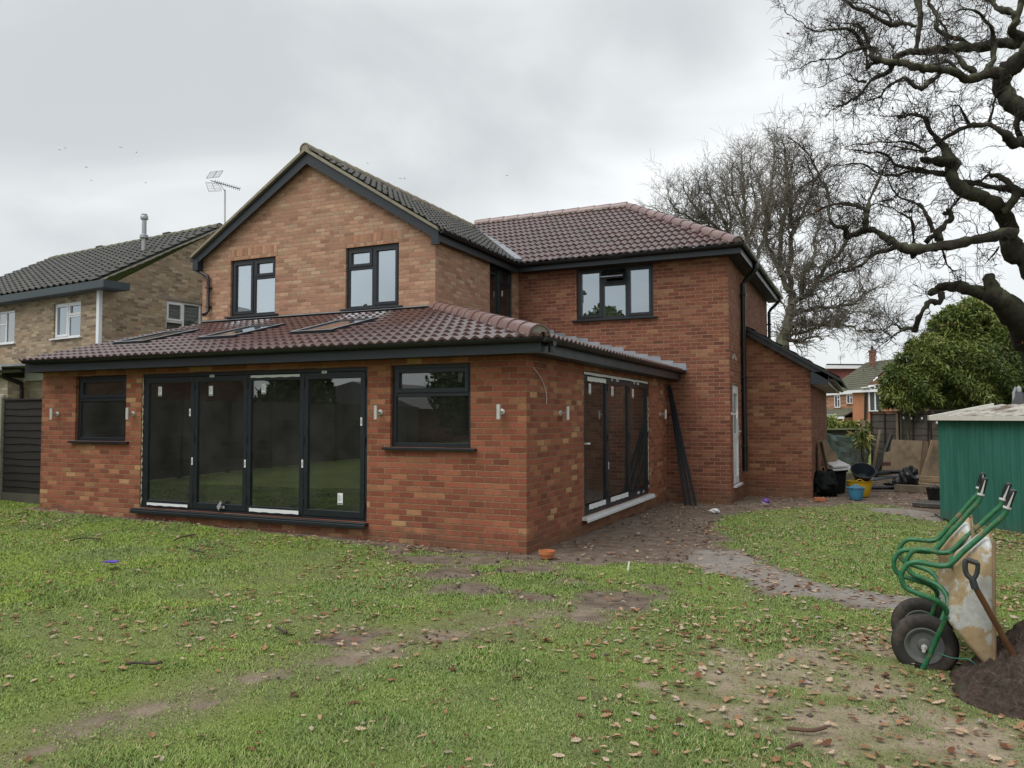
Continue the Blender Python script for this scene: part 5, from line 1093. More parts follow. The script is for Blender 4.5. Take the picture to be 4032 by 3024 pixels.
# three dark lengths leaning in the corner of the house
for k_ in range(3):
    ub, vb_ = 2700+k_*20, 1987+k_*2; b = onZ(ub, vb_, -.08); tz = 2.28-.03*k_
    tp = np.array([.07+.022*k_, WY-.07-.02*k_, tz]); ax_ = tp-b
    side_ = np.cross(ax_, (0, 1, 0)); side_ /= np.linalg.norm(side_); o_ = np.cross(side_, ax_); o_ /= np.linalg.norm(o_)
    m = MB(); w_ = .027
    prof = [(-w_, 0), (-w_, .035), (-w_+.012, .035), (-w_+.016, .012), (w_-.016, .012), (w_-.012, .035), (w_, .035), (w_, 0)]
    V = [q+side_*x-o_*y for q in (b, tp) for x, y in prof]; m.add(V, [(i, (i+1) % 8, 8+(i+1) % 8, 8+i) for i in range(8)]+[tuple(range(8)), tuple(range(8, 16))])
    tag(m.build('plastic_trim_length', MT['fascia'], origin=b), ('leftmost', 'middle', 'rightmost')[k_]+' of three dark plastic trim lengths leaning in the corner beyond the side doors', 'trim length', 'dark trim lengths leaning in the corner')
# ------------------------------------------------------------------ wheelbarrows
WB = onZ(3641, 2655, -.05); WB[2] = float(gz(WB[0], WB[1]))-.01
RD = ray(3790, 1643)*bz; RD /= np.linalg.norm(RD); SR = np.cross(RD, up)
WC = onP(3641, 2539, WB, RD)
def b7(x, y, off=0.): return onP(3232+x/1.746, 1800+y/1.746, WB+RD*off, RD)
def smooth_path(P, n=5):
    P = [np.array(p, float) for p in P]; P = [2*P[0]-P[1]]+P+[2*P[-1]-P[-2]]; out = []
    for i in range(1, len(P)-2):
        for k_ in range(n):
            t = k_/n; a, b, c, d = P[i-1:i+3]
            out.append(.5*((2*b)+(-a+c)*t+(2*a-5*b+4*c-d)*t*t+(-a+3*b-3*c+d)*t**3))
    return out+[P[-2]]
gtube = NT('green painted tube'); nz = gtube.noise(7, 6, .7, gtube.obj()); nz2 = gtube.noise(30, 3, .6, gtube.obj())
c = gtube.mix(gtube.rng(nz2, .35, .65), (.012, .10, .038), (.022, .15, .06)); c = gtube.mix(gtube.rng(nz, .55, .63, 0, .85), c, (.19, .125, .065)); gtube.set(c, gtube.rng(nz, .4, .6, .32, .8), 0, .5)
tray_m = NT('muddy zinc tray'); nz = tray_m.noise(3.2, 6, .62, tray_m.obj(), dist=.6); nz2 = tray_m.noise(28, 4, .6, tray_m.obj()); nz3 = tray_m.noise(7, 6, .7, tray_m.obj())
c = tray_m.mix(tray_m.rng(nz2, .35, .65), (.40, .41, .39), (.53, .54, .52)); c = tray_m.mix(tray_m.rng(nz3, .55, .66, 0, .5), c, (.22, .20, .16)); c = tray_m.mix(tray_m.rng(nz, .47, .50, 0, .85), c, tray_m.mix(tray_m.rng(nz2, .3, .7), (.30, .195, .075), (.42, .30, .15))); tray_m.set(c, tray_m.rng(nz, .45, .55, .42, .9), 0, .4)
rubber = plain('tyre rubber', (.022, .020, .018), .8, var=.4, scale=14, bump=.3, dirt=((.10, .075, .055), .52, .55), obj=True)
hub = plain('grey wheel disc', (.10, .105, .10), .6, var=.3, scale=12, dirt=((.16, .09, .05), .56, .6), obj=True)
grip_m = plain('black grip', (.012, .012, .015), .3)
bar_t = thing('wheelbarrow', 'front green-framed wheelbarrow with a muddy tray, stood upright on its nose', 'wheelbarrow', WB, 'wheelbarrows stood on their noses')
tube_px = [(1285, 345), (1255, 402), (1185, 465), (1100, 545), (985, 645), (900, 728), (840, 748), (770, 740), (700, 727), (640, 722), (590, 745), (556, 798), (560, 860), (600, 908), (700, 950), (790, 985), (840, 1020), (866, 1065), (858, 1115), (800, 1240), (735, 1390), (692, 1470)]
offs = [-.27]*15+[-.25, -.22, -.19, -.16, -.12, -.10, -.09]
near = smooth_path([b7(x, y, o) for (x, y), o in zip(tube_px, offs)], 5)
def mir(p): p = np.array(p); k_ = (p-WB)@RD; return p-2*k_*RD
for pth in (near, [mir(p) for p in near]):
    MB().tube(pth, .0165, 10).build('frame_tube', gtube.m, bar_t, smooth=True)
MB().bar(near[-1]-SR*.02, mir(near[-1])-SR*.02, .035, .07).build('nose_bar', MT['black'], bar_t)
gp_ = [b7(x, y, -.27) for x, y in ((1280, 350), (1325, 225))]
for fn2 in (lambda p: p, mir):
    a, b = fn2(gp_[0]), fn2(gp_[1]); d = (b-a); L = np.linalg.norm(d); g_ = MB().lathe([(.017, -.01), (.019, 0), (.0205, .02), (.0185, .03), (.021, .045), (.0195, L*.8), (.021, L*.95), (.018, L), (0, L+.004)], a, d, 14, False).build('handle_grip', grip_m, bar_t, smooth=True)
    sd_ = np.cross(d/L, RD); MB().slab([a+d*.08-RD*.0205+sd_*.006, a+d*.08-RD*.0215-sd_*.008, a+d*.9-RD*.0215-sd_*.006, a+d*.9-RD*.0205-sd_*.002], RD*.012).lathe([(.0215, -.006), (.0240, .0), (.0215, .010)], a, d, 14).build('grip_stripe', plain('worn pale stripe', (.42, .43, .42), .6, var=.2, scale=20), g_)
# tray: bottom plate faces the wheel, mouth faces away
hb, ht = .21, .33
BT = [(900, 742), (868, 1142)]; RM = [(1158, 552), (1196, 1532)]
def tp(x, y, o): p = b7(x, y, -.27); return p+RD*((p-WB)@RD*-1+o)
V = []
for o_b, o_t in ((-hb, -ht), (hb, ht)): V += [tp(905, 742, o_b), tp(866, 1142, o_b), tp(1197, 1532, o_t*.72), tp(1188, 640, o_t), tp(1155, 556, o_t*.9)]
m = MB().add(V, [(0, 1, 6, 5), (1, 2, 7, 6), (0, 5, 9, 4), (4, 9, 8, 3), (0, 4, 3, 2, 1), (5, 6, 7, 8, 9)])
tr = m.build('tray', tray_m.m, bar_t, recalc=True)
bm = bmesh.new(); bm.from_mesh(tr.data); bmesh.ops.bevel(bm, geom=[x for x in bm.edges if len(x.link_faces) == 2], offset=.035, segments=4, affect='EDGES', profile=.5)
bm.to_mesh(tr.data); bm.free(); tr.data.polygons.foreach_set('use_smooth', np.ones(len(tr.data.polygons), bool))
sm = tr.modifiers.new('thickness', 'SOLIDIFY'); sm.thickness = .004; sm.offset = 0
rimp = [V[2], V[3], V[8], V[7], V[2]]; MB().tube(smooth_path([V[2]*.97+V[3]*.03, V[3], V[3]*.9+V[8]*.1, V[8]*.9+V[3]*.1, V[8], V[7]*.97+V[8]*.03, V[7], V[2]], 3), .010, 8).build('tray_rim', plain('rusty rim', (.25, .17, .10), .7, var=.4, scale=12, obj=True), bar_t, smooth=True)
MB().bar(tp(895, 770, -.2), tp(895, 770, .2), .03, .02).build('cross_bar', gtube.m, bar_t)
for pa0, pb0 in ((near[30], tp(905, 742, -hb)), (mir(near[30]), mir(tp(905, 742, -hb))), (near[88], tp(872, 1120, -hb)), (mir(near[88]), mir(tp(872, 1120, -hb)))): MB().bar(pa0, pb0, .02, .006).build('bracket', gtube.m, bar_t)
R_ = .198
ty = [(.115, -.035), (.135, -.043), (.165, -.047), (.185, -.038), (.196, -.018), (.199, -.006), (.196, -.003), (.196, .003), (.199, .006), (.196, .018), (.185, .038), (.165, .047), (.135, .043), (.115, .035)]
whl = MB().lathe(ty, WC, RD, 48, False).build('wheel', rubber, bar_t, smooth=True)
MB().lathe([(.012, -.052), (.014, -.030), (.035, -.028), (.045, -.014), (.085, -.018), (.098, -.034), (.112, -.040), (.118, -.037), (.118, .037), (.112, .040), (.085, .018), (.035, .028), (.014, .030), (.012, .05)], WC, RD, 36).build('rim', hub, whl, smooth=True)
MB().lathe([(.011, -.155), (.011, .155)], WC, RD, 12).lathe([(.02, -.075), (.02, -.06)], WC, RD, 6).build('axle', MT['steel'], bar_t)
bar2 = copy_tree(bar_t); bar2['label'] = 'rear green-framed wheelbarrow stood upright behind the front one, handles lower'
from mathutils import Quaternion
bar2.rotation_mode = 'QUATERNION'; bar2.rotation_quaternion = Quaternion(Vector(RD), -.085)
sh2 = WB+RD*.57-SR*.03; bar2.location = (sh2[0], sh2[1], float(gz(sh2[0], sh2[1]))-.01)

# shovel
shv = thing('shovel', 'shovel with a black D-shaped handle and brown shaft in front of the wheelbarrow tray', 'shovel', b7(1215, 1190, -.42))
sa_, sb_2 = b7(1058, 885, -.45), b7(1215, 1165, -.385); sdir = (sa_-sb_2)/np.linalg.norm(sa_-sb_2)
brn = plain('varnished shaft', (.105, .045, .018), .5, var=.3, scale=12)
MB().tube([sa_, sb_2, sb_2-sdir*.25], .017, 10).build('shaft', brn, shv, smooth=True)
hp = smooth_path([b7(1055, 895, -.45), b7(1040, 845, -.45), b7(1000, 800, -.45), b7(992, 735, -.45), b7(1005, 704, -.45)], 4); hq = smooth_path([b7(1055, 895, -.45), b7(1050, 845, -.45), b7(1072, 800, -.45), b7(1080, 745, -.45), b7(1075, 728, -.45)], 4)
MB().tube(hp, .015, 8).tube(hq, .013, 8).tube([b7(1000, 702, -.45), b7(1080, 730, -.45)], .016, 10).tube([b7(1045, 850, -.45), b7(1062, 905, -.45)], .021, 10).build('grip', plain('worn black handle', (.03, .034, .034), .5, var=.4, scale=20), shv, smooth=True)
e_ = sb_2-sdir*.25; n_ = np.cross(sdir, RD); n_ /= np.linalg.norm(n_)
MB().slab([e_+RD*.10, e_-RD*.10, e_-RD*.09-sdir*.22, e_-sdir*.28, e_+RD*.09-sdir*.22], n_*.006).build('blade', MT['steel_dull'], shv)

# soil heaps
soil_t = NT('dug soil'); nz = soil_t.noise(14, 6, .68); nz2 = soil_t.noise(55, 4, .65)
c = soil_t.ramp(soil_t.math('ADD', soil_t.math('MULTIPLY', nz, .55), soil_t.math('MULTIPLY', nz2, .45)), [(.3, (.03, .022, .018)), (.5, (.075, .055, .044)), (.68, (.15, .115, .092))])
c = soil_t.mix(soil_t.rng(soil_t.noise(7, 5, .6), .58, .68, 0, .55), c, (.035, .06, .03)); soil_t.bump(soil_t.math('ADD', nz, nz2), 1., .03); soil_t.set(c, .95, 0, .15)
def heap(c, rx, ry, h, label, seed):
    n = 90; g = np.linspace(-1.15, 1.15, n); A, B = np.meshgrid(g, g); A, B = A.ravel(), B.ravel(); x, y = c[0]+A*rx, c[1]+B*ry
    rr = np.sqrt(A*A+B*B)*(1+.35*(fbm(A*1.4+seed, B*1.4, 3)-.5)); z = h*np.clip(1-rr**1.7, 0, 1)**.85
    lum = (fbm(x*7+seed, y*7, 4)-.45)*.24+np.abs(fbm(x*17, y*17+seed, 3)-.5)*.16
    z = z*(1+.25*(fbm(A*2.2, B*2.2+seed, 3)-.5))+lum*np.clip((1.08-rr)*2.2, 0, 1); Z = gz(x, y)-.06*(rr > 1.0)+z
    ii, jj = np.meshgrid(np.arange(n-1), np.arange(n-1)); b = (jj*n+ii).ravel(); F = np.stack([b, b+1, b+n+1, b+n], 1)
    o = np_mesh('soil_heap', np.stack([x, y, Z], 1), F, soil_t.m, None, True, origin=(c[0], c[1], float(gz(c[0], c[1])))); return tag(o, label, 'soil heap')
hc = b7(1800, 1560, -.05); heap(hc, .62, .75, .36, 'dark lumpy soil heap behind the wheelbarrow trays at the right edge', 3)
hc2 = onZ(4095, 2800, -.05); heap(hc2, .46, .40, .14, 'low brown soil heap in front of the wheelbarrows at the right edge', 12)
c0, c1 = b7(800, 1345, -.1), b7(1015, 1390, -.2); cg = [c0, (c0+c1)/2-up*.012, c1, b7(1080, 1430, -.2)-up*.01]
tag(MB().tube(smooth_path(cg, 4), .004, 5).build('cable', plain('green wire', (.02, .13, .09), .5), origin=c1), 'thin green wire running from the front wheel to the tray', 'wire')
hz0 = onZ(3960, 2082, -.1); hse = [onZ(u_, v_, -.06)+up*.02 for u_, v_ in ((3680, 2030), (3740, 2058), (3800, 2085), (3870, 2112), (3960, 2138), (4040, 2150))]
tag(MB().tube(smooth_path(hse, 4), .012, 6).build('garden_hose', MT['black'], origin=hse[2]), 'thin black hose lying along the foot of the green shed', 'hose')
# fallen sticks
stick = plain('dead stick', (.06, .045, .035), .9, var=.3)
for pts, lb in (([(360, 141), (395, 131), (445, 126), (515, 129)], 'longest dark stick in the lawn below the small left window'), ([(890, 131), (930, 115), (965, 104), (1000, 98)], 'dark stick in the lawn below the folding doors'), ([(970, 168), (1000, 180), (1045, 187)], 'curved dark stick in the lawn, lower than the stick below the doors'), ([(1415, 570), (1440, 580), (1470, 590)], 'small pale stick alone in the middle of the lawn'), ([(640, 758), (700, 750), (780, 755), (830, 745)], 'short thin stick in the mossy lawn near the bare track')):
    P = [onZ(x/1.3012, 2050+y/1.3012, .03) for x, y in pts]
    for p in P: p[2] = float(gz(p[0], p[1]))+.035
    tag(MB().tube(smooth_path(P, 3), .009, 6).build('fallen_stick', stick, origin=P[1]), lb, 'stick')
for pts, lb in (([(0, 1405), (100, 1412), (220, 1418), (310, 1400), (350, 1390)], 'long reddish stick in the lawn at the lower right'), ([(0, 1590), (50, 1560), (110, 1545), (135, 1560)], 'curled bark strip in the lawn at the lower right')):
    P = [onZ(3100+x/2.292, 2300+y/2.292, -.02) for x, y in pts]
    for p in P: p[2] = float(gz(p[0], p[1]))+.03
    tag(MB().tube(smooth_path(P, 3), [.010]*len(smooth_path(P, 3)), 6).build('fallen_stick', plain('red brown stick', (.11, .06, .04), .85), origin=P[1]), lb, 'stick')

# ------------------------------------------------------------------ trees
def tubes_np(P, Rr, S):
    """many equal-length polylines at once -> verts, faces; P (M,K,3), Rr (M,K)"""
    Mn, K, _ = P.shape; T = np.gradient(P, axis=1); T /= np.linalg.norm(T, axis=2, keepdims=True)+1e-9
    ref = np.where(np.abs(T[:, :1, 2:3]) > .9, np.array([1., 0, 0]), np.array([0, 0, 1.])); ref = np.broadcast_to(ref, T.shape)
    a = np.cross(T, ref); a /= np.linalg.norm(a, axis=2, keepdims=True)+1e-9; b = np.cross(T, a)
    an = np.arange(S)*2*PI/S; V = P[:, :, None, :]+Rr[:, :, None, None]*(np.cos(an)[None, None, :, None]*a[:, :, None, :]+np.sin(an)[None, None, :, None]*b[:, :, None, :])
    V = V.reshape(-1, 3); m_, k_, s_ = np.meshgrid(np.arange(Mn), np.arange(K-1), np.arange(S), indexing='ij')
    i0 = (m_*K+k_)*S; F = np.stack([i0+s_, i0+(s_+1) % S, i0+S+(s_+1) % S, i0+S+s_], -1).reshape(-1, 4)
    return V, F
def grow(st, di, ln, r0, K, wig, tend, taper=.35):
    Mn = len(st); d = di/np.linalg.norm(di, axis=1, keepdims=True); P = [st]; p = st
    for k_ in range(K-1):
        d = d+RNG.normal(0, wig, (Mn, 3))+tend; d /= np.linalg.norm(d, axis=1, keepdims=True); p = p+d*(ln/(K-1))[:, None]; P.append(p)
    P = np.stack(P, 1); Rr = r0[:, None]*np.linspace(1, taper, K)[None]; return P, Rr
def sprout(P, Rr, n, spread, lmul, rmul, ln, tmin=.25, jit=.35):
    Mn, K, _ = P.shape; i = RNG.integers(0, Mn, n); t = (tmin+(1-tmin)*RNG.random(n)**.8)*(K-1); k_ = np.minimum(t.astype(int), K-2); f = (t-k_)[:, None]
    st = P[i, k_]*(1-f)+P[i, k_+1]*f; tg = P[i, k_+1]-P[i, k_]; tg /= np.linalg.norm(tg, axis=1, keepdims=True)
    rn = RNG.normal(0, 1, (n, 3)); rn -= tg*(rn*tg).sum(1, keepdims=True); rn /= np.linalg.norm(rn, axis=1, keepdims=True)
    di = tg+rn*spread*(.6+.8*RNG.random((n, 1))); r0 = np.minimum(Rr[i, k_]*.8, Rr[i, 0]*rmul); return st, di, ln[i]*lmul*(1-jit+2*jit*RNG.random(n)), r0
def bark(name, base, moss, amt):
    t = NT(name); g1_ = t.noise(9, 6, .7); g2_ = t.noise(2.2, 4, .6); c = t.ramp(g1_, [(.3, tuple(q*.5 for q in base)), (.55, base), (.75, tuple(q*1.6 for q in base))]); nm = t.n('ShaderNodeNewGeometry'); nz_ = t.sep(nm.outputs['Normal'])[2]
    c = t.mix(t.math('MULTIPLY', t.rng(nz_, -.2, .7, .15, 1), t.rng(g2_, .42, .58, 0, amt)), c, moss); t.bump(g1_, .9, .03); return t.set(c, .92, 0, .15)
oakbark = bark('oak bark', (.042, .036, .029), (.11, .12, .07), .75); oaktwig = plain('oak twig', (.045, .036, .030), .9, var=.3, scale=3)
def O1(x, y): return 3032+x/2.212, y/2.212
def O2(x, y): return 3032+x/2.212, 700+y/2.212
OD = 17.0
LIMBS = [
 (O2, [(2330, 860, 230), (2212, 700, 190), (2090, 570, 180), (2070, 430, 155), (2010, 290, 135), (1900, 190, 122), (1730, 130, 112), (1610, 60, 108), (1570, -30, 108), (1600, -120, 105), (1545, -210, 78), (1500, -290, 58), (1425, -355, 42), (1380, -425, 35), (1345, -515, 28), (1240, -550, 22), (1100, -530, 14), (900, -550, 7)], .3),
 (O1, [(1610, 1440, 105), (1500, 1415, 90), (1400, 1400, 72), (1320, 1385, 56)], .1),
 (O1, [(2330, 1215, 120), (2190, 1235, 105), (2100, 1235, 90), (2050, 1170, 66), (1900, 1090, 48), (1720, 1100, 38), (1560, 1170, 32), (1430, 1265, 27), (1330, 1320, 21), (1180, 1290, 14), (1000, 1260, 8)], -.8),
 (O1, [(1380, 1120, 30), (1310, 1010, 20), (1180, 1000, 13), (1080, 1020, 7)], -.2),
 (O1, [(1740, 1090, 24), (1680, 980, 20), (1640, 920, 14), (1500, 960, 8)], -.6),
 (O1, [(1900, 1080, 22), (1940, 950, 18), (1970, 780, 12)], -.6),
 (O1, [(1370, 1330, 26), (1230, 1240, 20), (1050, 1230, 14), (850, 1240, 10), (650, 1280, 6)], .2),
 (O1, [(1560, 1540, 52), (1420, 1500, 40), (1250, 1470, 34), (1100, 1440, 28), (980, 1330, 20), (850, 1330, 14), (650, 1300, 7)], .2),
 (O1, [(1350, 1490, 28), (1200, 1500, 22), (1000, 1530, 16), (800, 1430, 12), (620, 1440, 8), (460, 1470, 5)], .6),
 (O2, [(2120, 500, 110), (1900, 520, 98), (1700, 560, 92), (1500, 590, 88), (1300, 612, 86), (1190, 620, 80), (1105, 580, 70), (1005, 522, 62), (960, 472, 56), (850, 452, 56), (760, 492, 50), (680, 512, 46), (652, 452, 48), (620, 422, 40), (560, 430, 36), (525, 380, 30), (515, 280, 26), (512, 180, 27), (480, 80, 24), (430, -10, 20), (370, -150, 16), (300, -230, 12), (220, -310, 8), (140, -390, 4)], -.5),
 (O2, [(1250, 600, 90), (1248, 665, 70), (1245, 695, 30)], -.4),
 (O2, [(1120, 595, 45), (1000, 640, 36), (880, 680, 29), (800, 770, 24), (680, 812, 20), (560, 842, 12), (420, 850, 6)], -.5),
 (O2, [(820, 440, 50), (822, 350, 45), (850, 280, 40), (880, 180, 31), (930, 60, 25), (970, -60, 18), (1040, -180, 10)], -.7),
 (O2, [(845, 290, 34), (760, 242, 30), (620, 232, 25), (520, 250, 18), (400, 300, 11), (280, 340, 5)], -.8),
 (O2, [(870, 240, 22), (980, 210, 18), (1080, 170, 13), (1180, 60, 7)], -.7),
 (O2, [(1462, 560, 78), (1472, 450, 62), (1560, 375, 55), (1572, 315, 46), (1515, 300, 36)], -.2),
 (O2, [(1550, 285, 24), (1600, 230, 19), (1655, 175, 12)], -.1),
 (O2, [(1440, 480, 36), (1340, 560, 44)], -.3),
 (O2, [(1415, 455, 36), (1370, 330, 30), (1300, 240, 28), (1200, 190, 22), (1110, 150, 17), (1050, 60, 11), (1020, -60, 6)], -.3),
 (O2, [(1250, 640, 30), (1242, 400, 24), (1200, 340, 18), (1100, 290, 12), (980, 240, 6)], -.4),
 (O2, [(1500, 640, 18), (1530, 740, 20), (1580, 800, 14), (1670, 800, 7)], .2),
 (O2, [(1980, 600, 17), (1930, 700, 14), (1870, 760, 7)], .2),
 (O2, [(2480, 1750, 420), (2330, 1420, 330), (2190, 1240, 270), (2050, 1110, 215), (1960, 1030, 165), (1935, 940, 115), (1925, 868, 84)], .5),
 (O2, [(2000, 1080, 150), (1880, 1020, 120), (1700, 965, 102), (1560, 945, 90), (1460, 965, 84), (1385, 995, 74)], .3),
 (O2, [(1490, 1000, 62), (1478, 1090, 56), (1405, 1082, 50), (1342, 1150, 48), (1290, 1240, 48), (1255, 1330, 62)], .1),
 (O2, [(1260, 1310, 44), (1150, 1322, 31), (1080, 1380, 18), (1000, 1430, 11), (880, 1400, 5)], .1),
 (O2, [(1150, 1315, 22), (1080, 1280, 15), (950, 1330, 10), (820, 1310, 5)], .2),
 (O2, [(1100, 1400, 12), (1000, 1340, 9), (880, 1250, 6), (760, 1280, 4)], .3),
 (O2, [(2020, 300, 80), (2140, 160, 72), (2100, 70, 62), (2010, 0, 52), (1900, -20, 34), (1840, 40, 22)], -.2),
 (O2, [(2400, 170, 80), (2212, 140, 64), (2060, 100, 57), (1850, 60, 54), (1700, 40, 56), (1600, 40, 60)], .1),
 (O1, [(2500, 1250, 230), (2330, 1060, 180), (2130, 900, 155), (2040, 800, 142), (2015, 730, 135), (2060, 640, 145), (2150, 550, 165), (2290, 400, 190), (2420, 200, 180)], -.9),
 (O1, [(2010, 640, 95), (1880, 640, 80), (1720, 690, 72), (1610, 620, 66), (1450, 618, 62), (1300, 600, 62), (1200, 562, 58), (1080, 540, 55), (960, 520, 50), (885, 490, 45), (898, 430, 42), (820, 420, 40), (770, 340, 35), (690, 260, 28), (560, 260, 22), (440, 270, 16), (330, 250, 12), (240, 180, 8), (150, 130, 5), (118, 50, 3)], -1.2),
 (O1, [(2330, 340, 120), (2180, 370, 105), (2050, 375, 92), (1850, 400, 86), (1600, 430, 80), (1400, 440, 70), (1250, 450, 60), (1130, 482, 54), (1062, 560, 42), (1050, 610, 35), (960, 660, 30), (860, 730, 30), (782, 830, 28), (700, 870, 24), (620, 920, 16), (540, 960, 10), (488, 1010, 5)], .6),
 (O1, [(1480, 650, 46), (1390, 712, 41), (1310, 775, 38), (1230, 742, 33), (1190, 690, 28), (1100, 720, 26), (1020, 770, 24), (960, 840, 18), (860, 880, 12), (780, 925, 5)], -.8),
 (O1, [(1270, 430, 55), (1290, 270, 50), (1302, 100, 47), (1260, -40, 44), (1150, -160, 30)], .5),
 (O1, [(1265, 245, 36), (1150, 192, 38), (1060, 222, 37), (950, 160, 36), (830, 90, 32), (700, 40, 26), (620, -40, 20)], .3),
 (O1, [(1060, 215, 22), (1040, 130, 18), (900, 60, 14), (780, 20, 9), (600, 40, 5)], .4),
 (O1, [(1745, 385, 40), (1620, 332, 38), (1500, 292, 36), (1440, 242, 34), (1468, 150, 32), (1400, 50, 30), (1370, -40, 27)], .4),
 (O1, [(1455, 170, 22), (1540, 260, 20), (1550, 440, 22)], .4),
 (O1, [(1870, 660, 60), (1920, 560, 56), (1945, 480, 46), (1952, 330, 36), (1900, 190, 32), (1800, 110, 26), (1690, 80, 14), (1580, 120, 6)], -.9),
 (O1, [(2300, 400, 110), (2212, 325, 90), (2105, 270, 72), (2150, 150, 60), (2100, 90, 50), (1970, 72, 45), (1940, 10, 40), (1870, -20, 30)], .2),
 (O1, [(2140, 160, 56), (2200, 0, 60), (2230, -100, 60)], .2),
 (O1, [(2150, 950, 46), (2140, 1100, 42), (2180, 1200, 44)], -.6),
 (O1, [(830, 425, 32), (700, 460, 25), (600, 500, 18), (450, 520, 14), (330, 550, 9), (180, 610, 4)], -1.0),
 (O1, [(860, 575, 34), (830, 480, 32), (810, 420, 34)], -1.1), (O1, [(870, 565, 34), (980, 530, 30)], -1.1),
 (O1, [(790, 820, 16), (775, 790, 14), (735, 785, 10)], .6),
 (O1, [(840, 720, 20), (720, 690, 14), (690, 650, 12), (580, 680, 8), (420, 770, 4)], .6),
 (O1, [(855, 420, 34), (840, 300, 30), (760, 220, 20), (620, 200, 12), (500, 170, 7)], -1.0),
 (O1, [(1080, 500, 18), (1070, 410, 14), (1010, 345, 10)], .2),
 (O1, [(1640, 620, 30), (1560, 540, 30), (1420, 560, 28), (1330, 570, 24), (1370, 480, 18)], -.8),
 (O1, [(1800, 620, 60), (1680, 560, 44), (1620, 480, 30), (1500, 400, 16)], -1.),
]
oak = thing('oak_tree', 'gnarled leafless oak with twisted dark limbs reaching in from the right', 'tree', at(4380, 1960, OD)*bz+up*-.1)
base = at(4420, 1700, OD+.3); LM = MB(); TW0 = []; TWr = []; TWd = []; TWl = []
LM.tube(smooth_path([base*bz+up*-.3, base*bz+up*.9, at(4280, 1620, OD+.45), at(4155, 1490, OD+.5)], 4), [.75, .68, .62, .60, .58, .55, .53, .51, .50, .48, .46, .45, .44][:13], 14)
LM.tube(smooth_path([base*bz+up*.6, at(4420, 1300, OD), at(4330, 1100, OD-.1), at(4110, 1085, OD+.2)], 4), [.6, .58, .56, .54, .52, .50, .48, .44, .40, .36, .33, .30, .28][:13], 12)
LM.tube(smooth_path([at(4420, 1300, OD), at(4400, 800, OD-.4), at(4300, 520, OD-.8), at(4120, 420, OD-.9)], 4), [.50, .48, .46, .44, .42, .40, .37, .34, .31, .28, .26, .25, .24][:13], 12)
LM.tube(smooth_path([at(4380, 700, OD-.5), at(4300, 420, OD+.1), at(4130, 160, OD+.2)], 4), [.34, .32, .30, .28, .26, .24, .22, .20, .18][:9], 10)
LM.tube(smooth_path([at(4420, 1300, OD), at(4350, 900, OD-.5), at(4180, 700, OD-.9), at(4100, 570, OD-.8)], 4), [.4, .38, .36, .34, .32, .30, .28, .26, .24, .22, .2, .19, .18][:13], 10)
for conv, pts, dz in LIMBS:
    K = len(pts); ph = RNG.random()*6; C_ = []; Rd = []
    for i, (x, y, w_) in enumerate(pts):
        D = OD+dz+.45*math.sin(ph+i*.55)*min(1, i/3); C_.append(at(*conv(x, y), D)); Rd.append(max(.007, w_/2/2.212/FPX*D*.95))
    n = 4; sp_ = smooth_path(C_, n); rr = np.interp(np.linspace(0, K-1, len(sp_)), range(K), Rd)
    sp_ = [p+RNG.normal(0, .16, 3)*r*(.7+.25*math.sin(i*1.3)) for i, (p, r) in enumerate(zip(sp_, rr))]; rr = rr*(1+.03*np.sin(np.arange(len(rr))*1.1+ph)+.03*RNG.normal(0, 1, len(rr)))
    LM.tube(sp_, list(rr), 14 if max(rr) > .1 else 9 if max(rr) > .03 else 6)
    for i in range(1, len(sp_)):
        seg = sp_[i]-sp_[i-1]; L = np.linalg.norm(seg); r = rr[i]
        nt = L*(1.6 if r > .12 else 5. if r > .05 else 12)
        for _ in range(int(nt+RNG.random())):
            TW0.append(sp_[i-1]+seg*RNG.random()); dd = RNG.normal(0, 1, 3)+seg/L*.9+up*.25; TWd.append(dd); TWr.append(min(.0105, r*.5)); TWl.append(.22+.50*RNG.random())
va_ = np.array(LM.v); q_ = va_; off_ = np.stack([fbm(q_[:, i]*4.2+7*i, q_[:, (i+1) % 3]*4.2+q_[:, (i+2) % 3]*3.1, 3)-.5 for i in range(3)], 1)+.6*np.stack([fbm(q_[:, i]*13+3*i, q_[:, (i+2) % 3]*13+q_[:, (i+1) % 3]*9, 2)-.5 for i in range(3)], 1)
LM.v = [tuple(p) for p in va_+off_*.10]
lm = LM.build('trunk', oakbark, oak, smooth=True, recalc=False, sharp=75)
P1, R1 = grow(np.array(TW0), np.array(TWd), np.array(TWl), np.array(TWr), 5, .42, np.array([0, 0, .03]), .4)
n2 = int(len(P1)*4.5); st, di, ln, r0 = sprout(P1, R1, n2, 1.2, .62, .65, np.array(TWl)); P2, R2 = grow(st, di, ln, np.maximum(r0, .0042), 4, .34, np.array([0, 0, .02]), .55)
n3 = int(n2*2.9); st, di, ln3, r0 = sprout(P2, R2, n3, 1.3, .55, .75, ln); P3, R3_ = grow(st, di, np.maximum(ln3, .07), np.maximum(r0, .0032), 3, .25, np.array([0, 0, .02]), .7)
print('oak twigs', len(P1), n2, n3)
VV = []; FF = []; b = 0
for P, Rr, S in ((P1, R1, 5), (P2, R2, 4), (P3, R3_, 3)):
    v, f = tubes_np(P, Rr, S); VV.append(v); FF.append(f+b); b += len(v)
np_mesh('twigs', np.concatenate(VV), np.concatenate(FF), oaktwig, oak)
li = RNG.integers(0, len(P2), 260); V = []; F = []
for k_, i in enumerate(li):
    p = P2[i, -1]; a = RNG.normal(0, 1, 3); a /= np.linalg.norm(a); b_ = np.cross(a, RNG.normal(0, 1, 3)); b_ /= np.linalg.norm(b_); s_ = .028+.02*RNG.random()
    V += [p, p+a*s_+b_*s_*.5, p+a*s_*2.1, p+a*s_-b_*s_*.5]; F.append((4*k_, 4*k_+1, 4*k_+2, 4*k_+3))
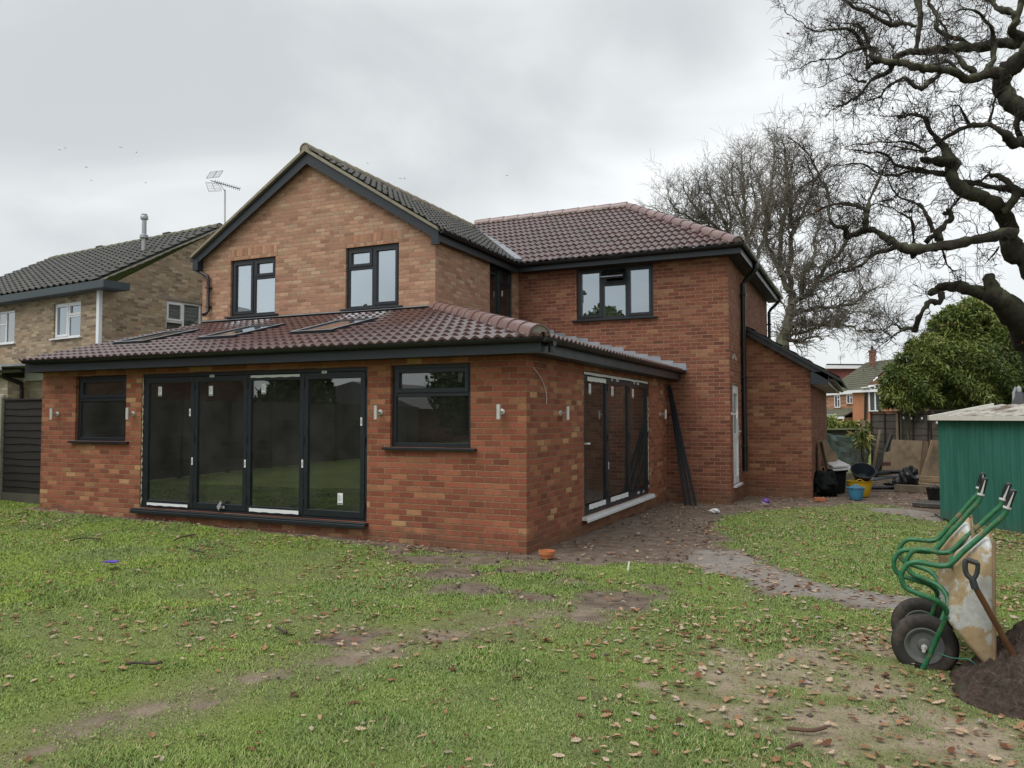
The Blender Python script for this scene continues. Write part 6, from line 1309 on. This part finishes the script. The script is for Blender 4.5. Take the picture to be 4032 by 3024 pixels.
np_mesh('dead_leaves', np.array(V), np.array(F), plain('clinging dead leaf', (.16, .065, .03), .8, var=.4, scale=2), oak)

def C3(x, y): return 2500+x/1.843, 500+y/1.843
backbark = bark('grey green bark', (.115, .105, .082), (.16, .17, .10), .6); backtwig = plain('grey brown twig', (.155, .135, .115), .9, var=.25, scale=1)
def bare_tree(D, limbs, label, base_px, nmul=1.35, lead=1.25, upw=.10):
    t_ = thing('bare_tree', label, 'tree', at(*C3(*base_px), D)*bz+up*-.3, 'bare trees beyond the house'); m = MB(); S0_, D0, L0, R0 = [], [], [], []
    bp_ = at(*C3(*base_px), D); m.tube([bp_*bz+up*-.6, bp_*(.5, .5, .5)+.5*(bp_*bz), bp_], [limbs[0][0][2]*1.25/2/1.843/FPX*D]*3, 12)
    for pts in limbs:
        K = len(pts); ph = RNG.random()*6; dz = RNG.normal(0, .7); C_ = []; Rd = []
        for i, (x, y, w_) in enumerate(pts): Dq = D+(dz+.9*math.sin(ph+i*.7))*min(1, i/2.); C_.append(at(*C3(x, y), Dq)); Rd.append(max(.02, w_/2/1.843/FPX*D))
        sp_ = smooth_path(C_, 4); rr = np.interp(np.linspace(0, K-1, len(sp_)), range(K), Rd); sp_ = [p+RNG.normal(0, .05, 3) for p in sp_]; m.tube(sp_, list(rr), 8)
        for i in range(1, len(sp_)):
            seg = sp_[i]-sp_[i-1]; L = np.linalg.norm(seg); r = rr[i]; nt = L*(1.0 if r > .25 else 3.0 if r > .1 else 6.0)*nmul
            for _ in range(int(nt+RNG.random())):
                S0_.append(sp_[i-1]+seg*RNG.random()); D0.append(RNG.normal(0, .8, 3)+seg/L*1.0+up*.35); R0.append(min(.034, r*.45)); L0.append(.85*lead*(.5+RNG.random()))
    m.build('trunk', backbark, t_, smooth=True, recalc=False)
    L0 = np.array(L0); P1, R1 = grow(np.array(S0_), np.array(D0), L0, np.array(R0), 6, .30, np.array([0, 0, upw*.6]), .4)
    n2 = len(P1)*5; st, di, ln, r0 = sprout(P1, R1, n2, 1.05, .66, .6, L0); P2, R2 = grow(st, di, ln, np.maximum(r0, .0075), 4, .28, np.array([0, 0, upw]), .6)
    n3 = int(n2*2.8); st, di, ln3, r0 = sprout(P2, R2, n3, 1.0, .6, .7, ln); P3, R3_ = grow(st, di, np.maximum(ln3, .25), np.maximum(r0, .0055), 3, .25, np.array([0, 0, upw]), .75)
    VV = []; FF = []; b = 0
    for P, Rr, S in ((P1, R1, 4), (P2, R2, 3), (P3, R3_, 3)):
        v, f = tubes_np(P, Rr, S); VV.append(v); FF.append(f+b); b += len(v)
    np_mesh('twigs', np.concatenate(VV), np.concatenate(FF), backtwig, t_); print('tree twigs', len(P1), n2, n3); return t_
bare_tree(38, [[(1060, 1600, 95), (1085, 1500, 78), (1120, 1400, 66), (1132, 1300, 62), (1128, 1180, 48), (1120, 1000, 40), (1140, 800, 37), (1130, 600, 31), (1112, 400, 24), (1092, 220, 15), (1080, 90, 6)],
 [(1118, 1200, 40), (1050, 1010, 34), (1062, 800, 34), (1085, 650, 30), (1095, 500, 24), (1130, 330, 16), (1190, 160, 8)],
 [(1050, 1080, 28), (1000, 930, 24), (950, 800, 22), (960, 600, 20), (985, 420, 14), (1000, 250, 9), (1020, 130, 5)],
 [(1135, 1300, 42), (1260, 1205, 37), (1330, 1095, 31), (1400, 1000, 25), (1470, 940, 20), (1530, 830, 13), (1560, 700, 8)],
 [(1215, 1240, 26), (1220, 1100, 22), (1290, 960, 19), (1310, 800, 14), (1360, 640, 9), (1330, 480, 5)],
 [(1290, 1150, 22), (1420, 1090, 18), (1560, 1010, 13), (1700, 930, 9), (1830, 900, 5)],
 [(1140, 1360, 32), (1220, 1325, 27), (1330, 1310, 24), (1450, 1300, 20), (1580, 1290, 15), (1680, 1200, 11), (1810, 1150, 6)],
 [(1450, 1300, 14), (1550, 1340, 11), (1680, 1350, 8), (1800, 1400, 5)],
 [(1105, 1445, 28), (1250, 1445, 24), (1400, 1435, 20), (1540, 1440, 16), (1640, 1475, 11), (1800, 1500, 6)],
 [(1080, 1530, 24), (1180, 1500, 20), (1300, 1470, 16), (1420, 1400, 10), (1560, 1380, 6)],
 [(1070, 1555, 26), (1180, 1555, 22), (1280, 1530, 17), (1380, 1545, 8)],
 [(1145, 780, 24), (1220, 620, 18), (1290, 440, 13), (1250, 250, 8), (1220, 130, 4)],
 [(1130, 620, 20), (1200, 450, 14), (1330, 350, 9), (1400, 250, 5)]],
 'tall bare tree with a mossy leaning trunk rising behind the lean-to roof', (1060, 1600))
bare_tree(46, [[(880, 1180, 60), (850, 1000, 44), (820, 850, 36), (800, 700, 31), (795, 550, 25), (780, 380, 17), (770, 250, 9), (780, 160, 4)],
 [(850, 1000, 34), (920, 860, 28), (950, 700, 22), (940, 560, 17), (900, 420, 11), (930, 300, 6)],
 [(815, 820, 22), (870, 680, 18), (880, 540, 13), (840, 380, 8), (840, 200, 4)],
 [(800, 700, 20), (740, 560, 15), (700, 400, 10), (720, 250, 5)]],
 'bare tree with upright fanning branches behind the right end of the maroon roof', (880, 1180), 1.5, 1.3, .10)
bare_tree(50, [[(760, 1180, 54), (720, 950, 40), (680, 760, 32), (620, 640, 24), (560, 520, 16), (530, 400, 9), (520, 340, 5)],
 [(690, 790, 26), (560, 700, 20), (470, 620, 15), (400, 520, 10), (350, 430, 5)],
 [(690, 760, 20), (690, 600, 16), (650, 460, 10), (620, 340, 5)],
 [(560, 700, 20), (440, 690, 16), (330, 620, 12), (250, 540, 8), (230, 430, 4)],
 [(600, 730, 20), (520, 720, 16), (420, 730, 14), (300, 690, 11), (190, 620, 8), (110, 570, 5)],
 [(470, 620, 12), (470, 500, 8), (450, 390, 4)]],
 'wide bare tree whose crown shows low above the maroon ridge', (760, 1180), 1.5, 1.3, .10)

# ------------------------------------------------------------------ evergreen bamboo and small greenery
leafm = NT('evergreen leaf'); lt = leafm.attr('tone'); c = leafm.ramp(lt, [(0, (.04, .068, .018)), (.35, (.095, .14, .03)), (.65, (.20, .24, .055)), (.94, (.36, .39, .12)), (1., (.28, .19, .08))])
leafm.set(c, .5, 0, .35)
def leaf_mass(name, label, cat, clumps, n, size, D, conv, droop=-.5, culms=6, tadd=0.):
    cs = []; tot = sum(r*r for _, _, r in clumps)
    V = []; T = []; per = []
    for x, y, r in clumps:
        cen = at(*conv(x, y), D+RNG.normal(0, .35)); R_w = np.linalg.norm(at(*conv(x+r, y), D)-at(*conv(x, y), D)); k_ = int(n*r*r/tot)
        d = RNG.normal(0, 1, (k_, 3)); d /= np.linalg.norm(d, axis=1, keepdims=True); rad = R_w*(.25+.75*RNG.random(k_)**.45)*(1+.22*np.sin(d[:, 0]*5+d[:, 2]*6+x)); p = cen+d*rad[:, None]*np.array([1, .9, 1])
        ax = d*.5+RNG.normal(0, .55, (k_, 3))+np.array([0, 0, droop]); ax /= np.linalg.norm(ax, axis=1, keepdims=True); sdv = np.cross(ax, RNG.normal(0, 1, (k_, 3))); sdv /= np.linalg.norm(sdv, axis=1, keepdims=True)
        L = size*(.55+.9*RNG.random(k_)); w_ = L*.13
        q = np.stack([p, p+ax*(L*.4)[:, None]+sdv*w_[:, None], p+ax*L[:, None]+np.array([0, 0, -.15])*L[:, None], p+ax*(L*.4)[:, None]-sdv*w_[:, None]], 1); V.append(q.reshape(-1, 3))
        cl = fbm(p[:, 0]*1.6+p[:, 1]*1.1, p[:, 2]*1.6, 3); tn = np.clip(.20+tadd+.36*RNG.random(k_)+.9*(cl-.5)+.25*np.clip(d[:, 2], 0, 1), 0, .96); tn = np.where(RNG.random(k_) < .03, 1., tn); T.append(np.repeat(tn, 4))
    V = np.concatenate(V); T = np.concatenate(T); F = np.arange(len(V)).reshape(-1, 4)
    cx = at(*conv(clumps[0][0], clumps[0][1]), D)*bz
    t_ = thing(name, label, cat, cx+up*-.2)
    np_mesh('foliage', V, F, leafm.m, t_, False, {'tone': T})
    m = MB()
    for i in range(culms):
        x, y, r = clumps[i % len(clumps)]; p = at(*conv(x+RNG.normal(0, r*.3), y), D); q = p*bz+np.array([RNG.normal(0, .3), RNG.normal(0, .3), -.2]); m.tube([q, (p+q)/2+RNG.normal(0, .1, 3), p], [.03, .025, .012], 6)
    m.build('stems', plain('green brown stem', (.09, .085, .04), .7), t_); return t_
def C5(x, y): return 3432+x/3.318, 1150+y/3.318
leaf_mass('bamboo', 'large dense evergreen bamboo rising behind the weathered fence', 'bamboo', [(560, 1250, 330), (300, 1330, 170), (320, 1130, 150), (800, 930, 330), (620, 760, 150), (1050, 620, 310), (950, 430, 160), (1130, 330, 170), (1380, 380, 290), (1340, 230, 130), (1330, 1100, 450), (1750, 800, 420), (1800, 1250, 420), (1000, 1330, 300), (1300, 200, 120), (1620, 480, 240), (2150, 700, 400), (2150, 1200, 420), (250, 1000, 70), (380, 860, 70), (190, 1200, 80), (210, 1430, 80), (520, 690, 60), (700, 590, 60), (820, 430, 55), (900, 320, 50), (1010, 240, 55), (1120, 260, 50), (1180, 170, 45), (1370, 110, 45), (1480, 220, 50), (480, 760, 40)], 150000, .125, 23.5, C5, droop=-.2, culms=18)
leaf_mass('bamboo_shoot', 'pale green leafy bamboo shoot in front of the green mesh', 'bamboo', [(880, 880, 40), (820, 925, 40), (910, 940, 45), (850, 985, 50), (900, 1000, 40)], 260, .22, 23.3, c6, culms=3, tadd=.35)
leaf_mass('hedge', 'clipped olive hedge above the low dark fence', 'hedge', [(560, 790, 42), (545, 840, 40), (620, 838, 34), (700, 835, 34), (780, 832, 36), (850, 832, 34), (920, 832, 34), (740, 850, 34), (660, 855, 30), (870, 852, 30)], 3200, .22, 33, c6, culms=4)

# ------------------------------------------------------------------ lawn, fallen leaves
def scatter(n, rmin, rmax, p):
    """points in front of the camera, thinning with distance"""
    u = RNG.random(n); k_ = 2-p; r = (rmin**k_+(rmax**k_-rmin**k_)*u)**(1/k_); a = YAW+RNG.uniform(-.82, .82, n); return CAM[0]-r*np.sin(a), CAM[1]+r*np.cos(a), r
def outdoors(x, y):
    ins = ((x > -8.9) & (x < 0.02) & (y > -.01)) | ((x > -9.0) & (x < 1.3) & (y > 7.2)) | ((x > 1.2) & (x < 2.7) & (y > 9.3))
    sh = ((np.stack([x, y], -1)-SP[:2])@SN_[:2] < .02) & ((np.stack([x, y], -1)-SP[:2])@SF_[:2] > 0); return ~(ins | sh)
x, y, r = scatter(2000000, 3.0, 32, 1.5)
so_, sa_s, pa_s = masks(x, y); bare = np.maximum.reduce([so_*.97, sa_s*.74, pa_s])
clump = fbm(x*3.1+4, y*3.1, 3); keep = outdoors(x, y) & (RNG.random(len(x)) > bare*1.04) & (RNG.random(len(x)) < .55+.9*(clump-.3)) & (y < 19)
x, y, r, so_, clump = x[keep], y[keep], r[keep], so_[keep], clump[keep]; we_ = wear(x, y); k2 = RNG.random(len(x)) > we_*.62; x, y, r, so_, clump, we_ = x[k2], y[k2], r[k2], so_[k2], clump[k2], we_[k2]; n = len(x); print('grass blades', n)
tuft = sstep(.50, .72, fbm(x*1.3+20, y*1.3+7, 3)); h = (.008+.009*RNG.random(n)+.022*tuft*RNG.random(n)+.0006*r)*(1-.35*so_)*(1-.38*we_); w_ = .0016+.00034*r+.0007*RNG.random(n)
az = RNG.random(n)*2*PI; lean = .4+1.3*RNG.random(n); dx, dy = np.cos(az), np.sin(az); z = gz(x, y)-.004
V = np.stack([np.stack([x-dy*w_, y+dx*w_, z], 1), np.stack([x+dy*w_, y-dx*w_, z], 1), np.stack([x+dx*h*lean, y+dy*h*lean, z+h], 1)], 1).reshape(-1, 3)
tone = np.clip(.5+.25*RNG.normal(0, 1, n)+.5*(clump-.5), 0, 1); dry = RNG.random(n) < .07; tone = np.where(dry, 1.5, tone)
gm_ = NT('grass blade'); ta_ = gm_.attr('tone'); nb = gm_.noise(.75, 4, .55); nb2 = gm_.noise(2.6, 3, .55)
c = gm_.ramp(ta_, [(0, (.10, .160, .04)), (.5, (.160, .245, .062)), (.9, (.235, .315, .11)), (.97, (.30, .33, .13)), (1., (.44, .38, .22))]); px3_ = gm_.sep(gm_.pos())
lime = gm_.math('MULTIPLY', gm_.rng(nb, .40, .58, 0, 1), gm_.rng(px3_[0], 2.5, -2.5, .15, 1)); c = gm_.mix(gm_.math('MULTIPLY', lime, .9), c, gm_.mix(ta_, (.17, .27, .028), (.31, .40, .065)))
c = gm_.mix(gm_.rng(gm_.noise(1.7, 5, .6), .5, .64, 0, .6), c, gm_.mix(ta_, (.07, .125, .03), (.16, .24, .07))); c = gm_.mix(gm_.rng(nb2, .52, .68, 0, .5), c, gm_.mix(ta_, (.14, .155, .06), (.25, .25, .12))); gm_.set(c, .6, 0, .25)
gt = np_mesh('grass', V, np.arange(3*n).reshape(-1, 3), gm_.m, None, False, {'tone': np.repeat(tone, 3)}); tag(gt, 'short patchy winter grass of the lawn', 'grass', kind='stuff')

lobes = [(0, -.06), (.10, .04), (.20, .10), (.13, .22), (.30, .33), (.20, .46), (.34, .60), (.20, .72), (.20, .86), (.06, 1.0)]
outl = np.array(lobes+[(-a, b) for a, b in lobes[::-1]][0:-1]); outl = outl-np.array([0, .45]); no_ = len(outl)
x, y, r = scatter(60000, 2.9, 26, .75)
so_, sa_s, pa_s = masks(x, y); dens = .05+.16*sstep(-1, 3, x)+.60*sstep(.53, .66, fbm(x*.9+3, y*.9+1, 3))*sstep(-6.5, -4, y)
dens += .8*((y > -2.4) & (y < 0) & (x < -.2) & (x > -9))*sstep(.44, .6, fbm(x*1.4, y*1.4+5, 3))
dens += .5*((x > 1.3) & (y > -1) & (y < 7))*sstep(.40, .6, fbm(x*1.6, y*1.6, 3)); dens += .9*np.exp(-((x-.45)**2+(y-6.6)**2)/.5)+.5*np.exp(-((x-.5)**2)/.3)*((y > 4) & (y < 7.3))+.45*((y > 8.6) & (y < 9.3) & (x > 1.2) & (x < 3))
dens += .35*((x > 2.3) & (y < .3)); dens *= 1-.55*sstep(-2, -4.5, x)*(y < -1.6)
keep = outdoors(x, y) & (RNG.random(len(x)) < dens*(.85-.35*sstep(-3.2, -5, y))); x, y, r = x[keep], y[keep], r[keep]; n = len(x); print('leaves', n)
sz = (.024+.034*RNG.random(n)**1.4)*(1+.014*r); az = RNG.random(n)*2*PI; cup = RNG.normal(.06, .20, n); tl = RNG.normal(0, .14, (n, 2)); fold = RNG.normal(.10, .20, n)
U = outl[None, :, :]*sz[:, None, None]*np.stack([.8+.5*RNG.random(n), np.ones(n)], 1)[:, None, :]; lz = np.abs(U[:, :, 0])*fold[:, None]*1.3+cup[:, None]*(U[:, :, 1]**2)/sz[:, None]+U[:, :, 0]*tl[:, :1]+U[:, :, 1]*tl[:, 1:]
lz = lz-lz.min(1, keepdims=True); ca, sa2 = np.cos(az)[:, None], np.sin(az)[:, None]
X2 = x[:, None]+U[:, :, 0]*ca-U[:, :, 1]*sa2; Y2 = y[:, None]+U[:, :, 0]*sa2+U[:, :, 1]*ca; so2, _, _ = masks(x, y); Z2 = gz(x, y)[:, None]+lz+(.012-.008*so2)[:, None]
cen = np.stack([x, y, gz(x, y)+.012-.008*so2+.004], 1)
V = np.concatenate([np.stack([X2, Y2, Z2], 2), cen[:, None, :]], 1).reshape(-1, 3); idx = np.arange(no_); Ft = np.stack([idx, (idx+1) % no_, np.full(no_, no_)], 1); F = (np.arange(n)[:, None, None]*(no_+1)+Ft[None]).reshape(-1, 3)
lfm = NT('fallen oak leaf'); lt = lfm.attr('tone'); c = lfm.ramp(lt, [(0, (.07, .028, .014)), (.18, (.16, .06, .025)), (.42, (.29, .16, .08)), (.68, (.40, .265, .165)), (.88, (.48, .37, .26)), (1, (.28, .25, .22))]); c = lfm.mix(lfm.rng(lfm.noise(60, 3), .4, .7, 0, .4), c, (.09, .04, .02)); lfm.set(c, .75, 0, .3)
lv_ = np_mesh('fallen_leaves', V, F, lfm.m, None, False, {'tone': np.repeat(RNG.random(n), no_+1)}); tag(lv_, 'brown and tan oak leaves fallen over the lawn and mud', 'leaves', kind='stuff')
# small clods on the bare ground
x, y, r = scatter(26000, 3.0, 14, .9); so_, sa_s, pa_s = masks(x, y); keep = outdoors(x, y) & (RNG.random(len(x)) < np.clip(np.maximum(so_, sa_s)-.3*pa_s, 0, 1)*.32*(1-.9*pa_s)*sstep(.47, .66, fbm(x*2.5, y*2.5+2, 3))) ; x, y, r = x[keep], y[keep], r[keep]; n = len(x)
s_ = .006+.014*RNG.random(n)**2+.0006*r; oc = np.array([(1, 0, 0), (0, 1, 0), (-1, 0, 0), (0, -1, 0), (0, 0, .8), (.3, .2, -.6)]); V = (np.stack([x, y, gz(x, y)], 1)[:, None]+oc[None]*(s_[:, None, None]*(.6+.8*RNG.random((n, 6, 1))))).reshape(-1, 3)
oF = np.array([(0, 1, 4), (1, 2, 4), (2, 3, 4), (3, 0, 4), (1, 0, 5), (2, 1, 5), (3, 2, 5), (0, 3, 5)]); F = (np.arange(n)[:, None, None]*6+oF[None]).reshape(-1, 3)
cl_ = np_mesh('soil_clods', V, F, plain('soil crumb', (.085, .064, .05), .95, var=.5, scale=30), None, True); tag(cl_, 'small dark crumbs of soil on the bare patches', 'soil', kind='stuff'); print('clods', n)

# ------------------------------------------------------------------ cables of tiny lights along the upper gutters
def bristle(name, label, runs):
    t_ = thing(name, label, 'string lights', runs[0][0]); m = MB(); bm_ = MB()
    for p, q in runs:
        p, q = np.array(p, float), np.array(q, float); L = np.linalg.norm(q-p); k_ = int(L*26)
        pts = [p+(q-p)*i/40+up*(.02*math.sin(i*1.7)) for i in range(41)]; m.tube(pts, .006, 4)
        for i in range(k_):
            c = p+(q-p)*RNG.random(); d = RNG.normal(0, 1, 3)*np.array([.05, .05, .035])+up*-.01; m.tube([c, c+d*.6+up*.02, c+d*1.1], .0042, 3, cap=False)
            if i % 5 == 0: bm_.obox(c+d*1.1, (.005, 0, 0), (0, .005, 0), (0, 0, .012))
    m.build('wire', MT['black'], t_)
bristle('string_lights', 'tangled dark fairy lights along the gable roof gutter', [((-3.13, 3.42, 5.03), (-3.13, 6.9, 5.03))])
bristle('string_lights', 'tangled dark fairy lights along the front gutter of the maroon upper roof', [((-3.1, 6.88, 5.03), (1.62, 6.88, 5.04))])
bristle('string_lights', 'tangled dark fairy lights along the right-hand upper gutter', [((1.64, 6.9, 5.04), (1.64, 14.2, 5.02))])

# ------------------------------------------------------------------ birds
bird_m = plain('grey bird', (.20, .20, .21), .9)
def bird(u_, v_, k_, lb):
    p = at(u_, v_, 120); a = k_*1.3; f = np.array([math.cos(a), math.sin(a), 0]); s_ = np.array([-math.sin(a), math.cos(a), 0]); t_ = thing('bird', lb, 'bird', p, 'birds in the grey sky')
    MB().lathe([(0, -.14), (.03, -.08), (.04, 0), (.03, .07), (.015, .11), (0, .13)], p, f, 8, False).build('body', bird_m, t_)
    m = MB(); fl_ = .06*math.sin(k_*2.1)
    for sg in (-1, 1): m.slab([p+f*.06+s_*sg*.03, p+f*.05+s_*sg*.14+up*(.05+fl_), p-f*.01+s_*sg*.27+up*fl_, p-f*.05+s_*sg*.12+up*.03, p-f*.05+s_*sg*.03], up*.008)
    m.build('wings', bird_m, t_)
for k_, (u_, v_, lb) in enumerate(((235, 590, 'leftmost bird of the pair high above the neighbouring roof'), (256, 583, 'right-hand bird of the pair high above the neighbouring roof'), (475, 580, 'bird high in the sky left of the aerial'), (537, 600, 'bird just right of and below the bird left of the aerial'), (339, 659, 'bird alone below the high pair on the left'), (359, 710, 'lowest bird on the left, above the steel flue'), (573, 720, 'faint bird between the flue and the aerial'), (1447, 643, 'bird nearest the gable apex, to its right'), (1497, 709, 'lowest bird above the gable roof slope'), (1577, 703, 'left bird of the close pair right of the gable'), (1593, 703, 'right bird of the close pair right of the gable'), (1996, 691, 'lone bird above the maroon upper roof'))): bird(u_, v_, k_, lb)

# ------------------------------------------------------------------ what the window glass reflects: the rest of the garden and the houses behind
def plain_fence(p, q, h, label):
    p, q = np.array(p, float), np.array(q, float); t_ = thing('garden_fence', label, 'fence', (p+q)/2); L = np.linalg.norm(q-p); d = (q-p)/L; nn = np.cross(d, up); m = MB()
    for i in range(10): m.slab([p+up*(i*h/10), q+up*(i*h/10), q+up*((i+1.15)*h/10), p+up*((i+1.15)*h/10)], nn*(.012+.008*(i % 2)))
    m.build('boards', plain('brown fence board', (.075, .062, .05), .9, var=.4, scale=5) if 'left' in label else wood_grey, t_)
    m = MB()
    for i in range(int(L/1.83)+1): c = p+d*i*1.83+nn*.05; m.obox(c+up*h/2, d*.05, nn*.05, up*(h/2+.03))
    m.build('posts', wood_bat, t_)
plain_fence((-10.8, .2, .2), (-13.2, -19, .2), 1.85, 'dark left boundary fence seen only mirrored in the glass doors')
plain_fence((9.6, -15.4, -.1), (9.6, 13, -.1), 1.9, 'brown side boundary fence seen only mirrored in the side doors')
rb = thing('mirrored_house', 'red brick house with a grey roof seen only mirrored in the glass doors', 'house', (-30, -15, 0))
MB().box(-36, -26, -23, -5, -.2, 5.2).build('wall', MT['brick_wing'], rb); MB().add([(-25.6, -23.4, 5.2), (-25.6, -4.6, 5.2), (-36.4, -4.6, 5.2), (-36.4, -23.4, 5.2), (-31, -21, 8.4), (-31, -7, 8.4)], [(0, 1, 5, 4), (1, 2, 5), (2, 3, 4, 5), (3, 0, 4)]).build('roof', MT['tile_grey'], rb)
for yy in (-20.5, -16, -11.5, -7.5): MB().box(-26.03, -25.95, yy-.7, yy+.7, 1.0, 2.4).build('window', MT['white'], rb); MB().box(-26.04, -25.94, yy-.6, yy+.6, 1.1, 2.3).build('pane', MT['glass_far'], rb)
gb = thing('mirrored_garage', 'low building with a grey tiled roof seen only mirrored in the right-hand glass door', 'building', (-24, -34, 0))
MB().box(-28, -18, -38, -27, -.2, 2.1).build('wall', MT['brick_wing'], gb); MB().add([(-17.7, -38.4, 2.1), (-17.7, -26.6, 2.1), (-28.3, -26.6, 2.1), (-28.3, -38.4, 2.1), (-23, -37, 3.7), (-23, -28, 3.7)], [(0, 1, 5, 4), (1, 2, 5), (2, 3, 4, 5), (3, 0, 4)]).build('roof', MT['tile_grey'], gb)

def mirrored_tree(c, R, h, label):
    t_ = thing('mirrored_tree', label, 'tree', c); V = []; T = []
    for i in range(14):
        cc = np.array(c)+np.array([RNG.normal(0, R*.4), RNG.normal(0, R*.4), h*(.25+.7*RNG.random())]); k_ = 1500; d = RNG.normal(0, 1, (k_, 3)); d /= np.linalg.norm(d, axis=1, keepdims=True); p = cc+d*(R*.5*RNG.random(k_)**.4)[:, None]
        a = RNG.normal(0, 1, (k_, 3))*.14; b_ = RNG.normal(0, 1, (k_, 3))*.10; V.append(np.stack([p, p+a, p+a+b_, p+b_], 1).reshape(-1, 3)); T.append(np.repeat(.5*RNG.random(k_), 4))
    V = np.concatenate(V); np_mesh('foliage', V, np.arange(len(V)).reshape(-1, 4), leafm.m, t_, False, {'tone': np.concatenate(T)})
    MB().tube([np.array(c)-up*.2, np.array(c)+up*h*.6], [.25, .12], 10).build('trunk', oakbark, t_)
mirrored_tree((-13.5, -27, 0), 3.2, 8, 'dark evergreen tree seen only mirrored in the right-hand window')
mirrored_tree((-21, -21, 0), 2.4, 7, 'smaller evergreen tree seen only mirrored in the glass doors')
